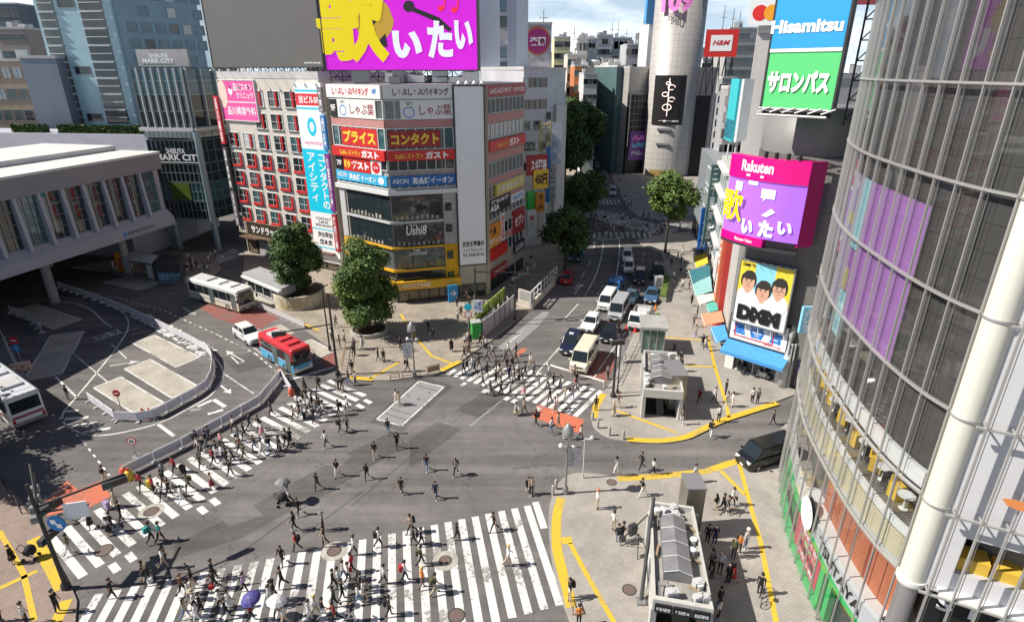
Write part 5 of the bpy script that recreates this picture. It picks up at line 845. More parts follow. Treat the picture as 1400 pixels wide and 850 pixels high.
mb = MB(); bent(mb, at, -.0, LA, zT+.02, zF, -.8, .12, 24); mb.build('fascia', m_fas, sc); mb = MB(); bent(mb, at, 0, LA*.62, zB-.75, zB-.02, -.8, .1, 16); mb.build('lower_fascia', m_fas, sc); mb = MB(); bent(mb, at, -.05, LA+.05, zB-1.0, zB-.77, -.8, .05, 20); mb.build('base_frame', m_dark, sc)
pe, ne = at(LA); fe2 = Fac(pe, pe.lerp(Vector(Fs.pt(LS+.9, 0, -.1)[:2]), .55)); bx(fe2, 'side_panel', m_fas_shade, sc, (.02, fe2.L, zB-.3, zF, -.4, .0))  # the side's shade is put into a darker magenta
def btext(s_, s0, s1, z0, z1, m, o=.15, par=None, at_=None, **k):
 A = at_ or at
 def bd(x, y): p, nn = A(s0+(s1-s0)*x); p = p+nn*o; return Vector((p.x, p.y, z0+(z1-z0)*y))
 return text(s_, (0, 0, 0), (1, 0, 0), (0, 0, 1), 1, 1, m, par or sc, bend=bd, **k)
hs = zT-zB; 
btext('Rakuten', LA*.22, LA*.62, zT+.35*(zF-zT), zF-.15*(zF-zT), t_white, .14, bold=.03); btext('━', LA*.3, LA*.52, zT+.15*(zF-zT), zT+.25*(zF-zT), t_white, .14)
btext('Rakuten Video', LA*.26, LA*.5, zB-.55, zB-.25, t_white, .13); btext('歌', LA*.01, LA*.33, zB+hs*.22, zB+hs*.8, m_syel, .3, bold=.02); btext('い', LA*.33, LA*.48, zB+hs*.04, zB+hs*.3, m_swh, .13, bold=.07); btext('た', LA*.55, LA*.72, zB+hs*.04, zB+hs*.34, m_swh, .13, bold=.06); btext('い', LA*.76, LA*.92, zB+hs*.14, zB+hs*.36, m_swh, .13, bold=.05)
def bquad(mb, pts, o=.08, mi=0):
 q = []
 for x, y in pts: p, nn = at(LA*x); p = p+nn*o; q.append((p.x, p.y, zB+hs*y))
 mb.poly(q, mi)
mb = MB(); bquad(mb, [(.16, .78), (.26, .78), (.26, .94), (.16, .94)]); bquad(mb, [(.52, .72), (.68, .72), (.68, .88), (.52, .88)]); bquad(mb, [(.34, .92), (.46, .92), (.46, .985), (.34, .985)]); bquad(mb, [(.55, .72), (.58, .72), (.55, .66)]); bquad(mb, [(.56, .42), (.66, .56), (.71, .5), (.62, .4)]); mb.build('speech_bubble_picture', m_swh, sc)
mb = MB(); [mb.box((at(LA*k)[0].x, at(LA*k)[0].y, zF+.3), (.25, .25, .5)) for k in (.5, .62, .75, .87)]; mb.build('sign_lamp', m_dark, sc)
q0 = pt_at(1041, 51, 148); q1 = pt_at(1136, 47, 152); fhz = Fac(q0, q1); zb0 = Zat(150, q0.lerp(q1, .5)); uS = fhz.px(1090, 69); 
hz = rooftop(fhz, 0, fhz.L, zb0, 37.5, 24.6, 'large rooftop billboard, blue above and green below with white lettering', mat('billboard_green', (.10, .58, .19), .45), 'rooftop_billboard', 'billboard', d=.6)
bx(fhz, 'upper_panel', mat('billboard_blue', (.025, .33, .68), .45), hz, (.02, fhz.L-.02, uS[1]+.15, 37.45, .0, .05)); bx(fhz, 'white_rule', t_white, hz, (.02, fhz.L-.02, uS[1]-.12, uS[1]+.13, 0, .07))
a = fhz.px(1054, 47); b = fhz.px(1159, 26); fhz.text('Hisamitsu', a[0], b[0]-.15, a[1], b[1]+.15, .09, t_white, hz, bold=.045); a = fhz.px(1046, 127); b = fhz.px(1136, 97); fhz.text('サロンパス', a[0]+.1, b[0]+.1, a[1], b[1], .09, t_white, hz, bold=.06)
mb = MB()
for u in (fhz.L+.4, fhz.L+1.7): mb.tube([fhz.pt(u, 24, -2), fhz.pt(u, 37, -2)], .08, 5)
for i in range(9):
 z = 24.5+i*1.4; mb.tube([fhz.pt(fhz.L+.4, z, -2), fhz.pt(fhz.L+1.7, z, -2)], .05, 4); mb.tube([fhz.pt(fhz.L+.4, z, -2), fhz.pt(fhz.L+1.7, z+1.4, -2)], .05, 4); mb.tube([fhz.pt(fhz.L+1.7, z, -2), fhz.pt(fhz.L+3.4, z, -4)], .05, 4)
mb.build('ladder_frame', m_dark, hz)
mb = MB(); [mb.tube([fhz.pt(k, 24.9, .6), fhz.pt(k+1, 25.3, .6)], .06, 5) for k in range(6)]; mb.tube([fhz.pt(0, 24.7, .7), fhz.pt(fhz.L, 24.7, .7)], .09, 5); mb.tube([fhz.pt(0, 25.2, .5), fhz.pt(fhz.L, 25.2, .5)], .06, 5); mb.build('walkway', m_white, hz)
block('rear_white_building', 'white rooftop block and dark machinery seen behind the lattice of the big billboard', 1128, 1182, 75, 108, (.58, .57, .55), None, 10, roofk=5); vsign('pink square rooftop sign between the billboard and the curved glass front', 1182, -20, 7, 70, 3.4, mat('pink_sign', (.7, .12, .14), .5), '', t_white)
vsign('pale blue vertical sign in the dark gap beside the glass front', 1101, 418, 453, 47, 1.0, mat('lit_blue_sign', (.25, .55, .75), .5), '占い館', t_white)
KP = [Vector(p) for p in ((27, 46), (24.6, 42.6), (22.5, 40), (20.3, 36.6), (18.9, 33.4), (17.8, 30), (17.05, 26), (16.65, 23), (16.6, 20.6), (16.8, 19.35))]
qp = []
for i in range(len(KP)-1):
 a, b, c, d = KP[max(i-1, 0)], KP[i], KP[i+1], KP[min(i+2, len(KP)-1)]
 for k in range(6): t = k/6; qp.append(.5*((2*b)+(c-a)*t+(2*a-5*b+4*c-d)*t*t+(3*b-a-3*c+d)*t**3))
qp.append(KP[-1]); qat, QL = chain(qp)
qb_ = thing('curved_glass_building', (18, 26, 0), 'curved glass-fronted building filling the right side with closely spaced mullions', 'building')
def qpix(px_, py_, o=0.):
 d = ray(px_, py_); best = None
 for i in range(len(qp)-1, 0, -1):
  f = Fac(qp[i-1], qp[i]); u, z = f.px(px_, py_, o)
  if -.05 <= u <= f.L+.05: return sum((b-a).length for a, b in zip(qp[:i-1], qp[1:i]))+u, z
def yof(y):
 for i in range(400):
  s = QL*i/399
  if qat(s)[0].y <= y: return s
 return QL
m_led = tiled('led_grey', (.085, .079, .076), (.078, .073, .07), (.045, .042, .04), 1, 1.35, 1.0, .45, vert=True, msize=.02, noise=.08, off=0, spec=.4)
m_sil = mat('silver_mullion', (.52, .51, .49), .35, .55); m_cream = mat('cream_cladding', (.66, .65, .57), .45, noise=.08, scale=.5, streak=True); m_lw = tiled('white_cladding', (.62, .62, .64), (.60, .60, .62), (.45, .45, .47), 1, 2.6, 2.6, .5, vert=True, msize=.006, noise=.05, off=0)
ZT = 44
mb = MB(); bent(mb, qat, 0, QL-.3, 12.9, ZT, -1.9, -.32, 54); mb.build('led_wall', m_led, qb_)
mb = MB(); core = [p+n_*-2.2 for p, n_ in (qat(QL*i/20) for i in range(21))]; mb.prism(core+[Vector((24, 14)), Vector((44, 30))], 0, ZT-.1); mb.build('core_wall', mat('core_grey', (.16, .155, .15), .7), qb_)
rings = [8, 12, 16, 20, 24.15, 27.6, 31.6, 35.6, 39.6, 43.6]
for z in rings: mb = MB(); bent(mb, qat, 0, QL, z-.045, z+.045, -.06, .08, 60); mb.build('ring_beam', m_sil, qb_)
nm = int(QL/1.32)
mm = bpy.data.meshes.new('mullion'); mb = MB(); mb.box((0, 0, 8.1+(ZT-8.1)/2), (.055, .1, ZT-8.1)); mb.box((.16, .1, 8.1+(ZT-8.1)/2), (.022, .022, ZT-8.1)); mm.from_pydata([tuple(v) for v in mb.v], [], mb.f); mm.materials.append(m_sil)
ml_ = bpy.data.meshes.new('lower_mullion'); mb = MB(); mb.box((0, 0, 4.05), (.05, .09, 7.7)); ml_.from_pydata([tuple(v) for v in mb.v], [], mb.f); ml_.materials.append(m_sil)
g_skin = see('clear_glazing', (.86, .88, .88), .5)
for i in range(nm+1):
 s = QL*i/nm; p, n_ = qat(min(s, QL-.01)); rz = math.atan2(n_.y, n_.x)+math.pi/2
 for me_, nme in ((mm, 'mullion'), (ml_, 'lower_mullion')):
  o = bpy.data.objects.new(nme, me_); COL.objects.link(o); o.parent = qb_; o.location = (p.x-18, p.y-26, 0); o.rotation_euler = (0, 0, rz)
mb = MB(); i0 = 0
for k in range(nm+1):
 p, n_ = qat(min(QL*k/nm, QL-.001)); q = p-n_*.05
 mb.v += [Vector((q.x, q.y, .25)), Vector((q.x, q.y, ZT))]
for k in range(nm): mb.f.append([2*k, 2*k+2, 2*k+3, 2*k+1]); mb.m.append(0)
mb.build('glazing', g_skin, qb_)
m_qp = mat('media_violet', (.32, .15, .40), .5, emit=.06); m_qt = mat('media_teal', (.26, .46, .50), .5, emit=.15); m_qy = mat('media_olive', (.42, .40, .16), .5, emit=.12); m_qr = mat('media_red', (.40, .10, .14), .5, emit=.1); m_qm = mat('media_pink', (.50, .10, .38), .5, emit=.15)
mw = thing('media_wall_reflection', (18, 26, 16), 'purple and teal reflection put in as glowing panels behind the curved glass front', 'screen')  # colours reflected in the glass, put in as glowing panels
sA, sB = yof(32.5), yof(23.6)
for nme, a, b, z0, z1, m in [('violet_panel', yof(29.2), sB, 15.6, 22.9, m_qp), ('teal_panel', yof(30.6), yof(29.25), 19.3, 22.9, m_qt), ('teal_panel', yof(30.6), yof(29.25), 14.4, 16.9, m_qt), ('pale_panel', sA, yof(30.65), 15.6, 22.9, mat('media_lilac', (.34, .28, .40), .5, emit=.12)), ('olive_panel', yof(32), yof(30.9), 20.3, 20.9, m_qy), ('olive_panel', yof(30.5), yof(29.9), 17, 18.2, m_qy), ('violet_panel', yof(30.6), yof(29.25), 17.0, 19.2, m_qp)]:
 mb = MB(); bent(mb, qat, a, b, z0, z1, -.34, -.28 if nme != 'olive_panel' else -.26, 8); mb.build(nme, m, mw)
mb = MB()
for a, b, z0, z1, mi in [(yof(21.7), yof(20.9), 31.6, 36.2, 1), (yof(23.2), yof(22.9), 31.2, 36, 1), (yof(24.3), yof(24.0), 31.2, 36, 1), (yof(26.2), yof(25.9), 31.2, 36, 1), (yof(20.9), yof(20.1), 31.6, 32.4, 0), (yof(20.9), yof(20.1), 33.4, 34.2, 0), (yof(20.9), yof(20.1), 35.2, 36, 0)]: bent(mb, qat, a, b, z0, z1, -.34, -.28, 3, mi)
mb.build('letter_reflection', [m_qm, m_qr], mw)  # glowing strokes copy sign letters reflected in the glass
def qband(name, s0, s1, z0, z1, o0, o1, m, n=40): mb = MB(); bent(mb, qat, s0, s1, z0, z1, o0, o1, n); return mb.build(name, m, qb_)
qband('floor_slab', 0, QL-.3, 12.0, 12.75, -2.1, -.25, m_white); qband('floor_slab', 0, QL-.3, 9.35, 9.75, -2.1, -.3, m_white); qband('cream_band', 0, QL-.3, 8.1, 9.3, -2.1, -.28, tiled('cream_panels', (.60, .54, .38), (.57, .51, .36), (.35, .31, .22), 1, .62, 4, .5, vert=True, msize=.02, off=0)); qband('cafe_backwall', 0, QL-.3, 9.75, 12, -2.15, -1.7, mat('cafe_wall', (.13, .12, .11), .7, noise=.6, scale=.8)); qband('cafe_floor', 0, QL-.3, 9.752, 9.77, -2.1, -.45, mat('cafe_floor', (.16, .14, .12), .6, noise=.5, scale=1)); qband('cafe_ceiling_beam', 0, QL-.3, 11.7, 11.99, -1.2, -1.0, m_grey)
for i in range(26):
 s = yof(38)+(QL-1-yof(38))*i/26; p, n_ = qat(s); q = p-n_*(1.0+.25*rnd.random()); mb = MB()
 if i % 3 == 0: mb.box((q.x, q.y, 10.2), (.55, .55, .75), rnd.random()); mb.box((q.x, q.y+.25, 10.65), (.5, .1, .5), .2)
 elif i % 3 == 1: mb.lathe((q.x, q.y, 9.76), [(.25, 0), (.04, .04), (.04, .7), (.38, .72), (.38, .76), (0, .76)], 12)
 else: mb.box((q.x, q.y, 10.0), (.42, .42, .06), .3); [mb.box((q.x+a, q.y+b, 9.88), (.04, .04, .24)) for a in (-.17, .17) for b in (-.17, .17)]; mb.box((q.x, q.y+.2, 10.3), (.42, .05, .55), .3)
 mb.build(['cafe_sofa', 'cafe_table', 'cafe_chair'][i % 3], [mat('mustard_seat', (.65, .42, .05), .6), m_white, m_dark][i % 3], qb_)
qband('louvre_wall', yof(27.5), QL-.25, 4.6, 7.7, -1.4, -.9, tiled('terracotta_panel', (.50, .17, .09), (.46, .155, .08), (.16, .02, .02), 1, .9, 9, .6, vert=True, msize=.03, off=0)); qband('louvre_wall', 0, yof(27.55), 4.6, 7.7, -1.5, -1.1, mat('dark_lobby', (.16, .15, .14), .5, noise=.5, scale=.8))
qband('soffit', 0, QL-.2, 7.72, 8.05, -2, -.2, m_lt); qband('planter_ledge', yof(29), QL-.3, 4.42, 4.6, -1.4, -.3, m_white); qband('sign_band', yof(27.5), QL-.2, 3.3, 4.4, -.5, -.2, mat('band_grey', (.56, .57, .6), .5)); qband('sign_band', 0, yof(27.5), 3.5, 4.4, -.5, -.25, m_white)
m_gr = mat('green_frame', (.04, .50, .14), .45); qband('green_frame', yof(34), QL-.3, 3.0, 3.28, -.5, -.15, m_gr); qband('green_frame', yof(34), yof(24), .15, .5, -.5, -.12, m_gr)
for y in (33.8, 24.2, 23.2, 20.2): qband('green_frame', yof(y+.25), yof(y-.25), .5, 3.0, -.5, -.15, m_gr, 4)
qband('shop_window', yof(33.4), yof(20), .5, 3.0, -.9, -.6, g_dark)
def qt(s_, y0, y1, z0, z1, m, o=-.15, **k): return btext(s_, yof(y0), yof(y1), z0, z1, m, o, qb_, qat, **k)
qt('TSUTAYA', 25.4, 20.6, 3.5, 4.2, t_black, -.17, bold=.03); mb = MB(); s0 = yof(27.0); mb.v = []
dk = [qat(s0+.95*math.cos(k*.2618))[0] for k in range(24)]; dn = [qat(s0+.95*math.cos(k*.2618))[1] for k in range(24)]
mb.poly([(dk[k].x+dn[k].x*.12, dk[k].y+dn[k].y*.12, 4.3+.95*math.sin(k*.2618)) for k in range(24)]); mb.poly([(dk[k].x-dn[k].x*.1, dk[k].y-dn[k].y*.1, 4.3+.99*math.sin(k*.2618)) for k in range(24)], 1); mb.build('round_sign', [t_white, m_dark], qb_)
po = thing('red_poster', (*qat(yof(26))[0], 1), 'red pink poster with pale scribbled lettering in the green framed shop window', 'poster'); mb = MB(); bent(mb, qat, yof(29), yof(24.6), .6, 2.9, -.5, -.3, 8); mb.build('panel', mat('poster_red', (.62, .07, .12), .5, noise=.2, scale=1), po)
for k in range(4): btext(['※✲※✲', '✲❋※❋', '※❋✲※', '❋✲※✲'][k], yof(28.2-k*.12), yof(25.4), .75+k*.5, 1.15+k*.5, [t_white, t_black, mat('poster_green', (.35, .6, .3), .5), t_white][k], -.29, po, qat, bold=.04)
qband('blue_yellow_banner', yof(20.4), yof(19.6), 1.4, 3.2, -.3, -.1, mat('banner_blue', (.03, .2, .6), .5), 3); qband('yellow_banner', yof(20.6), yof(20.4), 1.4, 3.2, -.3, -.1, mat('banner_yellow', (.8, .6, .03), .5), 2)
cc = Vector((17.12, 18.9)); mb = MB(); mb.lathe((*cc, 0), [(.48, 8.05), (.48, ZT)], 32); o = mb.build('column', m_cream, qb_, smooth=True); mb = MB(); mb.lathe((*cc, 0), [(.5, 7.7), (.56, 7.85), (.56, 8.05), (.2, 8.05)], 32); mb.build('column_base', m_white, qb_); mb = MB(); mb.lathe((*cc, 0), [(.4, 0), (.4, 7.69)], 32); mb.build('lower_column', mat('steel_column', (.42, .41, .42), .3, .6), qb_, smooth=True)
for z in rings[1:]: mb = MB(); mb.lathe((*cc, 0), [(.49, z-.04), (.53, z-.04), (.53, z+.04), (.49, z+.04)], 32); mb.build('column_ring', m_sil, qb_)
fq_ = Fac((17.25, 18.55), (27.2, 13.45)); LQ = fq_.L
bx(fq_, 'flank_wall', m_lw, qb_, (.05, LQ, 10.8, ZT, -2.6, 0), (.05, .95, 8.0, 10.8, -2.6, 0), (3.7, LQ, 8.0, 10.8, -2.6, 0), (.95, 3.7, 8.0, 9.0, -2.6, 0))
bx(fq_, 'recess', m_dark, qb_, (.95, 3.7, 9.0, 10.8, -2.6, -1.6)); bx(fq_, 'cafe_sofa', MATS['mustard_seat'], qb_, (1.05, 2.1, 9.0, 9.6, -1.2, -.3), (2.3, 3.6, 9.0, 9.5, -1.2, -.3)); bx(fq_, 'lower_wall', m_lw, qb_, (.3, LQ, 7.78, 7.95, -2.6, -.02)); bx(fq_, 'dark_fascia', m_black, qb_, (.4, LQ, 5.6, 7.76, -2.6, -.1)); bx(fq_, 'ground_wall', m_grey, qb_, (.4, LQ, .13, 5.58, -2.6, -.4)); bx(fq_, 'cafe_shelf', m_white, qb_, (.6, LQ, 7.95, 8.1, 0, .5))
fq_.text('STARBUCKS', .8, 9.9, 6.85, 7.6, -.07, t_white, qb_, bold=.03, sp=1.5)
for i in range(12):
 u = .2+i*.85; mb = MB(); fq_.box(mb, u-.035, u+.035, 4.4, ZT, .5, .62); fq_.box(mb, u+.12, u+.14, 4.4, ZT, .5, .54); mb.build('flank_mullion', m_sil, qb_)
for z in rings: bx(fq_, 'flank_ring', m_sil, qb_, (-.1, LQ, z-.04, z+.04, .48, .6), *[(.17+i*.85, .23+i*.85, z-.03, z+.03, 0, .48) for i in range(12)])
mb = MB(); u, z = fq_.px(1389, 689, .8); mb.poly([fq_.pt(u+a, z+b, .82) for a, b in ((-.45, .12), (-.1, .2), (.4, .14), (.9, .16), (.9, -.16), (.1, -.22), (-.25, -.12))]); mb.build('orange_decal', mat('decal_orange', (.72, .25, .08), .5), qb_)
def subway(name, label, corners, zr, foot, rz_=0, big=True, wallh=1.2):
 TL, TR_, BR, BL = [G(*c, zr) for c in corners]; t = thing(name, (BL+BR)/2, label, 'subway entrance')
 def P(u, v, z): a = TL.lerp(TR_, u); b = BL.lerp(BR, u); q = a.lerp(b, v); return Vector((q.x, q.y, z))
 def bxq(name_, m, u0, u1, v0, v1, z0, z1): mb = MB(); mb.prism([P(u0, v0, 0)[:2], P(u1, v0, 0)[:2], P(u1, v1, 0)[:2], P(u0, v1, 0)[:2]], z0, z1); return mb.build(name_, m, t)
 bxq('roof_slab', mat('roof_gravel', (.30, .285, .26), .9, noise=.35, scale=1.5, fine=.2), .04, .96, .02, .98, zr-.45, zr-.3)
 for a in ((0, 1, .965, 1), (0, 1, 0, .025), (0, .045, .025, .965), (.955, 1, .025, .965)): bxq('parapet', mat('parapet_white', (.50, .49, .46), .6, noise=.15, scale=1), *a, zr-.75, zr)
 for u, v in ((.03, .97), (.97, .97), (.03, .5), (.97, .5), (.03, .03), (.97, .03)): mb = MB(); mb.box(P(u, v, (zr-.75)/2+.06), (.3, .3, zr-.75-.14)); mb.build('post', m_lt, t)
 bxq('stair_wall', mat('stair_wall', (.5, .48, .44), .7, noise=.2, scale=1), .03, .09, .03, .97, .13, wallh+.1); bxq('stair_wall', MATS['stair_wall'], .91, .97, .03, .97, .13, wallh+.1); bxq('stair_wall', MATS['stair_wall'], .09, .91, .03, .1, .13, zr-.8); bxq('stair_well', m_black, .1, .9, .12, .9, .135, .2)
 mb = MB(); za, zb = zr+.25, zr+.5; u0, u1, v0, v1 = .2, .72, .2, .78; um = (u0+u1)/2; V = [P(u0, v0, za), P(um, v0, zb), P(u1, v0, za), P(u0, v1, za), P(um, v1, zb), P(u1, v1, za)]; mb.poly([V[0], V[3], V[4], V[1]]); mb.poly([V[1], V[4], V[5], V[2]]); mb.poly([V[3], P(u0, v1, zr-.3), P(u1, v1, zr-.3), V[5], V[4]]); mb.poly([V[0], P(u0, v0, zr-.3), P(u0, v1, zr-.3), V[3]]); mb.poly([V[2], V[5], P(u1, v1, zr-.3), P(u1, v0, zr-.3)]); mb.poly([V[0], V[1], V[2], P(u1, v0, zr-.3), P(u0, v0, zr-.3)])
 mb.build('gabled_canopy', mat('canopy_grey', (.19, .19, .195), .4, noise=.25, scale=.8), t); [MB().tube([P(u0, v0+(v1-v0)*k/4, za+.02), P(um, v0+(v1-v0)*k/4, zb+.02), P(u1, v0+(v1-v0)*k/4, za+.02)], .03, 4).build('canopy_rib', m_lt, t) for k in range(5)]
 r = random.Random(len(label))
 for k in range(26 if big else 16):
  u, v = r.choice([(r.uniform(.06, .18), r.uniform(.05, .95)), (r.uniform(.76, .93), r.uniform(.05, .95)), (r.uniform(.1, .9), r.uniform(.82, .95)), (r.uniform(.1, .6), r.uniform(.04, .16))]); q = P(u, v, zr-.3+.15); mb = MB(); kind = k % 4
  if kind == 0: mb.box(q+Vector((0, 0, .1)), (r.uniform(.3, .7), r.uniform(.3, .5), .5), r.random()*.3); mb.lathe(q+Vector((0, 0, .35)), [(.16, 0), (.16, .04), (0, .04)], 10)
  elif kind == 1: w = P(u, min(.95, v+.12), zr-.2); mb.tube([q, q+Vector((0, 0, .2)), w+Vector((0, 0, .12)), w], .04, 6)
  elif kind == 2: mb.lathe(q-Vector((0, 0, .14)), [(.14, 0), (.14, .35), (.2, .36), (.2, .42), (0, .44)], 10)
  else: mb.box(q, (.9, .12, .1), r.random()*3)
  mb.build(['roof_unit', 'roof_pipe', 'roof_vent', 'roof_timber'][kind], [m_lt, m_grey, m_white, mat('timber', (.3, .22, .14), .8)][kind], t)
 if big:
  f = Fac(P(.02, 1, 0)[:2], P(.98, 1, 0)[:2])
  for i, s_ in enumerate(('地下鉄 半蔵門線', '〒 渋谷駅 A8', '東急田園都市線')): bx(f, 'station_sign', m_black, t, (f.L*(.02+.33*i), f.L*(.32+.33*i), zr-.72, zr-.2, .02, .12)); f.text(s_, f.L*(.05+.33*i), f.L*(.29+.33*i), zr-.6, zr-.35, .135, t_white, t)
  bx(f, 'yellow_sill', mat('tread_yellow', (.75, .45, .03), .6), t, (f.L*.1, f.L*.85, .14, .17, -.6, .2))
 return t, P
subway('subway_entrance', 'large flat subway entrance with grey gabled canopy and black signs, nearest the camera', [(889, 684), (948, 692), (976, 833), (893, 818)], 3.3, None)
subway('subway_entrance', 'smaller subway entrance with white parapet beside the waiting traffic', [(880, 478), (925, 481), (935, 536), (880, 532)], 3.0, None, big=False)
def steel_box(label, px_l, px_r, py_base, ztop, dpt, name='lift_shaft', m=None):
 A, B = G(px_l, py_base), G(px_r, py_base); f = Fac(A, B); t = thing(name, f.pt(f.L/2, 0), label, 'lift'); bx(f, 'shaft', m or mat('brushed_steel', (.36, .34, .29), .3, .75, noise=.2, scale=.8, streak=True), t, (0, f.L, .13, ztop, -dpt, 0)); bx(f, 'roof', m_grey, t, (-.04, f.L+.04, ztop+.003, ztop+.1, -dpt-.04, .04)); bx(f, 'door', m_grey, t, (f.L*.2, f.L*.8, .15, 2.2, .005, .04)); bx(f, 'door_seam', m_dark, t, (f.L*.49, f.L*.51, .16, 2.19, .04, .045)); return t
steel_box('tall brushed steel lift shaft at the rear of the large subway entrance', 931, 955, 740, 4.1, 1.5); steel_box('steel clad lift shaft on the right flank of the smaller subway entrance', 913, 935, 562, 3.5, 3.0)
A, B = G(876, 484), G(906, 486); fgx = Fac(A, B); t = thing('glass_shelter', fgx.pt(1, 0), 'glass sided lift shelter with flat pale roof behind the smaller subway entrance', 'shelter'); bx(fgx, 'roof', mat('shelter_top', (.36, .355, .34), .7, noise=.2, scale=1), t, (-.25, fgx.L+.25, 3.0, 3.3, -3.2, .35)); bx(fgx, 'glass_wall', mat('green_glass', (.12, .22, .18), .08, spec=.9, noise=.4, scale=1.2), t, (.05, fgx.L-.05, .2, 2.95, -2.9, -.05))
[bx(fgx, 'post', m_alu, t, (u-.05, u+.05, .14, 2.98, -.02, .06)) for u in (0, fgx.L*.33, fgx.L*.66, fgx.L)]; [bx(fgx, 'post', m_alu, t, (u-.05, u+.05, .14, 2.98, -3, -2.92)) for u in (0, fgx.L)]
def pavilion(name, label, cat, pts, z0, z1, roofm, wallm, over=.3, posts=0):
 P = [G(*p) for p in pts]; c = sum(P, Vector((0, 0)))/len(P); t = thing(name, c, label, cat); mb = MB(); mb.prism([c+(p-c)*(1+over/max(1, (p-c).length)) for p in P], z1, z1+.28); mb.build('roof', roofm, t)
 if wallm: mb = MB(); mb.prism(P, z0, z1-.003); mb.build('wall', wallm, t)
 for p in (P if posts else []): mb = MB(); mb.lathe((p.x, p.y, .13), [(.07, 0), (.07, z1-.13)], 8); mb.build('post', m_alu, t)
 return t, P
t, P = pavilion('police_box', 'low pale kiosk with grey flat roof behind the front tree by the bus stop', 'kiosk', [(341, 404), (388, 425), (408, 415), (362, 396)], .13, 2.9, mat('kiosk_roof', (.33, .33, .33), .7, noise=.2, scale=1), mat('kiosk_wall', (.55, .54, .50), .6), .6)
fk = Fac(P[0], P[1]); band(fk, .4, fk.L-.3, 1.0, 2.5, 4, g_dark, m_lt, t); bx(fk, 'fascia', m_white, t, (-.4, fk.L+.4, 2.62, 2.9, .02, .5))
t, P = pavilion('bus_shelter', 'pale roofed bus shelter in the shade under the station bridge', 'shelter', [(180, 378), (212, 384), (216, 374), (186, 368)], .13, 2.6, mat('shelter_roof', (.4, .45, .47), .5), None, .3, 1); fk = Fac(P[0], P[1]); bx(fk, 'poster_panel', m_lt, t, (fk.L-1.2, fk.L-.1, .3, 2.3, -.05, .05)); bx(fk, 'glass_back', g_mid, t, (.2, fk.L-1.3, .5, 2.3, -1.9, -1.84))
t, P = pavilion('shaded_kiosk', 'dark kiosk with a coloured picture panel in front of the glass entrance', 'kiosk', [(217, 386), (250, 387), (254, 372), (226, 370)], .13, 2.4, m_dark, mat('kiosk_dark', (.06, .06, .065), .5), .15); fk = Fac(P[0], P[1]); bx(fk, 'picture_panel', mat('picture_multi', (.2, .32, .42), .5, noise=.9, scale=2.5), t, (.1, fk.L-.1, .3, 1.5, .01, .05))
q = G(170, 372); t = thing('orange_board', (q.x, q.y, .13), 'bright orange upright notice board under the station bridge', 'notice board'); mb = MB(); mb.box((q.x, q.y, 1.6), (1.5, .3, 3)); mb.build('panel', mat('board_orange', (.72, .26, .02), .5), t); mb = MB(); mb.box((q.x, q.y-.17, 1.4), (1.1, .02, 1.8)); mb.build('poster', mat('board_print', (.45, .12, .05), .5, noise=.6, scale=3), t)
q = G(640, 402); t = thing('blue_sign_board', (q.x-9.2+4, q.y-.5, .13), 'blue advertising board with a white arrow at the shop entrance under the blank billboard', 'sign board'); fk = Fac((G(613, 414)), (G(626, 412))); bx(fk, 'panel', mat('board_blue2', (.02, .25, .62), .5), t, (0, fk.L, .13, 2.4, 0, .2)); fk.text('→', .2, fk.L-.2, .9, 1.7, .22, t_white, t)
def wallrun(name, label, cat, pts, h, m, th=.12, posts=0, z0=.13, gap=0., lean=0):
 P = [G(*p) for p in pts]; t = thing(name, P[0], label, cat); mb = MB()
 for a, b in zip(P, P[1:]): f = Fac(a, b); f.box(mb, 0, f.L, z0+gap, z0+h, -th, 0)
 mb.build('panel', m, t)
 if posts:
  mb = MB()
  for a, b in zip(P, P[1:]): f = Fac(a, b); k = max(1, int(f.L/posts)); [f.box(mb, f.L*i/k-.04, f.L*i/k+.04, z0, z0+h+.08, -.2, .07) for i in range(k+1)]
  mb.build('post', m_grey, t)
 return t
wallrun('hoarding', 'translucent grey construction hoarding along the avenue kerb by the crossing', 'fence', [(660, 463), (676, 450), (703, 425)], 2.0, mat('grey_hoarding', (.42, .40, .43), .35, noise=.15, scale=.8), posts=1.5)
wallrun('green_hoarding', 'green and yellow construction panels on the plaza corner', 'fence', [(647, 462), (660, 440), (690, 412)], 1.8, mat('lime_panel', (.32, .45, .06), .5, noise=.5, scale=1.2), posts=1.5)
q = G(651, 463); t = thing('green_booth', (*q, .13), 'small bright green booth at the end of the construction panels', 'booth'); mb = MB(); mb.box((q.x, q.y, 1.1), (1.0, .8, 1.95), .3); mb.build('panel', mat('booth_green', (.03, .38, .06), .5), t); mb = MB(); mb.box((q.x, q.y, 2.13), (1.1, .9, .1), .3); mb.build('roof', m_lt, t)
for k in range(7):
 a = G(655+k*6.5, 452-k*5.6); t = thing('stored_barrier', (*a, .13), 'grey folded barrier stacked inside the construction hoarding', 'barrier', 'folded barriers inside the hoarding'); mb = MB(); rz = R(50+k*9); mb.box((a.x, a.y, .75), (1.3, .08, .9), rz); mb.build('panel', [m_lt, m_white, m_grey][k % 3], t); mb = MB(); [mb.tube([(a.x+x*math.cos(rz), a.y+x*math.sin(rz), .13), (a.x+x*math.cos(rz), a.y+x*math.sin(rz), 1.25)], .03, 5) for x in (-.6, .6)]; mb.build('leg', m_dark, t)
P = [G(727, 424), G(762, 386), G(742, 386), G(708, 418)]; t = thing('ramp_wall', P[0], 'pale stone parapet with railings round the underground ramp beside the avenue', 'wall'); mb = MB(); m_st = mat('ramp_stone', (.50, .46, .40), .8, noise=.15, scale=1)
for a, b in ((P[0], P[1]), (P[3], P[0])): f = Fac(a, b); f.box(mb, 0, f.L, .0, .9, -.35, 0)
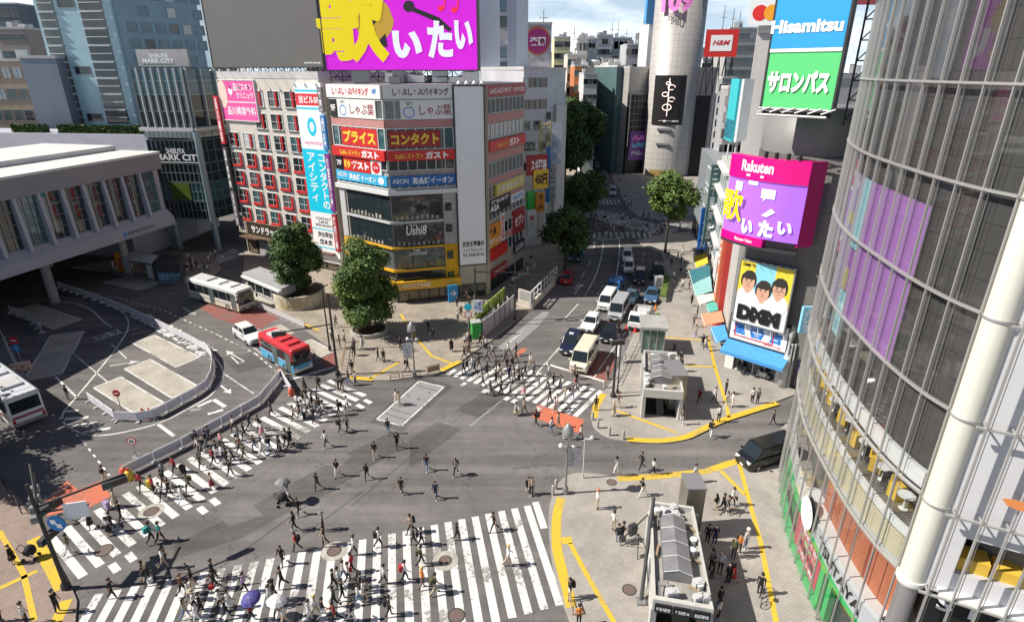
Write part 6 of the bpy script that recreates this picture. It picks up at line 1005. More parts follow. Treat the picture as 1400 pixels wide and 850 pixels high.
mb.build('wall', m_st, t); mb = MB(); f = Fac(P[3], P[0]); f.box(mb, 0, f.L, .9, 2.3, -.3, -.05); mb.build('end_wall', m_st, t); mb = MB(); f = Fac(P[0], P[1]); [f.box(mb, u-.06, u+.06, .9, 2.3, -.25, -.1) for u in [f.L*i/8 for i in range(9)]]; f.box(mb, 0, f.L, 2.3, 2.42, -.28, -.08); f.box(mb, 0, f.L, 1.5, 1.58, -.22, -.13); mb.build('railing', m_lt, t)
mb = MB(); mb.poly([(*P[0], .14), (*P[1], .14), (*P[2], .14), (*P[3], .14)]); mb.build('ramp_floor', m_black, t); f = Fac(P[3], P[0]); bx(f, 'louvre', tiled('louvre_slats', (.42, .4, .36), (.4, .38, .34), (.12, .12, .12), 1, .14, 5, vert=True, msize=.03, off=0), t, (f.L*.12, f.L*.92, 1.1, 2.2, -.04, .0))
def planter(px_, py_, r, h, m, label, words=None):
 q = G(px_, py_); t = thing('round_planter', (*q, .13), label, 'planter'); mb = MB(); mb.lathe((*q, 0), [(r, .13), (r, h), (r-.25, h), (r-.25, h-.15)], 36); mb.build('wall', m, t); mb = MB(); mb.lathe((*q, 0), [(r-.25, h-.14), (0, h-.1)], 24); mb.build('soil', mat('soil', (.06, .045, .03), .95, noise=.3, scale=3), t)
 if words:
  def bd(x, y): a = R(-115)+R(62)*x; return Vector((q.x+(r+.02)*math.cos(a), q.y+(r+.02)*math.sin(a), .45+y*1.2))
  text(words, (0, 0, 0), (1, 0, 0), (0, 0, 1), 1, 1, mat('planter_letter', (.52, .38, .2), .7), t, bold=.03, bend=bd)
 return q
pl1 = planter(411, 414, 3.2, 1.9, mat('planter_cream', (.55, .50, .38), .7, noise=.3, scale=1.2), 'big round cream planter with painted capitals under the dark tree', 'LASH'); pl2 = planter(505, 455, 2.1, .6, mat('planter_stone', (.4, .38, .34), .8, noise=.2, scale=1), 'low round stone seat ring under the brighter tree')
leafm = []
for nme, c in (('leaf_dark', (.034, .07, .018)), ('leaf_mid', (.06, .115, .026)), ('leaf_light', (.105, .165, .036)), ('leaf_bright', (.16, .21, .045))):  # four natural leaf tones, dark to bright, mixed at random
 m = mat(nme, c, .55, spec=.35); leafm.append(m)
m_bark = mat('bark', (.10, .075, .055), .9, noise=.3, scale=4)
def leaf_mesh(name, blobs, n, size, tones, seed):
 r = random.Random(seed); V_, F_, M_ = [], [], []
 tot = sum(b[3]**2 for b in blobs)
 for bx_, by_, bz_, br_ in blobs:
  k = int(n*br_**2/tot); tone = r.choice(tones)
  for _ in range(k):
   d = Vector((r.gauss(0, 1), r.gauss(0, 1), r.gauss(0, 1))).normalized(); rad = br_*(r.random()**.33)*(1 if r.random() < .8 else 1.3); p = Vector((bx_, by_, bz_))+Vector((d.x, d.y, d.z*.85))*rad
   a = Vector((r.uniform(-1, 1), r.uniform(-1, 1), r.uniform(-1, 1))); nrm = (d*.8+Vector((0, 0, .5))+a*.8).normalized(); t1 = nrm.cross(Vector((r.uniform(-1, 1), r.uniform(-1, 1), .3))).normalized(); t2 = nrm.cross(t1); s = size*r.uniform(.6, 1.25)
   i = len(V_); V_ += [p-t1*s*.5, p-t2*s*.3+nrm*s*.08, p+t1*s*.5, p+t2*s*.3+nrm*s*.08]; F_.append((i, i+1, i+2, i+3)); M_.append(tone if r.random() < .75 else r.choice(tones))
 me = bpy.data.meshes.new(name); me.from_pydata([tuple(v) for v in V_], [], F_)
 for m in leafm: me.materials.append(m)
 me.polygons.foreach_set('material_index', M_); me.update(); return me
def make_tree(loc, h0, h1, rad, n, size, tones, label, group=None, seed=1, nb=22, trunk=.28, stretch=1., lobes=None):
 r = random.Random(seed); t = thing('tree', loc, label, 'tree', group); zc = (h0+h1)/2; hz_ = (h1-h0)/2; blobs = []
 for i in range(nb):
  a = r.uniform(0, 6.283); v = r.uniform(-.9, .95); rr = rad*math.sqrt(max(.05, 1-v*v))*r.uniform(.35, .78); br_ = rad*r.uniform(.2, .4)
  blobs.append((rr*math.cos(a), rr*math.sin(a)*stretch, zc+v*hz_*.82, br_))
 if lobes: blobs += lobes
 me = leaf_mesh('crown', blobs, n, size, tones, seed); o = bpy.data.objects.new('crown', me); COL.objects.link(o); o.parent = t
 mb = MB(); top = h0+(h1-h0)*.45; mb.tube([(0, 0, 0), (.05, .02, top*.5), (-.05, .05, top)], [trunk, trunk*.75, trunk*.45], 9)
 for b in blobs[:9]: z0 = top*r.uniform(.45, .95); mb.tube([(0, 0, z0), (b[0]*.5, b[1]*.5, (z0+b[2])/2+.2), (b[0]*.95, b[1]*.95, b[2])], [trunk*.4, trunk*.25, .03], 5)
 mb.build('trunk', m_bark, t, local=True, smooth=True); return t
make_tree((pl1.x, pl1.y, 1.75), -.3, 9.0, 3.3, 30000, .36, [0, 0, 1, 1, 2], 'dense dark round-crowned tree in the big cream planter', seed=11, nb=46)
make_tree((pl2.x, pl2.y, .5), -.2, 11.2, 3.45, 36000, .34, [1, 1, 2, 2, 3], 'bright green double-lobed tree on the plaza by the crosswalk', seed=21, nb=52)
def far_tree(px_, py_, h0, h1, rad, n, tones, label, seed, size=.55, trunk=.25, group=None, nb=24): q = G(px_, py_); return make_tree((q.x, q.y, 0), h0, h1, rad, n, size, tones, label, group, seed, nb, trunk)
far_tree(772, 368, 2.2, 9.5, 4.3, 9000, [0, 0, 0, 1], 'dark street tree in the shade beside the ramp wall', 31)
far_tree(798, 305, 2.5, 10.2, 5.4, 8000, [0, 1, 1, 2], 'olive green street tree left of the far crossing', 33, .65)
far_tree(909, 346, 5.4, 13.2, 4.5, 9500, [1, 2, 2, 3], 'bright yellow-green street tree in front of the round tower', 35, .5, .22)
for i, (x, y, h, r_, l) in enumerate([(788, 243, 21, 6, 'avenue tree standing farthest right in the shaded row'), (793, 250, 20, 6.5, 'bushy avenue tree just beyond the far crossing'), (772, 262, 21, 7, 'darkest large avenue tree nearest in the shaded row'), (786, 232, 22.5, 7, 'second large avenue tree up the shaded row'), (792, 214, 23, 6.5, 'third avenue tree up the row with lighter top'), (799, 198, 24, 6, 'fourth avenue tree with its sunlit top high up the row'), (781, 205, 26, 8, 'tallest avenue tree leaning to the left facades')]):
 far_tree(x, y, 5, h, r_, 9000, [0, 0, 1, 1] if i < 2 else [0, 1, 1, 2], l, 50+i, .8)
for i, (p, h) in enumerate([((-47.5, 38.5), 11), ((-43.8, 33.5), 10), ((-50, 31), 10)]):
 make_tree((*p, 0), 3, h, 4.6, 6000, .5, [0, 1, 1], 'leafy street tree at the terminal edge', 'street trees at the terminal edge', 70+i, 20)
def hedge(u0, u1, label):
 r = random.Random(int(u0*7)); t = thing('hedge', fw.pt((u0+u1)/2, 17.8, -1.4), label, 'hedge'); V_, F_, M_ = [], [], []
 mb = MB(); fw.box(mb, u0+.1, u1-.1, 17.8, 19.0, -2.3, -.7); mb.build('core', leafm[0], t)
 n = int((u1-u0)*110)
 for _ in range(n):
  p = fw.pt(r.uniform(u0, u1), r.uniform(17.85, 19.2), -.6-r.random()*.25 if r.random() < .55 else -r.uniform(.6, 2.4)); p.z = p.z if p.z else 0
  a = Vector((r.uniform(-1, 1), r.uniform(-1, 1), r.uniform(-1, 1))).normalized(); b = a.cross(Vector((.3, .5, .8))).normalized(); s = .22; i = len(V_); V_ += [p-a*s, p-b*s, p+a*s, p+b*s]; F_.append((i, i+1, i+2, i+3)); M_.append(r.choice([0, 1, 1, 2]))
 me = bpy.data.meshes.new('leaves'); me.from_pydata([tuple(v) for v in V_], [], F_); [me.materials.append(m) for m in leafm]; me.polygons.foreach_set('material_index', M_); o = bpy.data.objects.new('leaves', me); COL.objects.link(o); o.parent = t; o.location = -t.location
for a, b, l in ((16, 58, 'clipped hedge on the lavender wall below the beige building'), (79, 91, 'short clipped hedge at the left foot of the hotel tower'), (92, 115, 'second clipped hedge along the hotel tower foot'), (116, 143, 'middle clipped hedge along the hotel tower foot'), (144, 184, 'longest clipped hedge along the hotel tower foot'), (186, 208, 'clipped hedge beside the glass entrance building')):
 hedge(fw.px(a, 172, -1)[0], fw.px(b, 172, -1)[0], l)
m_tyre = mat('tyre', (.02, .02, .02), .8); m_rim = mat('rim', (.4, .4, .42), .35, .7); m_hl = mat('headlight', (.75, .78, .8), .15, spec=.8); m_tl = mat('taillight', (.45, .02, .02), .2, spec=.8); m_cg = glass('car_glass', (.015, .02, .022), .03, .9); m_plate = mat('number_plate', (.65, .65, .6), .5)
def carpaint(n, c): return mat('paint_'+n, c, .22, .0, spec=.6, noise=.06, scale=1.5)
def wheel(par, x, y, r, w=.2):
 s = 1 if y > 0 else -1; mb = MB(); mb.lathe((x, y, r), [(r*.62, -w/2), (r*.95, -w/2), (r, -w*.3), (r, w*.3), (r*.95, w/2), (r*.62, w/2)], 20, axis='Y'); o = mb.build('wheel', m_tyre, par, local=True, smooth=True)
 mb = MB(); mb.lathe((x, y, r), [(0, s*w*.42), (r*.2, s*w*.47), (r*.62, s*w*.38)], 20, axis='Y'); mb.build('rim', m_rim, o, local=True)
def loft(mb, secs, mi=0, caps=True):
 i0 = len(mb.v); n = len(secs[0])
 for s in secs: mb.v += [Vector(p) for p in s]
 for k in range(len(secs)-1):
  for j in range(n): a, b = i0+k*n+j, i0+k*n+(j+1) % n; mb.f.append([a, b, b+n, a+n]); mb.m.append(mi)
 if caps: mb.f.append([i0+j for j in range(n)][::-1]); mb.m.append(mi); q = i0+(len(secs)-1)*n; mb.f.append([q+j for j in range(n)]); mb.m.append(mi)
KIND = { # L, W, H, nose_z, cowl_x, cowl_z, roof_front_x, roof_rear_x, tail_x, tail_z, rail
'sedan': (4.5, 1.75, 1.48, .72, .95, .95, .15, -1.0, -1.75, .98), 'hatch': (4.3, 1.75, 1.52, .72, 1.05, .98, .3, -1.35, -2.0, 1.0), 'suv': (4.5, 1.82, 1.68, .85, .95, 1.08, .25, -1.7, -2.12, 1.08),
'taxi': (4.4, 1.7, 1.75, .80, 1.15, 1.05, .5, -1.6, -2.05, 1.05), 'van': (4.8, 1.7, 1.98, .95, 1.9, 1.12, 1.3, -2.2, -2.36, 1.12), 'hiace': (5.4, 1.88, 2.25, 1.0, 2.35, 1.2, 1.75, -2.45, -2.66, 1.2), 'kei': (3.4, 1.48, 1.85, .85, 1.2, 1.05, .65, -1.5, -1.66, 1.05)}
def car(kind, label, px_, yaw, paintm, roofm=None, cat='car', name=None, stripe=None, at_pt=None, z=0.006):
 L_, W_, H_, nz_, cx_, cz_, rf, rr, tx, tz = KIND[kind]; p = at_pt or G(*px_)
 t = thing(name or 'car', (p.x, p.y, z), label, cat, None, yaw); w = W_/2; fx, bx_ = L_/2, -L_/2
 def sec(x, zt_, k=1., zb=.2): return [(x, -w*k*.94, zb), (x, -w*k, zb+.25), (x, -w*k, zt_-.12), (x, -w*k*.92, zt_), (x, w*k*.92, zt_), (x, w*k, zt_-.12), (x, w*k, zb+.25), (x, w*k*.94, zb)]
 mb = MB(); S_ = [sec(fx, nz_-.12, .84, .3), sec(fx-.12, nz_, .93, .22), sec(fx-.5, nz_+.06, 1), sec(cx_, cz_, 1), sec((cx_+tx)/2, (cz_+tz)/2, 1), sec(tx, tz, 1), sec(bx_+.1, tz-.06 if tx-bx_ > .3 else tz, .95, .25), sec(bx_, tz-.16, .88, .32)]
 if cx_ > fx-.55: S_ = [S_[0], S_[1], S_[3]]+S_[4:]
 loft(mb, S_)
 g0, g1 = w*.90, w*(.72 if kind in ('sedan', 'hatch', 'suv') else .82)
 base = [(cx_, -g0, cz_-.03), (tx, -g0, tz-.03), (tx, g0, tz-.03), (cx_, g0, cz_-.03)]; top = [(rf, -g1, H_-.06), (rr, -g1, H_-.06), (rr, g1, H_-.06), (rf, g1, H_-.06)]
 i = len(mb.v); mb.v += [Vector(q) for q in base+top]
 for q in ((0, 4, 5, 1), (1, 5, 6, 2), (2, 6, 7, 3), (3, 7, 4, 0)): mb.f.append([i+j for j in q]); mb.m.append(0)
 mb.build('body', paintm, t, local=True, smooth=False, bevel=.05)
 mb = MB(); rt = [(rf+.03, -g1-.01, H_-.07), (rr-.03, -g1-.01, H_-.07), (rr-.03, g1+.01, H_-.07), (rf+.03, g1+.01, H_-.07)]; ru = [(rf-.12, -g1+.12, H_), (rr+.12, -g1+.12, H_), (rr+.12, g1-.12, H_), (rf-.12, g1-.12, H_)]
 mb.v = [Vector(q) for q in rt+ru]; mb.f = [[0, 1, 5, 4], [1, 2, 6, 5], [2, 3, 7, 6], [3, 0, 4, 7], [4, 5, 6, 7]]; mb.m = [0]*5; mb.build('roof', roofm or paintm, t, local=True, bevel=.03)
 B = [Vector(q) for q in base]; T = [Vector(q) for q in top]
 def pane(nm, a, b, c, d, off, ins=(.06, .94, .1, .9)):
  def at_(u, v): return a.lerp(b, u).lerp(d.lerp(c, u), v)
  mb = MB(); n = (b-a).cross(d-a).normalized()*off; mb.poly([at_(ins[0], ins[2])+n, at_(ins[1], ins[2])+n, at_(ins[1], ins[3])+n, at_(ins[0], ins[3])+n]); mb.build(nm, m_cg, t, local=True)
 pane('windscreen', B[0], B[3], T[3], T[0], .012, (.04, .96, .06, .96)); pane('rear_window', B[2], B[1], T[1], T[2], .012)
 k = 3 if kind in ('hiace', 'van') else 2
 for i in range(k):
  u0, u1 = i/k, (i+1)/k; pane('side_window', B[1].lerp(B[0], u0), B[1].lerp(B[0], u1), T[1].lerp(T[0], u1), T[1].lerp(T[0], u0), .012, (.06, .94, .14, .88)); pane('side_window', B[3].lerp(B[2], u0), B[3].lerp(B[2], u1), T[3].lerp(T[2], u1), T[3].lerp(T[2], u0), .012, (.06, .94, .14, .88))
 r = .31 if kind not in ('suv', 'hiace') else .35
 for x in (fx-.85, bx_+.8):
  for y in (-w+.07, w-.07): wheel(t, x, y, r)
 for s in (-1, 1):
  mb = MB(); mb.box((fx-.09, s*w*.66, nz_-.1), (.2, .34, .16), -s*.25); mb.build('headlight', m_hl, t, local=True); mb = MB(); mb.box((bx_+.05, s*w*.74, tz-.22), (.14, .2, .34)); mb.build('taillight', m_tl, t, local=True)
  mb = MB(); mb.box((cx_-.25, s*(w+.1), cz_+.06), (.14, .2, .14)); mb.build('wing_mirror', paintm, t, local=True, bevel=.02)
 mb = MB(); mb.box((fx-.01, 0, nz_-.22), (.06, w*1.0, .14)); mb.box((fx+.0, 0, .38), (.08, w*1.5, .12)); mb.build('grille', m_dark, t, local=True)
 mb = MB(); mb.box((fx+.045, 0, .45), (.02, .33, .16)); mb.build('licence_plate', m_plate, t, local=True); mb = MB(); mb.box((bx_-.0, 0, .6), (.05, .33, .16)); mb.build('licence_plate', m_plate, t, local=True)
 for s in (-1, 1):
  mb = MB(); [mb.box((x, s*(w+.001), (cz_+.45)/2), (.016, .012, cz_-.5)) for x in ((.62, -.28, -1.15) if L_ > 3.6 else (.45, -.5))]; mb.build('door_seam', m_dark, t, local=True); mb = MB(); mb.box((0, s*(w-.02), .24), (L_*.5, .06, .12)); mb.build('sill', m_dark, t, local=True)
 if kind == 'taxi': mb = MB(); mb.box((.1, 0, H_+.08), (.18, .5, .16)); mb.build('roof_lamp', t_white, t, local=True, bevel=.03)
 if stripe:
  mb = MB(); [mb.box((-.4, s*(w+.004), .62), (2.6, .012, .34)) for s in (-1, 1)]; mb.build('side_stripe', stripe, t, local=True)
 return t
c_w = carpaint('white', (.72, .72, .70)); c_k = carpaint('black', (.012, .013, .016)); c_n = carpaint('navy', (.015, .02, .045)); c_s = carpaint('silver', (.34, .35, .37)); c_b = carpaint('blue', (.03, .16, .42)); c_c = carpaint('cream', (.66, .62, .48)); c_r = carpaint('red', (.35, .02, .03)); c_t = carpaint('slate', (.05, .08, .12)); c_lb2 = carpaint('pale_blue', (.05, .11, .20))
def yawp(a, b): a, b = G(*a), G(*b); d = b-a; return math.atan2(d.y, d.x)
yw = yawp((848, 400), (800, 478)); y2 = yawp((870, 365), (848, 400))
car('suv', 'white compact off-roader waiting behind the red-roofed minibus', (341, 464), yawp((330, 455), (352, 470)), c_w)
car('taxi', 'black taxi with lime green flank at the front of the queue', (781, 476), yw, c_n, cat='taxi', name='taxi', stripe=mat('lime_stripe', (.42, .5, .03), .4))
car('hiace', 'cream high-roofed van waiting at the stop line', (799, 496), yw, c_c, cat='van', name='van'); car('sedan', 'glossy black saloon between the cream van and the subway lift', (834, 460), yw, c_k)
car('hatch', 'white hatchback second in the left queue behind the lime taxi', (808, 447), yw, c_w); car('hiace', 'silver grey van behind the glossy black saloon', (846, 430), yw, c_s, cat='van', name='van')
car('van', 'white tall minivan third in the left queue', (830, 418), yw, c_w, cat='van', name='van'); car('sedan', 'dark slate saloon beside the blue pickup in the shade', (862, 412), y2, c_t)
car('sedan', 'steel blue saloon in the right lane at the shade edge', (891, 409), yawp((895, 395), (889, 412)), c_lb2); car('taxi', 'dark taxi with a roof lamp in the middle of the shaded queue', (874, 384), yawp((875, 365), (872, 390)), c_n, cat='taxi', name='taxi')
car('suv', 'black off-roader against the right kerb in the shade', (899, 377), yawp((897, 360), (899, 385)), c_k); car('kei', 'small white boxy van ahead of the shaded queue, nearer one', (859, 371), yawp((859, 350), (857, 375)), c_w, cat='van', name='van'); car('kei', 'small white boxy van at the tail of the shaded queue', (857, 356), yawp((859, 340), (857, 362)), c_w, cat='van', name='van')
car('hatch', 'dark red car going away beside the ramp wall', (775, 384), yawp((771, 395), (783, 350)), c_r); car('sedan', 'white car waiting beyond the far crossing under the round tower', (957, 281), R(190), c_w); car('van', 'white van waiting beyond the far crossing', (837, 266), yawp((830, 240), (837, 268)), c_w, cat='van', name='van'); car('hatch', 'silver car far up the shaded avenue', (826, 243), yawp((822, 225), (828, 245)), c_s)
car('van', 'glossy black minivan coming out of the alley beside the glass front', (1046, 630), yawp((1085, 612), (1020, 632)), c_k, cat='van', name='van')
def truck(kind, label, px_, yaw, cabm, boxm, L_=5.2, W_=1.9, Hc=2.1, Hb=2.6, open_=False):
 p = G(*px_); t = thing('truck', (p.x, p.y, .006), label, 'truck', None, yaw); w = W_/2; fx = L_/2; cl = 1.5
 mb = MB(); loft(mb, [[(x, -w*k, .35), (x, -w*k, zt_), (x, w*k, zt_), (x, w*k, .35)] for x, k, zt_ in ((fx, .94, 1.1), (fx-.08, .98, 1.25), (fx-.45, .94, Hc), (fx-cl, .96, Hc+.02))]); mb.build('cab', cabm, t, local=True, bevel=.05)
 mb = MB(); mb.poly([(fx-.06, -w*.86, 1.25), (fx-.06, w*.86, 1.25), (fx-.405, w*.82, Hc-.08), (fx-.405, -w*.82, Hc-.08)]); mb.build('windscreen', m_cg, t, local=True)
 for s in (-1, 1):
  mb = MB(); a = [(fx-.3, s*(w*.985), 1.25), (fx-cl+.15, s*(w*.985), 1.25), (fx-cl+.15, s*(w*.975), Hc-.15), (fx-.5, s*(w*.965), Hc-.15)]; mb.poly(a if s < 0 else a[::-1]); mb.build('side_window', m_cg, t, local=True); mb = MB(); mb.box((fx, s*w*.7, .75), (.06, .3, .16)); mb.build('headlight', m_hl, t, local=True); mb = MB(); mb.box((fx-.2, s*(w+.18), 1.5), (.1, .16, .34)); mb.build('wing_mirror', m_dark, t, local=True)
 mb = MB()
 if open_:
  mb.box((-cl/2, 0, .8), (L_-cl-.1, W_, .1)); [mb.box((-cl/2, s*(w-.04), 1.1), (L_-cl-.1, .06, .5)) for s in (-1, 1)]; mb.box((-fx+.05, 0, 1.1), (.06, W_-.16, .5)); mb.box((-cl/2-.3, .1, 1.1), (1.8, 1.1, .5), .2)
 else: mb.box((-cl/2-.05, 0, (Hb+.75)/2), (L_-cl-.15, W_+.06, Hb-.75))
 mb.build('cargo_bed' if open_ else 'cargo_box', boxm, t, local=True, bevel=.03); mb = MB(); mb.box((-.1, 0, .55), (L_-.4, W_*.5, .2)); mb.box((fx-.0, 0, .5), (.1, W_*.9, .2)); mb.build('chassis', m_dark, t, local=True)
 for x in (fx-.75, -fx+.9):
  for y in (-w+.1, w-.1): wheel(t, x, y, .34)
 return t
truck('flat', 'white open-bed truck half hidden behind the glass lift shelter', (874, 442), yw, c_w, m_lt, 5.6, 1.95, 2.0, open_=True); truck('pickup', 'bright blue open-bed truck at the shade edge of the queue', (842, 396), yw, c_b, c_b, 4.4, 1.7, 1.85, open_=True)
truck('box', 'truck with a blue cover parked in tree shade beside the left kerb', (788, 354), yawp((800, 330), (785, 360)), c_t, mat('blue_cover', (.05, .3, .6), .6), 5, 1.9, 2.0, 2.4); truck('box', 'green grey box truck far up the shaded avenue', (818, 230), yawp((812, 210), (820, 235)), c_s, mat('box_green', (.12, .22, .18), .6), 6, 2.1, 2.1, 2.9); truck('box', 'pale box truck farthest up the shaded avenue', (807, 213), yawp((803, 200), (808, 215)), c_w, m_lt, 6, 2.1, 2.1, 2.9)
def bus(label, p, yaw, L_, W_, Hh, lower, upper, roofm, skirt=None, rear_text=None, stripe=None, ac=True):
 t = thing('bus', (p.x, p.y, .006), label, 'bus', None, yaw); w = W_/2; fx = L_/2
 mb = MB(); mb.box((0, 0, (.3+1.25)/2), (L_, W_, .95)); mb.build('lower_body', lower, t, local=True, bevel=.06); mb = MB(); mb.box((0, 0, (1.25+Hh-.35)/2), (L_-.02, W_-.02, Hh-.35-1.25)); mb.build('upper_body', upper, t, local=True, bevel=.05)
 mb = MB(); loft(mb, [[(x, -w*k, Hh-.35), (x, -w*k, Hh-.12), (x, -w*k*.88, Hh), (x, w*k*.88, Hh), (x, w*k, Hh-.12), (x, w*k, Hh-.35)] for x, k in ((-fx, .97), (-fx+.12, 1), (fx-.12, 1), (fx, .97))]); mb.build('roof', roofm, t, local=True, bevel=.04)
 n = max(4, int(L_/1.5))
 for s in (-1, 1):
  for i in range(n):
   a = -fx+.35+(L_-.9)*i/n; b = -fx+.35+(L_-.9)*(i+1)/n-.07; y = s*(w+.006); mb = MB(); q = [(a, y, 1.38), (b, y, 1.38), (b, y, Hh-.5), (a, y, Hh-.5)]; mb.poly(q if s < 0 else q[::-1]); mb.build('side_window', m_cg, t, local=True)
 mb = MB(); mb.poly([(fx+.008, -w*.9, 1.05), (fx+.008, w*.9, 1.05), (fx+.008, w*.9, Hh-.62), (fx+.008, -w*.9, Hh-.62)]); mb.build('windscreen', m_cg, t, local=True); mb = MB(); mb.box((fx+.0, 0, Hh-.46), (.04, W_*.72, .26)); mb.build('destination_board', m_black, t, local=True)
 mb = MB(); mb.poly([(-fx-.008, w*.85, 1.5), (-fx-.008, -w*.85, 1.5), (-fx-.008, -w*.85, Hh-.45), (-fx-.008, w*.85, Hh-.45)]); mb.build('rear_window', m_cg, t, local=True)
 for x in (fx-1.6*L_/10-.6, -fx+2.2*L_/10+.5):
  for y in (-w+.12, w-.12): wheel(t, x, y, .46, .28)
 for s in (-1, 1):
  mb = MB(); mb.box((fx, s*w*.78, .75), (.06, .3, .2)); mb.build('headlight', m_hl, t, local=True); mb = MB(); mb.box((-fx, s*w*.85, .8), (.06, .2, .3)); mb.build('taillight', m_tl, t, local=True); mb = MB(); mb.tube([(fx-.05, s*w, Hh-.6), (fx+.25, s*(w+.2), Hh-.7), (fx+.25, s*(w+.2), Hh-1.1)], .035, 5); mb.box((fx+.25, s*(w+.2), Hh-1.25), (.1, .2, .36)); mb.build('wing_mirror', m_dark, t, local=True)
 [MB().poly([(x0, -w-.012, .4), (x0+1.0, -w-.012, .4), (x0+1.0, -w-.012, Hh-.55), (x0, -w-.012, Hh-.55)]).build('door', g_mid, t, local=True) for x0 in (fx-1.35, -.6)]
 if ac:
  for i, (x, l) in enumerate(((-fx*.45, L_*.2), (fx*.12, L_*.1), (fx*.55, L_*.12))): mb = MB(); mb.box((x, 0, Hh+.1), (l, W_*.62, .22)); mb.build('roof_unit', roofm if i else m_lt, t, local=True, bevel=.05)
  mb = MB(); [mb.box((-fx+.8+(L_-1.6)*i/6, 0, Hh+.006), (.05, W_*.8, .02)) for i in range(7)]; mb.build('roof_seam', m_grey, t, local=True)
 [MB().box((s*(fx+.02), 0, .5), (.08, W_*.94, .28)).build('bumper', skirt or m_grey, t, local=True) for s in (1, -1)]; mb = MB(); mb.box((fx+.07, 0, .52), (.02, .4, .2)); mb.build('licence_plate', m_plate, t, local=True)
 if stripe: mb = MB(); [mb.box((0, s*(w+.004), .95), (L_*.94, .012, .25)) for s in (-1, 1)]; mb.box((-fx-.005, 0, 1.1), (.02, W_*.9, .22)); mb.build('side_stripe', stripe, t, local=True)
 if rear_text: text(rear_text, (-fx-.02, w*.4, 1.15), (0, -1, 0), (0, 0, 1), w*.8, .3, mat('purple_letter', (.25, .05, .35), .5), t)['_l'] = 1; o = t.children[-1]; o.location = (0, 0, 0)
 return t
A, B = G(262, 408), G(330, 429); dv = (B-A).normalized(); pb_ = (A+B)/2+Vector((-dv.y, dv.x))*1.0
bus('white and cream city bus stopped at the kerb beyond the terminal barrier', pb_, math.atan2(dv.y, dv.x), 10.3, 2.4, 3.0, carpaint('bus_cream', (.62, .58, .46)), c_w, c_w, stripe=mat('bus_silver', (.4, .41, .42), .4))
A, B = G(366, 492), G(396, 510); dv = (B-A).normalized(); pr_ = (A+B)/2+Vector((-dv.y, dv.x))*.95
bus('small red-roofed minibus with light blue sides', pr_, math.atan2(dv.y, dv.x), 6.6, 2.1, 2.85, carpaint('bus_blue', (.10, .40, .62)), carpaint('bus_red', (.55, .03, .04)), carpaint('bus_red', (0,)*3), skirt=c_w)
A, B = G(64, 574), G(-30, 502); dv = (B-A).normalized(); A2 = G(24, 588); pw = (A+A2)/2+dv*5.2
bus('white bus with a dark rear window leaving the picture at the left edge', pw, math.atan2(dv.y, dv.x), 10.4, 2.45, 3.05, c_w, c_w, carpaint('bus_roof', (.58, .60, .64)), stripe=mat('bus_maroon', (.3, .05, .07), .4))
def barrier_proto():
 t = thing('panel_barrier', (0, 0, 0), 'white panel barrier closing off the bus terminal', 'barrier', 'white panel barriers round the bus terminal'); mb = MB(); mb.box((0, 0, .58), (1.96, .06, .72)); mb.build('panel', mat('barrier_white', (.58, .57, .62), .5, noise=.12, scale=1.5), t, local=True)
 mb = MB(); mb.tube([(-.95, 0, .06), (-.95, 0, 1.0), (.95, 0, 1.0), (.95, 0, .06)], .035, 6); mb.build('rail', m_white, t, local=True); mb = MB(); [mb.box((x, 0, .06), (.16, .62, .12)) for x in (-.95, .95)]; mb.build('foot', m_lt, t, local=True); return t
bp0 = barrier_proto(); used = [False]; cs_line = ((500, 0),)
def barrier_run(pts, label, group, step=2.0, zc=0.):
 P = [G(*p) for p in pts]; first = None
 for a, b in zip(P, P[1:]):
  n = max(1, round((b-a).length/step))
  for i in range(n):
   q = a.lerp(b, (i+.5)/n); o = bp0 if not used[0] else copy_tree(bp0); used[0] = True; o.location = (q.x, q.y, zc); d = b-a; o.rotation_euler = (0, 0, math.atan2(d.y, d.x)); o['label'] = label; o['group'] = group
   o.scale = ((b-a).length/n/2, 1, 1)
barrier_run(smooth_px([(80, 394), (140, 414), (196, 438), (240, 459), (283, 482), (292, 502), (284, 531), (250, 552), (212, 573)], 2), 'white panel barrier in the long curve around the empty bus bays', 'white barriers curving round the bus bays')
barrier_run([(212, 573), (190, 577), (159, 576)], 'white panel barrier beside the no entry sign at the end of the bay curve', 'white barriers by the no entry sign'); barrier_run([(158, 574), (122, 549)], 'white panel barrier on the short straight return facing the no entry sign', 'white barriers of the short return')
barrier_run([(170, 652), (250, 613), (304, 583), (356, 553), (385, 517)], 'white panel barrier along the back of the station crosswalk', 'white barriers behind the station crosswalk'); barrier_run([(385, 516), (400, 541)], 'white panel barrier closing the tip of the barrier triangle by the minibus', 'white barriers at the triangle tip'); barrier_run([(172, 655), (186, 664)], 'x', 'x') if 0 else None
barrier_run([(4, 462), (14, 485), (25, 507)], 'white panel barrier in the shade beside the round road signs at the left edge', 'white barriers at the left edge'); barrier_run([(14, 428), (40, 436), (58, 455)], 'white panel barrier in the shade behind the shaded bus bays', 'white barriers behind the shaded bays')
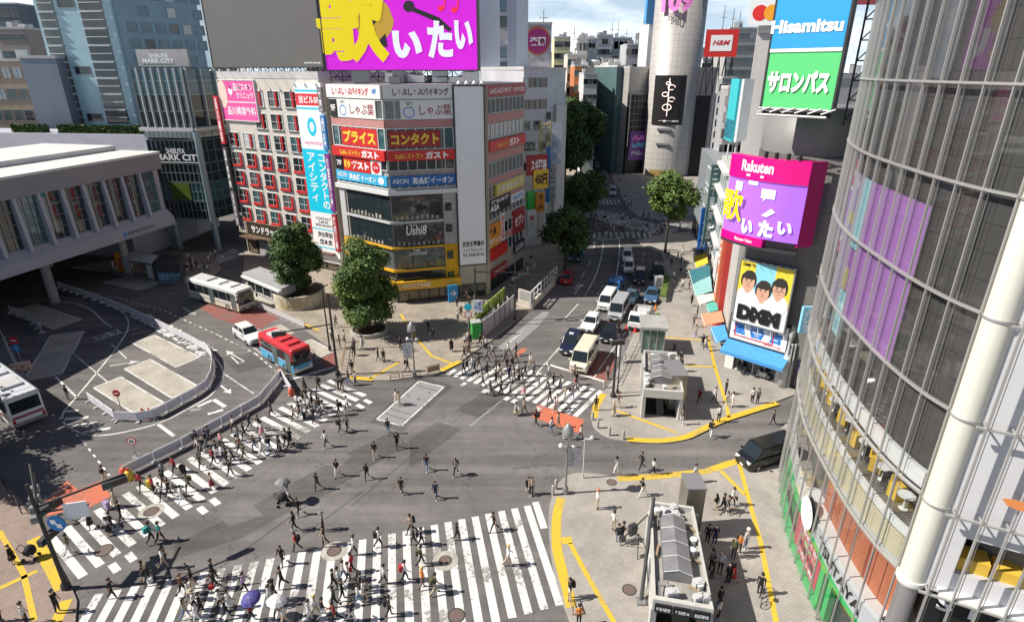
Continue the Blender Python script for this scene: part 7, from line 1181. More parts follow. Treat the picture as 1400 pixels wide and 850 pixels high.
for i, (x, y, c, l) in enumerate([(385, 514, (.75, .5, .05), 'yellow topped water bag at the tip of the barrier triangle'), (399, 540, (.6, .1, .05), 'red topped water bag at the corner of the barrier triangle by the crosswalk'), (178, 655, (.75, .5, .05), 'yellow water bag at the left end of the crosswalk barrier'), (171, 650, (.6, .08, .05), 'red water bag at the left end of the crosswalk barrier'), (197, 571, (.35, .08, .06), 'dark red lamp post block on the bay barrier, left one'), (206, 571, (.38, .09, .06), 'dark red lamp post block on the bay barrier, right one')]):
 q = G(x, y); t = thing('barrier_block', (*q, .005), l, 'barrier block'); mb = MB(); mb.lathe((q.x, q.y, 0), [(.28, 0), (.3, .3), (.24, .7), (.1, .8), (0, .8)], 12); mb.build('body', mat('block_%d' % i, c, .5), t, smooth=True); mb = MB(); mb.lathe((q.x, q.y, .8), [(.09, 0), (.09, .16), (0, .2)], 8); mb.build('lamp', m_tl, t)
def road_sign(label, px_, h, face, edge, bar=None, r=.32, words=None, zb=.0, twin=None, col=t_white, cat='road sign'):
 q = G(*px_, zb); t = thing('road_sign', (q.x, q.y, zb), label, cat); mb = MB(); mb.tube([(q.x, q.y, zb), (q.x, q.y, zb+h)], .04, 7); mb.build('pole', m_alu, t); mb = MB(); mb.lathe((q.x, q.y, zb), [(.3, 0), (.3, .12), (.1, .16), (0, .16)], 12); mb.build('base', m_grey, t)
 for k, (f_, e_, b_, w_) in enumerate([(face, edge, bar, words)]+([twin] if twin else [])):
  z = zb+h-r-k*(2*r+.05); y = q.y-.05; mb = MB(); C_ = lambda rr, yy: [(q.x+rr*math.cos(a*.2618), yy, z+rr*math.sin(a*.2618)) for a in range(24)]
  i = len(mb.v); mb.v += [Vector(p) for p in C_(r, y+.03)]+[Vector(p) for p in C_(r, y)]
  mb.f += [[j, (j+1) % 24, 24+(j+1) % 24, 24+j] for j in range(24)]+[list(range(24))[::-1], list(range(24, 48))]; mb.m += [0]*26; mb.poly(C_(r*.8, y-.006), 1)
  if b_: mb.box((q.x, y-.012, z), (r*1.2, .01, r*.32), 0, 2)
  mb.build('face', [e_, f_, t_white], t)
  if w_: text(w_, (q.x-r*.5, y-.012, z-r*.4), (1, 0, 0), (0, 0, 1), r, r*.8, col, t, bold=.03)
 return t
road_sign('round red no entry sign standing inside the bay barrier', (170, 574), 3.0, t_red, t_red, True); road_sign('round red rimmed weight limit sign beside the station crosswalk barrier', (187, 625), 1.9, t_white, t_red, None, .36, '5t', col=t_black); road_sign('red over blue round signs in the shade at the left edge', (30, 496), 3.0, t_red, t_red, True, .42, twin=(t_blue, t_blue, None, '↑'))
q = G(30, 506); t = thing('chevron_block', (*q, .005), 'orange and white chequered block at the foot of the signs at the left edge', 'barrier block'); mb = MB(); mb.box((q.x, q.y, .4), (1.6, .6, .8), .5); mb.build('body', tiled('chequer', (.7, .2, .03), (.75, .7, .66), (.5, .3, .2), 1, .3, .3, vert=True), t)
def lathe_pole(mb, q, z0, z1, r0, r1, mi=0): mb.tube([(q.x, q.y, z0), (q.x, q.y, z1)], [r0, r1], 9, mi)
def signal_head(t, c, rz, n=3, horiz=True, name='signal_head'):
 mb = MB(); mb.box(c, (1.25, .3, .42) if horiz else (.42, .3, 1.1), rz); mb.build(name, m_grey if 0 else mat('signal_grey', (.06, .06, .062), .5), t); M = Matrix.Rotation(rz, 3, 'Z')
 for i in range(n):
  d = M@(Vector(((i-1)*.38, -.16, 0)) if horiz else Vector((0, -.16, (i-1)*.34))); mb = MB(); cc_ = Vector(c)+d
  V_ = [cc_+M@Vector((.15*math.cos(a*.5236), -.01, .15*math.sin(a*.5236))) for a in range(12)]; mb.poly(V_); mb.build('lens', mat('lens_%d' % i, [(.02, .10, .08), (.06, .05, .02), (.09, .02, .02)][i % 3], .3), t)
def street_pole(label, px_, h, arms=(), heads=(), cat='signal pole', r=.14, name='signal_pole', m=None, zb=.13):
 q = G(*px_, zb); t = thing(name, (q.x, q.y, zb), label, cat); mb = MB(); lathe_pole(mb, q, zb, zb+h, r, r*.7); mb.lathe((q.x, q.y, zb), [(r*2, 0), (r*2, .3), (r*1.1, .5)], 10); mb.build('pole', m or m_pole, t)
 for (dx, dy, z0, z1) in arms: mb = MB(); mb.tube([(q.x, q.y, z0), (q.x+dx, q.y+dy, z1)], .07, 7); mb.build('arm', m or m_pole, t)
 for (dx, dy, z, rz) in heads: signal_head(t, (q.x+dx, q.y+dy, z), rz)
 return t, q
t, q = street_pole('heavy black signal pole on the left corner carrying a white notice and a blue arrow sign', (91, 803), 7.4, [(3.4, 2.5, 6.0, 6.3), (-2.4, 3.0, 5.8, 5.9), (2.4, .6, 5.6, 5.7), (-1.6, 2.0, 4.9, 5.1), (-2.0, 2.6, 5.3, 6.9)], [(3.0, 2.1, 6.0, .7), (-.4, 1.2, 5.0, 1.2), (-.3, .4, 3.6, 1.5)], r=.13)
mb = MB(); mb.box((q.x+1.9, q.y+.3, 5.55), (1.15, .06, 1.05), .25); mb.build('notice_board', t_white, t); text('渋谷駅前\n右折禁止\n歩行者', (q.x+1.43, q.y+.15, 5.15), (.97, .25, 0), (0, 0, 1), .95, .8, t_black, t)
mb = MB(); C_ = [(q.x+.95+.5*math.cos(a*.2618), q.y-.15, 5.0+.5*math.sin(a*.2618)) for a in range(24)]; mb.poly(C_); mb.poly([(x, y+.05, z) for x, y, z in C_][::-1]); mb.build('arrow_sign', mat('sign_blue_disc', (.02, .18, .5), .4), t); text('⤡', (q.x+.65, q.y-.17, 4.7), (1, 0, 0), (0, 0, 1), .6, .6, t_white, t, bold=.05)
for k in range(4): mb = MB(); mb.box((q.x-.9-.25*k, q.y+.7+.4*k, 4.6+.35*k), (.5, .35, .4), .5); mb.build('junction_box', m_grey, t)
t, q = street_pole('tall black signal pole with a long arm between the crosswalk and the plaza', (462, 512), 8.6, [(-4.8, -1.2, 5.6, 5.2)], [(-4.6, -1.35, 5.2, .2)], r=.13); t2 = None
street_pole('slim black lamp pole on the bus stop kerb behind the signal pole', (451, 478), 7.6, [(0.6, .2, 7.3, 7.5)], (), 'lamp pole', .09, 'lamp_post')
t, q = street_pole('tall black signal pole at the shop corner by the stop line', (838, 542), 7.8, [(1.2, .6, 7.4, 7.6)], [(.0, -.3, 5.8, .2)], r=.13); street_pole('thin black pole standing beside the tall signal pole at the shop corner', (844, 537), 6.4, (), (), 'pole', .07, 'street_pole')
street_pole('black signal pole with a long pale arm on the plaza by the construction hoarding', (651, 445), 7.2, [(6.2, 1.5, 6.8, 6.2)], [(5.6, 1.2, 6.0, .2)], r=.13); street_pole('grey tram-style pole with wires beside the ramp wall', (704, 437), 8.5, [(6.0, 2.0, 5.8, 5.2)], [(.3, -.2, 5.4, .3)], r=.1); street_pole('black pole with round signs by the plaza corner', (642, 458), 5.6, (), (), 'pole', .07, 'street_pole')
for (x, y, z, f, e, l) in [(640, 428, 3.5, t_cyan, t_cyan, 'blue round cycle sign on the pole at the plaza corner'), (640, 440, 2.8, t_red, t_red, 'small red round sign under the blue cycle sign')]: pass
road_sign('blue over red round signs by the hoarding on the plaza', (641, 462), 4.2, t_cyan, t_cyan, None, .42, twin=(t_white, t_red, None, None), zb=.13)
q = G(654, 458); t = thing('notice_sign', (*q, .13), 'white notice board with blue characters over the construction panels', 'sign'); mb = MB(); mb.tube([(q.x, q.y, .13), (q.x, q.y, 4.4)], .05, 6); mb.build('pole', m_pole, t); mb = MB(); mb.box((q.x, q.y-.08, 3.6), (1.1, .06, 1.5)); mb.build('panel', t_white, t); text('工事\n案内', (q.x-.4, q.y-.13, 3.1), (1, 0, 0), (0, 0, 1), .8, 1.0, t_blue, t)
for i, (x, y, zb, l) in enumerate([(567, 514, .13, 'grey street lamp with a bell shade and banner on the plaza corner'), (773, 674, .13, 'grey street lamp with twin globes and banner on the entrance pavement corner')]):
 q = G(x, y, zb); t = thing('street_lamp', (*q, zb), l, 'street lamp'); mb = MB(); lathe_pole(mb, q, zb, 5.0, .09, .07); mb.lathe((q.x, q.y, zb), [(.2, 0), (.2, .5), (.1, .7)], 10); mb.build('post', m_grey, t); mb = MB(); mb.lathe((q.x, q.y, 5.0), [(.38, 0), (.42, .1), (.36, .6), (.15, .8), (.05, 1.0), (0, 1.0)], 14); mb.build('lamp_shade', mat('lamp_shade_grey', (.3, .3, .3), .4, .3), t, smooth=True)
 mb = MB(); mb.lathe((q.x, q.y, 4.9), [(0, 0), (.2, .02), (.25, .12)], 12); mb.build('lamp_glass', t_white, t)
 for s in (-1, 1): mb = MB(); mb.tube([(q.x, q.y, 4.1), (q.x+s*.4, q.y, 4.2)], .03, 5); mb.lathe((q.x+s*.45, q.y, 4.0), [(0, 0), (.14, .08), (.16, .2), (.1, .32), (0, .34)], 10); mb.build('globe', t_white, t, smooth=True)
 mb = MB(); s = -1 if i == 0 else 1; mb.box((q.x+s*.55, q.y, 2.9 if i == 0 else 3.3), (.85, .04, 1.5)); mb.build('banner', mat('banner_print_%d' % i, (.42, .42, .46), .6, noise=.55, scale=3), t); mb = MB(); [mb.tube([(q.x, q.y, z), (q.x+s*1.0, q.y, z)], .02, 4) for z in ((2.13, 3.68) if i == 0 else (2.53, 4.08))]; mb.build('banner_arm', m_grey, t)
q = G(797, 653, .13); t = thing('signal_post', (*q, .13), 'short pale post with small lamps beside the banner lamp', 'post'); mb = MB(); lathe_pole(mb, q, .13, 3.6, .06, .05); mb.build('pole', m_lt, t); mb = MB(); mb.box((q.x+.3, q.y, 3.5), (.7, .15, .15)); mb.lathe((q.x+.5, q.y, 3.55), [(.14, 0), (.16, .15), (.05, .3), (0, .3)], 8); mb.build('lamp', m_lt, t)
q = G(843, 497); t = thing('camera_post', (*q, .13), 'white wrapped bundle on a pole by the kerb beside the stop line', 'post'); mb = MB(); lathe_pole(mb, q, .13, 3.4, .07, .06); mb.build('pole', m_lt, t); mb = MB(); mb.box((q.x+.3, q.y, 1.6), (.8, .5, 1.4), .4); mb.build('cover', t_white, t, bevel=.15)
P0 = G(876, 825); t = thing('leaning_post', (*P0, .13), 'long dark post leaning along the left side of the large subway entrance', 'post'); mb = MB(); q = G(894, 690, 4.2); mb.tube([(P0.x, P0.y, .13), (q.x, q.y+.2, 4.6)], .11, 8); mb.build('pole', m_pole, t); mb = MB(); mb.box((P0.x, P0.y, .2), (.5, .5, .16)); mb.build('base', m_grey, t)
P0 = G(868, 755); t = thing('camera_tripod', (*P0, .13), 'dark camera crane on a tripod beside the large subway entrance', 'tripod'); mb = MB()
for a in (.4, 2.5, 4.6): mb.tube([(P0.x+.1, P0.y, 1.5), (P0.x+.1+.7*math.cos(a), P0.y+.7*math.sin(a), .14)], .03, 5)
mb.build('leg', m_dark, t); mb = MB(); mb.tube([(P0.x-.9, P0.y-.5, 1.7), (P0.x+1.2, P0.y+1.0, 2.6)], .05, 6); mb.build('crane_arm', m_dark, t); mb = MB(); mb.box((P0.x-1.0, P0.y-.55, 1.65), (.35, .25, .3), .5); mb.box((P0.x-.3, P0.y-.1, 1.95), (.5, .3, .7), .5); mb.build('camera_body', m_dark, t); mb = MB(); mb.box((P0.x+1.2, P0.y+1.0, 2.75), (.3, .3, .3)); mb.build('counterweight', m_grey, t)
def bollard(px_, label, grp, proto=[None]):
 q = G(*px_, .13)
 if proto[0] is None:
  t = thing('bollard', (0, 0, .13), label, 'bollard', grp); mb = MB(); mb.lathe((0, 0, 0), [(.11, 0), (.11, .75), (.09, .82), (0, .84)], 12); mb.build('post', mat('bollard_grey', (.34, .33, .3), .6), t, local=True, smooth=True); mb = MB(); mb.lathe((0, 0, 0), [(.118, .6), (.118, .68)], 12); mb.build('band', mat('bollard_band', (.5, .45, .35), .5), t, local=True); proto[0] = t
 else: t = copy_tree(proto[0])
 t.location = (q.x, q.y, .13); t['label'] = label; t['group'] = grp
for k, p in enumerate([(810, 574), (817, 585), (833, 595), (852, 600)]): bollard(p, ['first', 'second', 'third', 'fourth'][k]+' low grey bollard round the shop corner kerb, counting from the crosswalk', 'bollards on the shop corner kerb')
for k, p in enumerate([(830, 517), (826, 530)]): bollard(p, ['low grey bollard by the end of the stop line', 'low grey bollard just below the stop line at the shop corner'][k], 'bollards by the stop line')
for k, p in enumerate([(760, 668), (756, 676)]): bollard(p, ['low bollard left of the banner lamp', 'second low bollard left of the banner lamp, nearer the crosswalk'][k], 'bollards by the banner lamp')
def railing(label, pts, h=.85, step=1.2, m=None, grp=None, panel=None, cat='railing'):
 P = [G(*p, .13) for p in pts]; t = thing('guard_rail', (*P[0], .13), label, cat, grp); mb = MB()
 for a, b in zip(P, P[1:]):
  n = max(1, round((b-a).length/step))
  for i in range(n+1): q = a.lerp(b, i/n); MB().tube([(q.x, q.y, .13), (q.x, q.y, .13+h)], .035, 6).build('post', m or m_white, t)
  for z in (.13+h, .13+h*.5): mb.tube([(*a, z), (*b, z)], .03, 6)
 mb.build('rail', m or m_white, t)
 if panel: mb = MB(); [Fac(a, b).box(mb, .05, (b-a).length-.05, .35, .95, -.02, .02) for a, b in zip(P, P[1:])]; mb.build('panel', panel, t)
 return t
railing('white kerb railing along the bus stop on the plaza side', [(353, 421), (417, 450)], m=m_lt, panel=mat('rail_panel', (.5, .5, .5), .5)); railing('dark kerb railing piece on the plaza front, left of the pair', [(534, 520), (547, 519)], .7, m=m_dark); railing('dark kerb railing piece on the plaza front, right of the pair', [(551, 518), (565, 516)], .7, m=m_dark); railing('bronze panelled kerb rail at the plaza corner before the shop crosswalk', [(585, 512), (601, 508)], .9, m=mat('bronze_rail', (.28, .2, .12), .5), panel=mat('bronze_panel', (.36, .24, .14), .5)); railing('grey kerb railing along the shop pavement beside the waiting cars', [(838, 528), (852, 500), (868, 468)], m=m_lt); railing('orange brown low rail piece at the lower tip of the entrance pavement', [(777, 822), (783, 840)], .7, m=MATS['bronze_rail']); railing('pale ladder-like rail leaning by the tall signal pole on the plaza', [(468, 505), (473, 478)], 1.0, .8, m=mat('ladder_tan', (.45, .35, .22), .6))
railing('dark pedestrian guard rail on the left corner at the orange road marking', [(0, 655), (22, 690), (30, 702)], .9, m=m_dark)
for i, (a, b, w_, l) in enumerate([((905, 413), (912, 385), 1.0, 'long green planter box on the pavement kerb at the shade edge'), ((893, 446), (899, 437), .8, 'small box planter by the white truck')]):
 A, B = G(*a, .13), G(*b, .13); f = Fac(A, B); t = thing('planter_box', (*A, .13), l, 'planter'); bx(f, 'box', mat('planter_grey', (.36, .36, .32), .8), t, (0, f.L, .13, .75, -w_/2, w_/2)); bx(f, 'shrub', mat('shrub_green', (.10, .16, .02), .8, noise=.5, scale=4), t, (.15, f.L-.15, .75, 1.05, -w_/2+.12, w_/2-.12))
q = G(908, 407); t = thing('poster_stand', (*q, .13), 'white box stand with a printed face at the kerb by the long planter', 'stand'); mb = MB(); mb.box((q.x-.2, q.y+3, 1.1), (1.1, .7, 1.9), .2); mb.build('panel', t_white, t); mb = MB(); mb.box((q.x-.2, q.y+2.62, 1.2), (.8, .02, 1.2), .2); mb.build('print', mat('stand_print', (.4, .4, .42), .6, noise=.6, scale=3), t)
for i, (x, y, c) in enumerate([(899, 439, (.75, .2, .02)), (896, 424, (.7, .22, .03)), (856, 452, (.65, .05, .04)), (868, 455, (.6, .04, .04))]): q = G(x, y); t = thing('traffic_cone', (*q, .13), ['orange cone beside the small box planter', 'orange cone at the kerb behind the white truck', 'red and white cone left of the glass shelter', 'red and white cone closest to the glass shelter'][i], 'traffic cone'); mb = MB(); mb.lathe((q.x, q.y, .13), [(.2, .03), (.03, .7), (0, .7)], 10); mb.build('cone', mat('cone_%d' % i, c, .5), t); mb = MB(); mb.box((q.x, q.y, .15), (.42, .42, .04)); mb.build('base', mat('cone_%d' % i, c), t)
def bicycle(label, px_, yaw, zb=.13, motor=False, col=None):
 q = G(*px_, zb); t = thing('motorbike' if motor else 'bicycle', (*q, zb), label, 'motorbike' if motor else 'bicycle', None, yaw)
 r = .3 if motor else .33; w = .1 if motor else .035
 for x in (-.55, .55): mb = MB(); mb.lathe((x, 0, r), [(r-w*.9, -w/2), (r, -w/2), (r, w/2), (r-w*.9, w/2), (r-w*.9, -w/2)], 18, axis='Y'); o = mb.build('wheel', m_tyre, t, local=True); mb = MB(); [mb.tube([(x+r*math.cos(a), 0, r+r*math.sin(a)), (x-r*math.cos(a), 0, r-r*math.sin(a))], .008, 3) for a in (0, .8, 1.6, 2.4)]; mb.build('spoke', m_rim, o, local=True)
 mb = MB(); fr_ = .06 if motor else .022; [mb.tube(p, fr_, 6) for p in ([(-.55, 0, r), (-.1, 0, .3), (-.2, 0, .8), (-.55, 0, r)], [(-.1, 0, .3), (.42, 0, .75), (-.2, 0, .78)], [(.42, 0, .95), (.55, 0, r)])]; mb.build('frame', col or m_dark, t, local=True); mb = MB(); mb.box((-.22, 0, .86), (.6 if motor else .26, .2, .1)); mb.build('saddle', m_dark, t, local=True); mb = MB(); mb.tube([(.4, -.28, 1.02), (.42, 0, .98), (.4, .28, 1.02)], .02, 5); mb.build('handlebar', m_alu, t, local=True)
 if motor: mb = MB(); mb.box((.05, 0, .55), (.7, .3, .4)); mb.build('body', col or m_dark, t, local=True, bevel=.08)
 return t
bicycle('bicycle wheeled by the dark-clothed rider beside the yellow line', (1042, 818), R(60)); bicycle('dark bicycle leaning near the blue arrow sign at the crosswalk end', (92, 715), R(35), 0.01); bicycle('bicycle stopped beside the lilac-topped person on the plaza crosswalk', (323, 800), R(10), 0.01)
bicycle('white motorbike parked at the drugstore awning', (1042, 518), R(150), motor=True, col=m_white); bicycle('black scooter parked in the shadow behind the glass shelter', (922, 482), R(80), motor=True); bicycle('dark motorbike among goods by the salmon awning', (1011, 508), R(100), motor=True)
t = thing('grey_pipe_stack', (*G(1075, 540), .13), 'thick white bent ventilation pipes against the wall beside the drugstore', 'pipe'); mb = MB(); q = G(1072, 540); mb.tube([(q.x+.3, q.y+1.4, .2), (q.x+.4, q.y+1.5, 3.2), (q.x+.5, q.y+1.7, 5.4), (q.x+1.0, q.y+2.4, 6.4), (q.x+1.9, q.y+3, 6.4)], .35, 10); mb.build('pipe', mat('pipe_white', (.55, .55, .54), .5, noise=.2, scale=2), t, smooth=True); mb = MB(); [mb.tube([(q.x+.2+k*.3, q.y+1.2, .2), (q.x+.3+k*.3, q.y+1.4, 4.6)], .1, 8) for k in range(3)]; mb.build('thin_pipe', m_lt, t)
def body_mesh(name, la=20, lb=-18, ka=10, kb=26, aa=-20, ab=20, ea=20, eb=25, phone=False, umb=False, lean=3, sit=False):
 """one continuous skinned figure; la/lb thigh angles, ka/kb knee flex, aa/ab arm swing, ea/eb elbow flex. faces +x"""
 P, E_, Rd, Lb = [], [], [], []
 def add(p, par, r, lab):
  P.append(Vector(p)); Rd.append(r if isinstance(r, tuple) else (r, r)); i = len(P)-1
  if par is not None: E_.append((par, i)); Lb.append(lab)
  return i
 hz_ = .90; tl = math.tan(R(lean))
 pel = add((0, 0, hz_), None, (.145, .115), None); wa = add((.02*tl, 0, 1.06), pel, (.125, .1), 'top'); ch = add((.25*tl, 0, 1.27), wa, (.155, .11), 'top'); nk = add((.42*tl+.01, 0, 1.43), ch, (.06, .058), 'top'); hd0 = add((.45*tl+.025, 0, 1.53), nk, (.07, .08), 'skin'); hd1 = add((.47*tl+.03, 0, 1.62), hd0, (.082, .098), 'skin'); hd2 = add((.47*tl+.02, 0, 1.69), hd1, (.058, .07), 'skin'); add((.47*tl+.125, 0, 1.585), hd1, (.016, .02), 'skin')
 for s, th, kn in ((1, la, ka), (-1, lb, kb)):
  hip = add((0, s*.085, .86), pel, (.088, .092), 'bottom'); a = R(th); k = Vector((.41*math.sin(a), s*.09, .86-.41*math.cos(a))); kn_i = add(k, hip, .062, 'bottom'); b = a-R(kn); an = k+Vector((.39*math.sin(b), 0, -.39*math.cos(b))); mid = add(k.lerp(an, .35), kn_i, .056, 'shin'); ai = add(an, mid, .04, 'shin'); f = -b*.5
  hl = add(an+Vector((-.03*math.cos(f), 0, -.045)), ai, .038, 'shoe'); add(an+Vector((.17*math.cos(f), 0, -.055+.17*math.sin(-b)*.45)), hl, .034, 'shoe')
 for s, sw, el in ((1, aa, ea), (-1, ab, eb)):
  sh_ = add((.36*tl, s*.175, 1.375), ch, (.06, .062), 'top'); a = R(sw); up = umb and s < 0; ph = phone and s < 0
  if up: a = R(35); el = 115
  if ph: a = R(28); el = 105
  e = P[sh_]+Vector((.28*math.sin(a), s*.045, -.28*math.cos(a))); ei = add(e, sh_, .043, 'top'); b = a+R(el); w = e+Vector((.24*math.sin(b), -s*(.06 if (up or ph) else .0), -.24*math.cos(b))); wi = add(w, ei, (.03, .026), 'arm'); d = (w-e).normalized(); pl = add(w+d*.075, wi, (.034, .018), 'skin'); cu = Vector((math.cos(b), 0, math.sin(b)))
  for q in range(4): f0 = P[pl]+d*.03+Vector((0, 1, 0))*(q-1.5)*.02*s; g = add(f0, pl, .0095, 'skin'); g2 = add(f0+d*(.04, .048, .043, .032)[q]+cu*.012, g, .0085, 'skin'); add(f0+d*(.055, .065, .06, .045)[q]+cu*.035, g2, .007, 'skin')
  tb_ = add(w+d*.04+cu*.035, wi, .0105, 'skin'); add(w+d*.085+cu*.05, tb_, .009, 'skin')
 mz = min(p.z for p in P)-.034
 me = bpy.data.meshes.new(name); me.from_pydata([tuple(p) for p in P], E_, []); o = bpy.data.objects.new(name, me); COL.objects.link(o)
 sk = o.modifiers.new('skin', 'SKIN'); sk.use_smooth_shade = True; sd_ = me.skin_vertices[0].data
 for i, r in enumerate(Rd): sd_[i].radius = r; sd_[i].use_root = (i == 0)
 sb = o.modifiers.new('sub', 'SUBSURF'); sb.levels = 1; sb.render_levels = 1
 dg = bpy.context.evaluated_depsgraph_get(); dg.update(); m2 = bpy.data.meshes.new_from_object(o.evaluated_get(dg)); bpy.data.objects.remove(o); m2.name = name
 order = ['skin', 'top', 'arm', 'bottom', 'shin', 'shoe']; segs = [(P[a], P[b], l) for (a, b), l in zip(E_, Lb)]
 idx = []
 for f in m2.polygons:
  c = f.center; best = None
  for a, b, l in segs:
   ab_ = b-a; t = max(0, min(1, (c-a).dot(ab_)/max(1e-9, ab_.length_squared))); dd = (c-a-ab_*t).length
   if best is None or dd < best[0]: best = (dd, l)
  l = best[1]
  if l == 'top' and c.z > 1.455 and abs(c.y) < .1: l = 'skin'
  if l == 'top' and c.z < .93 and abs(c.y) < .16: l = 'bottom'
  idx.append(order.index(l))
 m2.materials.clear(); ph_ = mat('cloth_black', (.015, .015, .017), .85)
 for _ in order: m2.materials.append(ph_)
 m2.polygons.foreach_set('material_index', idx); m2.polygons.foreach_set('use_smooth', [True]*len(idx))
 for v in m2.vertices: v.co.z -= mz
 m2.update(); return m2, (P[hd1].x, P[hd1].z-mz), P[-1]
POSE = {}
for nme, kw in {'walk': {}, 'walk2': dict(la=-16, lb=19, ka=26, kb=8, aa=17, ab=-17, ea=28, eb=15), 'stride': dict(la=26, lb=-22, ka=8, kb=24, aa=-24, ab=22, ea=30, eb=35, lean=5), 'stroll': dict(la=12, lb=-12, ka=8, kb=20, aa=-10, ab=12, ea=15, eb=15, lean=1), 'stand': dict(la=3, lb=-2, ka=4, kb=3, aa=4, ab=-3, ea=12, eb=10, lean=1), 'phone': dict(la=4, lb=-3, ka=5, kb=3, aa=3, ea=15, phone=True, lean=2), 'walkphone': dict(la=20, lb=-18, ka=10, kb=28, aa=-15, phone=True), 'umb': dict(la=16, lb=-15, ka=8, kb=22, aa=-12, umb=True, lean=1)}.items(): POSE[nme] = body_mesh('person', **kw)
def hair_mesh(kind):
 mb = MB(); n = 14
 prof = [(.0, .125), (.06, .115), (.098, .075), (.112, .02), (.108, -.03)]
 mb.lathe((-.012, 0, 0), prof[::-1], n, 0)
 for i, v in enumerate(mb.v):
  if v.x > .05 and v.z < .035: v.z = .045+.01*math.cos(i)
  v.x *= 1.08
 if kind == 'long':
  i0 = len(mb.v); secs = []
  for z, r_, x in ((.02, .105, -.03), (-.08, .105, -.045), (-.19, .1, -.06), (-.3, .07, -.065)): secs.append([(x+r_*.75*math.cos(a), r_*math.sin(a), z) for a in [R(80+20*k) for k in range(11)]]+[(x+.2*r_*math.cos(a), r_*.9*math.sin(a), z) for a in [R(280-20*k) for k in range(11)]])
  loft(mb, secs)
 if kind == 'bun': mb.lathe((-.12, 0, .03), [(0, -.05), (.045, -.02), (.045, .02), (0, .05)], 8)
 me = bpy.data.meshes.new('hair'); me.from_pydata([tuple(v) for v in mb.v], [], mb.f); me.materials.append(mat('hair_black', (.012, .01, .009), .5)); me.polygons.foreach_set('use_smooth', [True]*len(mb.f)); me.update(); return me
HAIR = {k: hair_mesh(k) for k in ('short', 'long', 'bun')}
def quick(name, fn):
 mb = MB(); fn(mb); me = bpy.data.meshes.new(name); me.from_pydata([tuple(v) for v in mb.v], [], mb.f); me.materials.append(MATS['cloth_black']); me.polygons.foreach_set('material_index', [0]*len(mb.f)); me.update(); return me
HAT = quick('hat', lambda m: (m.lathe((0, 0, .02), [(.20, .02), (.125, .03), (.118, .11), (.08, .14), (0, .145)], 16)))
HELM = quick('helmet', lambda m: (m.lathe((0, 0, .0), [(.14, .02), (.13, .09), (.08, .15), (0, .165)], 14)))
def skirt(m, hem=.46): m.lathe((0, 0, 0), [(.25, hem), (.21, .72), (.165, .93), (.15, 1.03)], 18); 
SKIRT = quick('skirt', skirt)
def _bp(m): m.box((-.22, 0, 1.2), (.17, .30, .42)); m.box((-.31, 0, 1.12), (.06, .22, .2)); [m.tube([(-.13, s*.1, 1.36), (.0, s*.115, 1.44), (.1, s*.115, 1.3), (.06, s*.14, 1.1)], .017, 5) for s in (-1, 1)]
BPK = quick('backpack', _bp)
def _sc(m): m.box((0, 0, .36), (.26, .42, .56)); [m.tube([(0, s*.12, .64), (0, s*.12, .98)], .012, 5) for s in (-1, 1)]; m.tube([(0, -.13, .98), (0, .13, .98)], .016, 5); [m.lathe((x, s*.17, .045), [(.045, -.02), (.045, .02)], 8, 0, axis='Y') for x in (-.09, .09) for s in (-1, 1)]
SCS = quick('suitcase', _sc)
def _tb(m): m.box((0, 0, .14), (.3, .1, .28)); m.tube([(-.1, 0, .27), (-.07, 0, .46), (.07, 0, .46), (.1, 0, .27)], .012, 5)
TBG = quick('tote_bag', _tb)
def _um(m):
 k = 8; prof = [(0, .34), (.2, .31), (.4, .2), (.54, .03)]; i0 = len(m.v)
 for r_, z in prof:
  for j in range(16): a = math.pi*j/8; rr = r_*(1 if j % 2 == 0 else .94); m.v.append(Vector((rr*math.cos(a), rr*math.sin(a), z-(0 if j % 2 == 0 else .015*r_))))
 for q in range(3):
  for j in range(16): a, b = i0+q*16+j, i0+q*16+(j+1) % 16; m.f.append([a, a+16, b+16, b]); m.m.append(0)
UMC = quick('canopy', _um); UMS = quick('shaft', lambda m: (m.tube([(0, 0, -.5), (0, 0, .42)], .011, 6), m.tube([(0, 0, -.5), (.03, 0, -.57), (.07, 0, -.54)], .016, 6)))
CLC = {'k': ('black', (.013, .013, .015)), 'w': ('white', (.70, .70, .69)), 'g': ('grey', (.20, .20, .21)), 'b': ('navy', (.025, .035, .09)), 'r': ('red', (.45, .03, .035)), 'o': ('orange', (.70, .22, .03)), 'e': ('beige', (.46, .38, .27)), 'n': ('olive', (.10, .10, .05)), 'p': ('pink', (.65, .30, .33)), 't': ('teal', (.03, .26, .25)), 'j': ('denim', (.14, .22, .36)), 'v': ('lilac', (.40, .30, .50)), 'i': ('indigo', (.07, .06, .24)), 'y': ('yellow', (.65, .48, .06)), 'c': ('charcoal', (.05, .05, .055)), 'd': ('dark red', (.22, .02, .03)), 'u': ('brown', (.14, .08, .05))}
def cm(k): return mat('cloth_'+CLC[k][0].replace(' ', '_'), CLC[k][1], .85, noise=.15, scale=9)
SKIN = [mat('skin_%d' % i, c, .5, spec=.35) for i, c in enumerate([(.52, .31, .21), (.44, .25, .16), (.58, .37, .27), (.30, .16, .10)])]
HC = {'k': MATS['hair_black'], 'u': mat('hair_brown', (.09, .045, .025), .5), 'o': mat('hair_ginger', (.55, .16, .06), .5), 'y': mat('hair_blond', (.55, .40, .16), .5)}
SHOE = [mat('shoe_black', (.015, .015, .015), .6), mat('shoe_white', (.65, .65, .64), .6), mat('shoe_brown', (.12, .07, .04), .6)]
LM = []   # landmarks for the labels: (x, y, phrase)
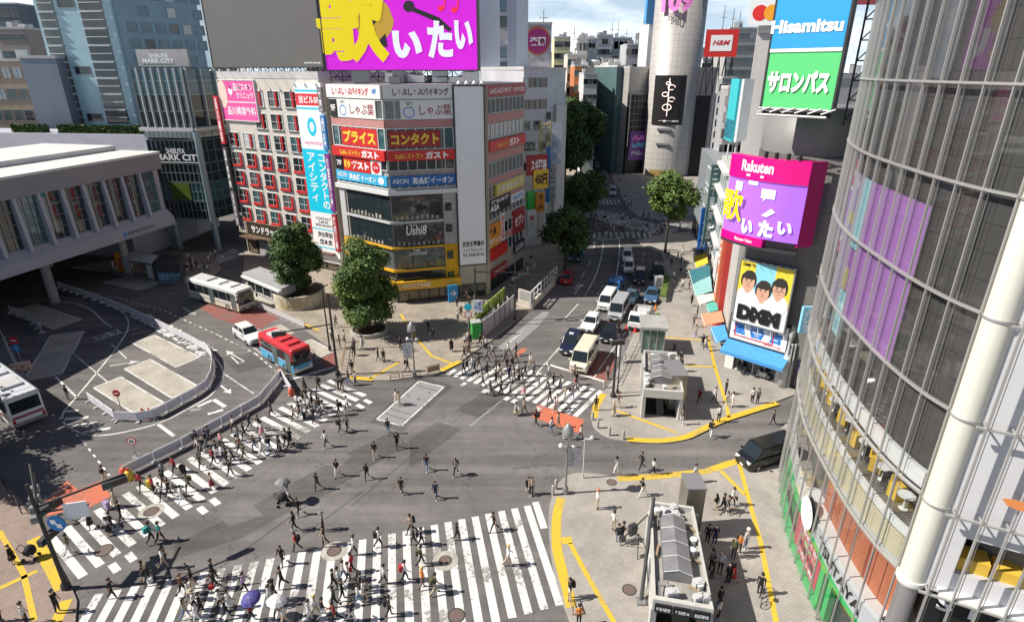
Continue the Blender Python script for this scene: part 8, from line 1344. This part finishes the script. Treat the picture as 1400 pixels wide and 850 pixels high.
for px_, ph in [((68, 735), 'at station crosswalk left end'), ((207, 699), 'by station crosswalk ringed manhole'), ((142, 752), 'by the left dark manhole'), ((180, 665), 'at the yellow water bag'), ((250, 640), 'beside left crosswalk barrier'), ((300, 610), 'beside middle crosswalk barrier'), ((350, 580), 'beside right crosswalk barrier'), ((390, 555), 'by the barrier tip'), ((425, 545), 'on upper station crosswalk'), ((470, 530), 'at station crosswalk plaza end'), ((330, 640), 'on station crosswalk road edge'), ((280, 690), 'on lower station crosswalk'),
    ((440, 590), 'below station crosswalk'), ((525, 600), 'by the striped grey road plate'), ((450, 660), 'in the junction middle'), ((560, 660), 'alone in mid junction'), ((640, 640), 'right of junction middle'), ((395, 690), 'on dark repaved strip'), ((170, 790), 'at plaza crosswalk left end'), ((260, 790), 'on left plaza crosswalk'), ((270, 835), 'on lower-left plaza crosswalk'), ((340, 800), 'by plaza crosswalk bicycle'), ((400, 780), 'left of wide manhole ring'), ((457, 745), 'by wide manhole ring'), ((480, 800), 'below wide manhole ring'), ((440, 840), 'at plaza crosswalk bottom edge'), ((530, 750), 'on middle plaza crosswalk'), ((540, 810), 'low on middle plaza crosswalk'), ((609, 766), 'by narrow manhole ring'), ((575, 730), 'on upper plaza crosswalk'), ((680, 730), 'on right plaza crosswalk'), ((722, 670), 'off the entrance corner'),
    ((640, 495), 'at shops crosswalk plaza end'), ((670, 500), 'on left shops crosswalk'), ((700, 505), 'on crowded shops crosswalk'), ((735, 520), 'on middle shops crosswalk'), ((730, 490), 'behind the shops crosswalk'), ((770, 545), 'on right shops crosswalk'), ((790, 525), 'before the cream van'), ((760, 575), 'on the orange road marking'), ((710, 570), 'left of the orange road marking'), ((815, 560), 'at shop corner yellow kerb'), ((845, 560), 'on the shop corner pavement'), ((925, 575), 'below smaller subway entrance'), ((950, 545), 'right of smaller subway entrance'), ((990, 545), 'on drugstore yellow line'), ((1030, 545), 'before the drugstore'), ((965, 470), 'by the upper yellow line'), ((945, 415), 'at shop pavement shade edge'), ((1050, 575), 'in the alley mouth'), ((785, 610), 'off the corner bollards'), ((870, 645), 'in the alley road'), ((840, 720), 'left of large subway entrance'), ((880, 675), 'behind large subway entrance'), ((985, 690), 'right of lift shaft'), ((970, 750), 'against large subway entrance'), ((1010, 750), 'in large subway entrance shadow'), ((1040, 810), 'by the long yellow line'), ((780, 815), 'at entrance pavement tip'), ((20, 770), 'on the left corner pavement'), ((80, 830), 'on left corner yellow strip'), ((95, 540), 'in the bus terminal'),
    ((485, 480), 'under the bright plaza tree'), ((545, 500), 'by the plaza street lamp'), ((590, 455), 'on plaza before shops'), ((640, 430), 'by the construction panels'), ((625, 410), 'below the blank billboard'), ((452, 470), 'beside the seat ring'), ((470, 505), 'by the ladder-like rail')]: g_ = G(*px_); LM.append((g_.x, g_.y, ph))
PEOPLE = []
def person(x, y, spec, hd, zb, r):
 """spec: top, bottom, then flags: B backpack C suitcase T tote U umbrella L long hair S skirt H hat M helmet F phone X standing; lower-case after '/' = hair, bag, umbrella colours"""
 main, _, ext = spec.partition('/'); top, bot = main[0], main[1]; fl = main[2:]; ext = ext+'kkk'[len(ext):]
 if 'U' in fl: pose = 'umb'
 elif 'F' in fl: pose = 'phone' if 'X' in fl else 'walkphone'
 elif 'X' in fl: pose = 'stand'
 else: pose = r.choice(['walk', 'walk2', 'stride', 'stroll', 'walk', 'walk2'])
 me, (hx, hz_), _p = POSE[pose]; sc_ = r.uniform(.86, .96)*(.95 if 'S' in fl or 'L' in fl else 1)
 o = bpy.data.objects.new('person', me); COL.objects.link(o); o.location = (x, y, zb); o.rotation_euler = (0, 0, R(hd)); o.scale = (sc_,)*3
 sl_ = r.random() < .45; skm = r.choice(SKIN[:3]) if r.random() < .93 else SKIN[3]; bare = 'S' in fl
 for i, m in enumerate([skm, cm(top), skm if sl_ else cm(top), cm(bot), skm if bare else cm(bot), r.choice(SHOE)]): s_ = o.material_slots[i]; s_.link = 'OBJECT'; s_.material = m
 def kid(nm, me_, m, loc=(0, 0, 0)): k = bpy.data.objects.new(nm, me_); COL.objects.link(k); k.parent = o; k.location = loc; k.material_slots[0].link = 'OBJECT'; k.material_slots[0].material = m; return k
 if 'H' in fl: kid('hat', HAT, cm(ext[1]), (hx-.01, 0, hz_))
 if 'M' in fl: kid('helmet', HELM, cm('w'), (hx-.01, 0, hz_))
 kid('hair', HAIR['long' if 'L' in fl else r.choice(['short', 'short', 'bun']) if 'S' in fl else 'short'], HC[ext[0]] if ext[0] in HC else HC['k'], (hx-.008, 0, hz_+.005))
 if 'S' in fl: kid('skirt', SKIRT, cm(bot))
 near = min(LM, key=lambda l: (l[0]-x)**2+(l[1]-y)**2)[2]
 T_, B_ = CLC[top][0], CLC[bot][0]
 if 'S' in fl: what = ('%s dress' % T_) if top == bot else '%s top, %s skirt' % (T_, B_)
 else: what = ('all in %s' % T_) if top == bot else '%s top, %s trousers' % (T_, B_)
 what = ('in ' if not what.startswith('all') else '')+what
 if 'U' in fl: what += ' with %s umbrella' % CLC[ext[1]][0]
 elif 'H' in fl: what += ' in %s hat' % CLC[ext[1]][0]
 elif 'M' in fl: what += ' in white helmet'
 elif 'C' in fl: what += ' with suitcase'
 elif 'B' in fl: what += ' with backpack'
 elif ext[0] in 'oy': what = ('ginger' if ext[0] == 'o' else 'blond')+' haired '+what
 elif 'L' in fl: what = 'long-haired '+what
 tag(o, 'person %s %s' % (what, near), 'person', 'people on foot around the crossing'); PEOPLE.append(o)
 Mx = Matrix.Rotation(R(hd), 3, 'Z')
 def ext_obj(nm, me_, m, loc, lab, cat, rz=0.): k = bpy.data.objects.new(nm, me_); COL.objects.link(k); v = Mx@Vector(loc); k.location = (x+v.x, y+v.y, zb+v.z); k.rotation_euler = (0, 0, R(hd)+rz); k.material_slots[0].link = 'OBJECT'; k.material_slots[0].material = m; tag(k, lab, cat, cat+'s carried by people'); return k
 if 'B' in fl: ext_obj('backpack', BPK, cm(ext[1]), (0, 0, 0), '%s backpack on the back of the person in %s %s' % (CLC[ext[1]][0], T_, near), 'backpack').scale = (sc_,)*3
 if 'C' in fl: ext_obj('suitcase', SCS, cm(ext[1]), (-.45, .28, 0), '%s suitcase pulled by the person in %s %s' % (CLC[ext[1]][0], T_, near), 'suitcase', .3)
 if 'T' in fl: ext_obj('tote_bag', TBG, cm(ext[1]), (.08, .3, .42), '%s bag held by the person in %s %s' % (CLC[ext[1]][0], T_, near), 'bag')
 if 'U' in fl:
  t = thing('umbrella', (0, 0, 0), '%s umbrella over the person in %s %s' % (CLC[ext[1]][0], T_, near), 'umbrella', 'umbrellas carried by people'); v = Mx@Vector((.22, -.13, 1.72)); t.location = (x+v.x, y+v.y, zb+v.z); t.rotation_euler = (R(8), R(-10), R(hd))
  for nm, me_, m in (('canopy', UMC, mat('brolly_'+CLC[ext[1]][0], CLC[ext[1]][1], .6)), ('shaft', UMS, m_alu)): k = bpy.data.objects.new(nm, me_); COL.objects.link(k); k.parent = t; k.material_slots[0].link = 'OBJECT'; k.material_slots[0].material = m
 return o
def crowd(ox, oy, s, heads, txt, zb=.0, seed=1):
 r = random.Random(seed)
 for e in txt.split(';'):
  e = e.strip()
  if not e: continue
  pos, sp = e.split(' ')[:2]; x, y = [float(q) for q in pos.split(',')]; h = None
  if '@' in sp: sp, h = sp.split('@'); h = float(h)
  q = G(ox+x/s, oy+y/s, zb); hd = h if h is not None else r.choice(heads)+r.uniform(-14, 14); person(q.x, q.y, sp, hd, zb+.01, r)
crowd(60, 640, 4.05, [60, 240], "340,80 ke;402,216 eeSC/uv;264,332 kkSU/kw;432,288 kk;366,366 wkSL;385,352 kk;150,478 nw;600,410 tkB/kt;652,408 tk;672,555 we@40;565,612 kkSL;588,645 kkT/yw;388,722 kk@20;545,122 rkC/ky;612,140 rkX", 0, 1)
crowd(60, 640, 4.05, [0], "82,795 kkXF@10", .13, 2)
crowd(0, 600, 3.4, [30, 80], "66,578 kkSX@20;130,862 wkX;8,848 kkX/kk", .13, 3)
crowd(220, 500, 4.474, [60, 240, 62, 238], "450,400 wk;222,492 kkB;300,472 bk;376,506 pk;516,446 kk;546,386 kk;606,396 kk;621,430 wpSL;680,312 kk;490,532 uk;578,522 kj;512,577 nk;622,558 wwT/kw;668,520 kjB;728,532 kk;771,482 wk;797,482 kk;238,536 wk;246,634 nk;327,608 dk;383,582 wb;430,678 kk;408,604 kk;318,752 edS;176,768 nkB/kn;134,838 ww;57,802 kk;22,745 ku;90,658 rkC;20,690 gk;255,560 gk;350,560 kw;445,600 bk;280,500 kg;10,820 wk;475,470 gkT", 0, 4)
crowd(380, 470, 4.474, [60, 240, 200], "168,292 kkSL;250,288 kkB;176,352 kk;372,292 kk;394,294 ku;437,256 kj;475,252 wk;376,438 kkB/kk;426,410 wk@240;381,542 gkB;426,536 gk@250;296,632 wk@230;676,552 kj@270;731,642 kk@300;594,698 ke@280;365,812 kw@270;546,828 kkL@270;725,372 ww;742,380 ee;245,892 kk@250;757,920 ku@270;150,444 ww;181,458 gk;221,482 kk;281,446 wk;246,392 ku;206,372 we;160,384 kw;192,414 wk;262,420 kkB;56,628 gkB;76,642 kk;14,664 kk;135,452 kkC/kk;232,430 gj;215,400 kk;120,395 wb;100,470 ek", 0, 5)
crowd(380, 470, 4.474, [90, 240], "456,184 keX;470,70 kkX;520,30 wkX", .13, 6)
crowd(450, 400, 4, [0, 90, 200, 270], "60,302 kkX;85,272 wkX;140,312 gk;135,348 kk;180,314 ww;270,374 kk;300,382 kkX;390,312 kkX;405,324 kk;430,432 kkB;545,218 kk@250;570,258 kk@250;670,322 kkSL;705,158 wk;722,134 ku;755,54 kk;797,64 gk;15,262 wk;770,80 kk;745,300 wk;760,330 ek;775,290 kk;820,150 kk;870,110 wk;890,130 gk;700,80 kk;845,95 gk;40,190 gk;110,120 kk", .13, 7)
crowd(220, 690, 5.31, [16, 196, 18, 194], "236,598 ke;398,618 kkT/kr;386,545 kk;505,752 wwSL;614,632 vk;886,602 kk;832,700 kkH/kk;800,738 wj;165,656 uk/uk;187,824 ejL;216,696 wg;256,764 wkH/ke;272,856 ww;662,846 dkU/ki;850,820 pk;902,880 weU/kw;886,434 kkL@260;990,334 rkB@180;975,188 kk@190;1003,74 kk@250;300,790 kk;440,760 wk;480,820 kk", 0, 8)
crowd(400, 690, 5.31, [16, 196, 20, 192], "225,186 gkXH/kg;236,298 kk@200;450,366 wk;436,492 rkT/kr;630,308 wkB/kk;862,206 ekB/kk;882,290 kk;936,300 kkB;935,438 nkB/kn;668,574 wk;818,556 wkB/kr;946,606 ou/yk;1036,646 neB/kn;706,804 nkB;372,545 wj;300,606 kk;310,744 kk@210;366,686 kkT/kw;482,606 kkL;482,720 wj;166,806 we/yk;226,824 kw;312,858 dk;436,846 kw;340,600 wk;520,690 we;500,640 kk;130,840 ww;410,560 wk", 0, 9)
crowd(450, 600, 3.4, [16, 200], "595,470 kkL@350;766,428 kk@200;832,590 we/yk@15;455,148 kj@260;590,173 gkB/kk@250;496,278 bb@270;925,257 kk@280;941,261 ek@270", 0, 10)
crowd(600, 440, 5.3125, [-33, 147, -30, 150], "180,376 kk;206,364 kk;245,350 wj;262,356 gk;290,334 kk;350,290 gk;391,250 wk;320,474 gk;376,530 bkT/kw;452,532 kk;416,458 kk;520,534 wk;616,536 epSL;496,350 kk;532,344 kk;556,294 gk;664,324 we@250;506,240 wk;562,246 kw;626,400 kk;690,398 gk;578,394 wk;510,424 bk;546,444 gk;452,444 wkB;350,394 kk;411,356 gk;725,488 gw;790,486 gk;800,404 wk;832,474 kk;985,416 ek;1000,460 kk;805,594 kk;856,634 ww;842,658 we;912,594 ww/yk;966,564 gjB/kk;990,506 dk;560,680 weSLT/uw;620,664 ek;706,754 kkB;866,770 ee;816,814 wj;926,856 gwL;1030,858 wk;300,400 wk;600,440 gk;440,380 ke;520,390 gw;480,300 gk;880,490 gk;580,470 ku", 0, 11)
crowd(600, 440, 5.3125, [147, -33, 90], "90,214 kkX;215,155 wk;185,272 kk;345,204 wkX;1140,642 kkX;1225,412 gkX;1268,684 eeXSH/ke;200,220 ek;220,250 kk;300,180 kk;330,190 gk", .13, 12)
crowd(700, 400, 4, [200, 90, 0, 300], "580,628 ue;1040,298 kkX;925,432 kkX;922,395 kkX;1022,606 dk@230;1106,600 wk;1166,556 kkX;1172,622 wwX;1200,626 wwX;1310,606 wkX;1340,606 gkX;926,722 gw@260;1128,706 wkX/kk;980,72 kkL;1010,140 kkX;760,470 kk", .13, 13)
crowd(700, 400, 4, [200, 20], "1084,784 kwB/kk@60", 0.13, 14)
crowd(1040, 560, 6.07, [190], "97,128 kk@170", 0, 15)
crowd(860, 640, 4.05, [300, 250, 120], "70,152 kw@200;476,242 keL;515,238 kkT;566,208 wkT/kg;470,424 bbX;430,418 kkX;640,444 wjXM;604,470 okX;576,494 nkX;500,578 wkX;546,632 kkX;572,626 rrSL;496,764 kkX;457,604 kkX;490,836 wkX;718,700 kk@60;452,560 gkX;540,250 gk;360,78 wkX", .13, 16)
crowd(700, 600, 3.4, [200, 0], "395,324 weX/ok;470,424 weX@60;492,482 kjB/kk@90;512,474 kkXF;600,143 kk;655,163 wkL;268,742 kwXB/kk@200;310,862 okX@100;485,168 ww", .13, 17)
crowd(0, 500, 4.25, [90], "398,198 kgX", .006, 18)
rr_ = random.Random(99)
def scatter(poly, n, zb, where, grp):
 P = [G(*p) for p in poly]; k = 0; xs = [p.x for p in P]; ys = [p.y for p in P]
 while k < n:
  q = Vector((rr_.uniform(min(xs), max(xs)), rr_.uniform(min(ys), max(ys)))); ins = False
  for a, b in zip(P, P[1:]+P[:1]):
   if (a.y > q.y) != (b.y > q.y) and q.x < (b.x-a.x)*(q.y-a.y)/(b.y-a.y)+a.x: ins = not ins
  if not ins: continue
  k += 1; tp, bt = rr_.choice('kkkwwgbe'), rr_.choice('kkgbjew'); o = person(q.x, q.y, tp+bt, rr_.uniform(0, 360), zb, rr_); PEOPLE.pop()
  o['label'] = 'person %s %s' % ('all in '+CLC[tp][0] if tp == bt else 'in %s top and %s trousers' % (CLC[tp][0], CLC[bt][0]), where); o['group'] = grp
scatter([(805, 300), (860, 300), (925, 318), (900, 326), (800, 322)], 34, .01, 'on the shaded far crossing below the round tower', 'people on the far crossing')
scatter([(862, 285), (930, 305), (935, 330), (905, 325)], 8, .02, 'at the corner behind the yellow-green tree', 'people at the far corner'); scatter([(838, 250), (846, 250), (868, 292), (858, 288)], 7, .13, 'on the pavement left of the round tower', 'people under the round tower')
scatter([(905, 345), (940, 345), (945, 400), (912, 410)], 16, .13, 'on the shaded pavement beside the awnings', 'people on the shop pavement'); scatter([(912, 425), (985, 470), (975, 500), (912, 440)], 4, .13, 'on the sunlit pavement by the salmon awning', 'people on the shop pavement')
scatter([(235, 352), (300, 350), (318, 366), (285, 378), (245, 380)], 22, .13, 'in the shade below the glass entrance building', 'people below the entrance building'); scatter([(455, 372), (545, 420), (600, 415), (560, 425), (520, 450)], 8, .13, 'in front of the yellow shop fascia', 'people before the corner shops'); scatter([(690, 395), (735, 350), (745, 360), (705, 400)], 8, .13, 'in the shade beside the side wing signs', 'people beside the side wing')
scatter([(120, 372), (180, 362), (240, 360), (230, 372), (150, 378)], 9, .13, 'under the station bridge', 'people under the bridge')
def pram(label, q, hd, zb, canopy):
 t = thing('pram', (q.x, q.y, zb), label, 'pram', None, R(hd)); mb = MB(); [mb.tube(p, .02, 5) for p in ([(-.35, s*.2, .12), (.1, s*.22, .5), (.45, s*.2, 1.0)] for s in (-1, 1))]; mb.tube([(.45, -.2, 1.0), (.45, .2, 1.0)], .025, 5); mb.build('frame', m_dark, t, local=True)
 mb = MB(); mb.box((-.05, 0, .55), (.6, .4, .3)); mb.build('seat', cm('k'), t, local=True, bevel=.06); mb = MB(); mb.lathe((-.1, 0, .6), [(.32, 0), (.3, .2), (.18, .36), (0, .42)], 12); mb.build('hood', canopy, t, local=True, smooth=True)
 for x in (-.35, .3):
  for y in (-.22, .22): mb = MB(); mb.lathe((x, y, .11), [(.02, -.03), (.11, -.03), (.11, .03), (.02, .03)], 12, axis='Y'); mb.build('wheel', m_tyre, t, local=True)
q = G(43, 763, .13); pram('black pram pushed along the left corner pavement', q, 190, .14, cm('k')); q = G(387, 690); pram('black pram under a grey umbrella on the dark repaved strip', q, 200, .01, cm('k')); r_0 = random.Random(5); q = G(396, 688); person(q.x, q.y, 'wkU/kg', 200, .01, r_0)
bpy.context.view_layer.update()
PS = sorted([o for o in COL.objects if o.get('category') == 'person'], key=lambda o: o.location.length); far = PS[298:]
cv, cf, cmi, cms = [], [], [], []
for o in far:
 for k in [o]+list(o.children):
  M = k.matrix_world; i0 = len(cv); cv += [tuple(M@v.co) for v in k.data.vertices]; mp2 = []
  for s_ in k.material_slots:
   if s_.material not in cms: cms.append(s_.material)
   mp2.append(cms.index(s_.material))
  for f in k.data.polygons: cf.append([i0+j for j in f.vertices]); cmi.append(mp2[f.material_index])
me = bpy.data.meshes.new('crowd'); me.from_pydata(cv, [], cf); [me.materials.append(m) for m in cms]; me.polygons.foreach_set('material_index', cmi); o = bpy.data.objects.new('crowd', me); COL.objects.link(o)
tag(o, 'tiny distant pedestrians scattered about the far crossing and avenue pavements', 'crowd', None, 'stuff')
for o in far: [bpy.data.objects.remove(k) for k in list(o.children)]; bpy.data.objects.remove(o)
byl = {}
bpy.context.view_layer.update()
for o in COL.objects:
 if o.parent is None and o.get('label') and not (o.get('group') or '').startswith(('white barriers', 'folded', 'street trees at', 'antenna')): byl.setdefault(o['label'], []).append(o)
ORD = ['leftmost', 'second from left', 'third from left', 'fourth from left', 'fifth from left', 'sixth from left', 'seventh from left', 'eighth from left', 'ninth from left', 'tenth from left']; NUM = ['', '', 'two', 'three', 'four', 'five', 'six', 'seven', 'eight', 'nine', 'ten', 'eleven', 'twelve']
for l, os_ in list(byl.items()):
 if len(os_) > 1:
  os_.sort(key=lambda o: proj(*o.location)[0]); n = len(os_)
  for i, o in enumerate(os_):
   w = 'rightmost' if i == n-1 else ORD[min(i, 9)]
   if n == 2: w = ('left', 'right')[i]+'-hand'
   o['label'] = w+' '+l
for o in COL.objects:
 if o.get('label') and len(o['label'].split()) > 16: o['label'] = o['label'].replace(' on the back of the person in', ' worn by person in').replace(' held by the person in', ' held by person in').replace('pulled by the person', 'pulled by person').replace(' on the ', ' on ').replace(' in the ', ' in ')
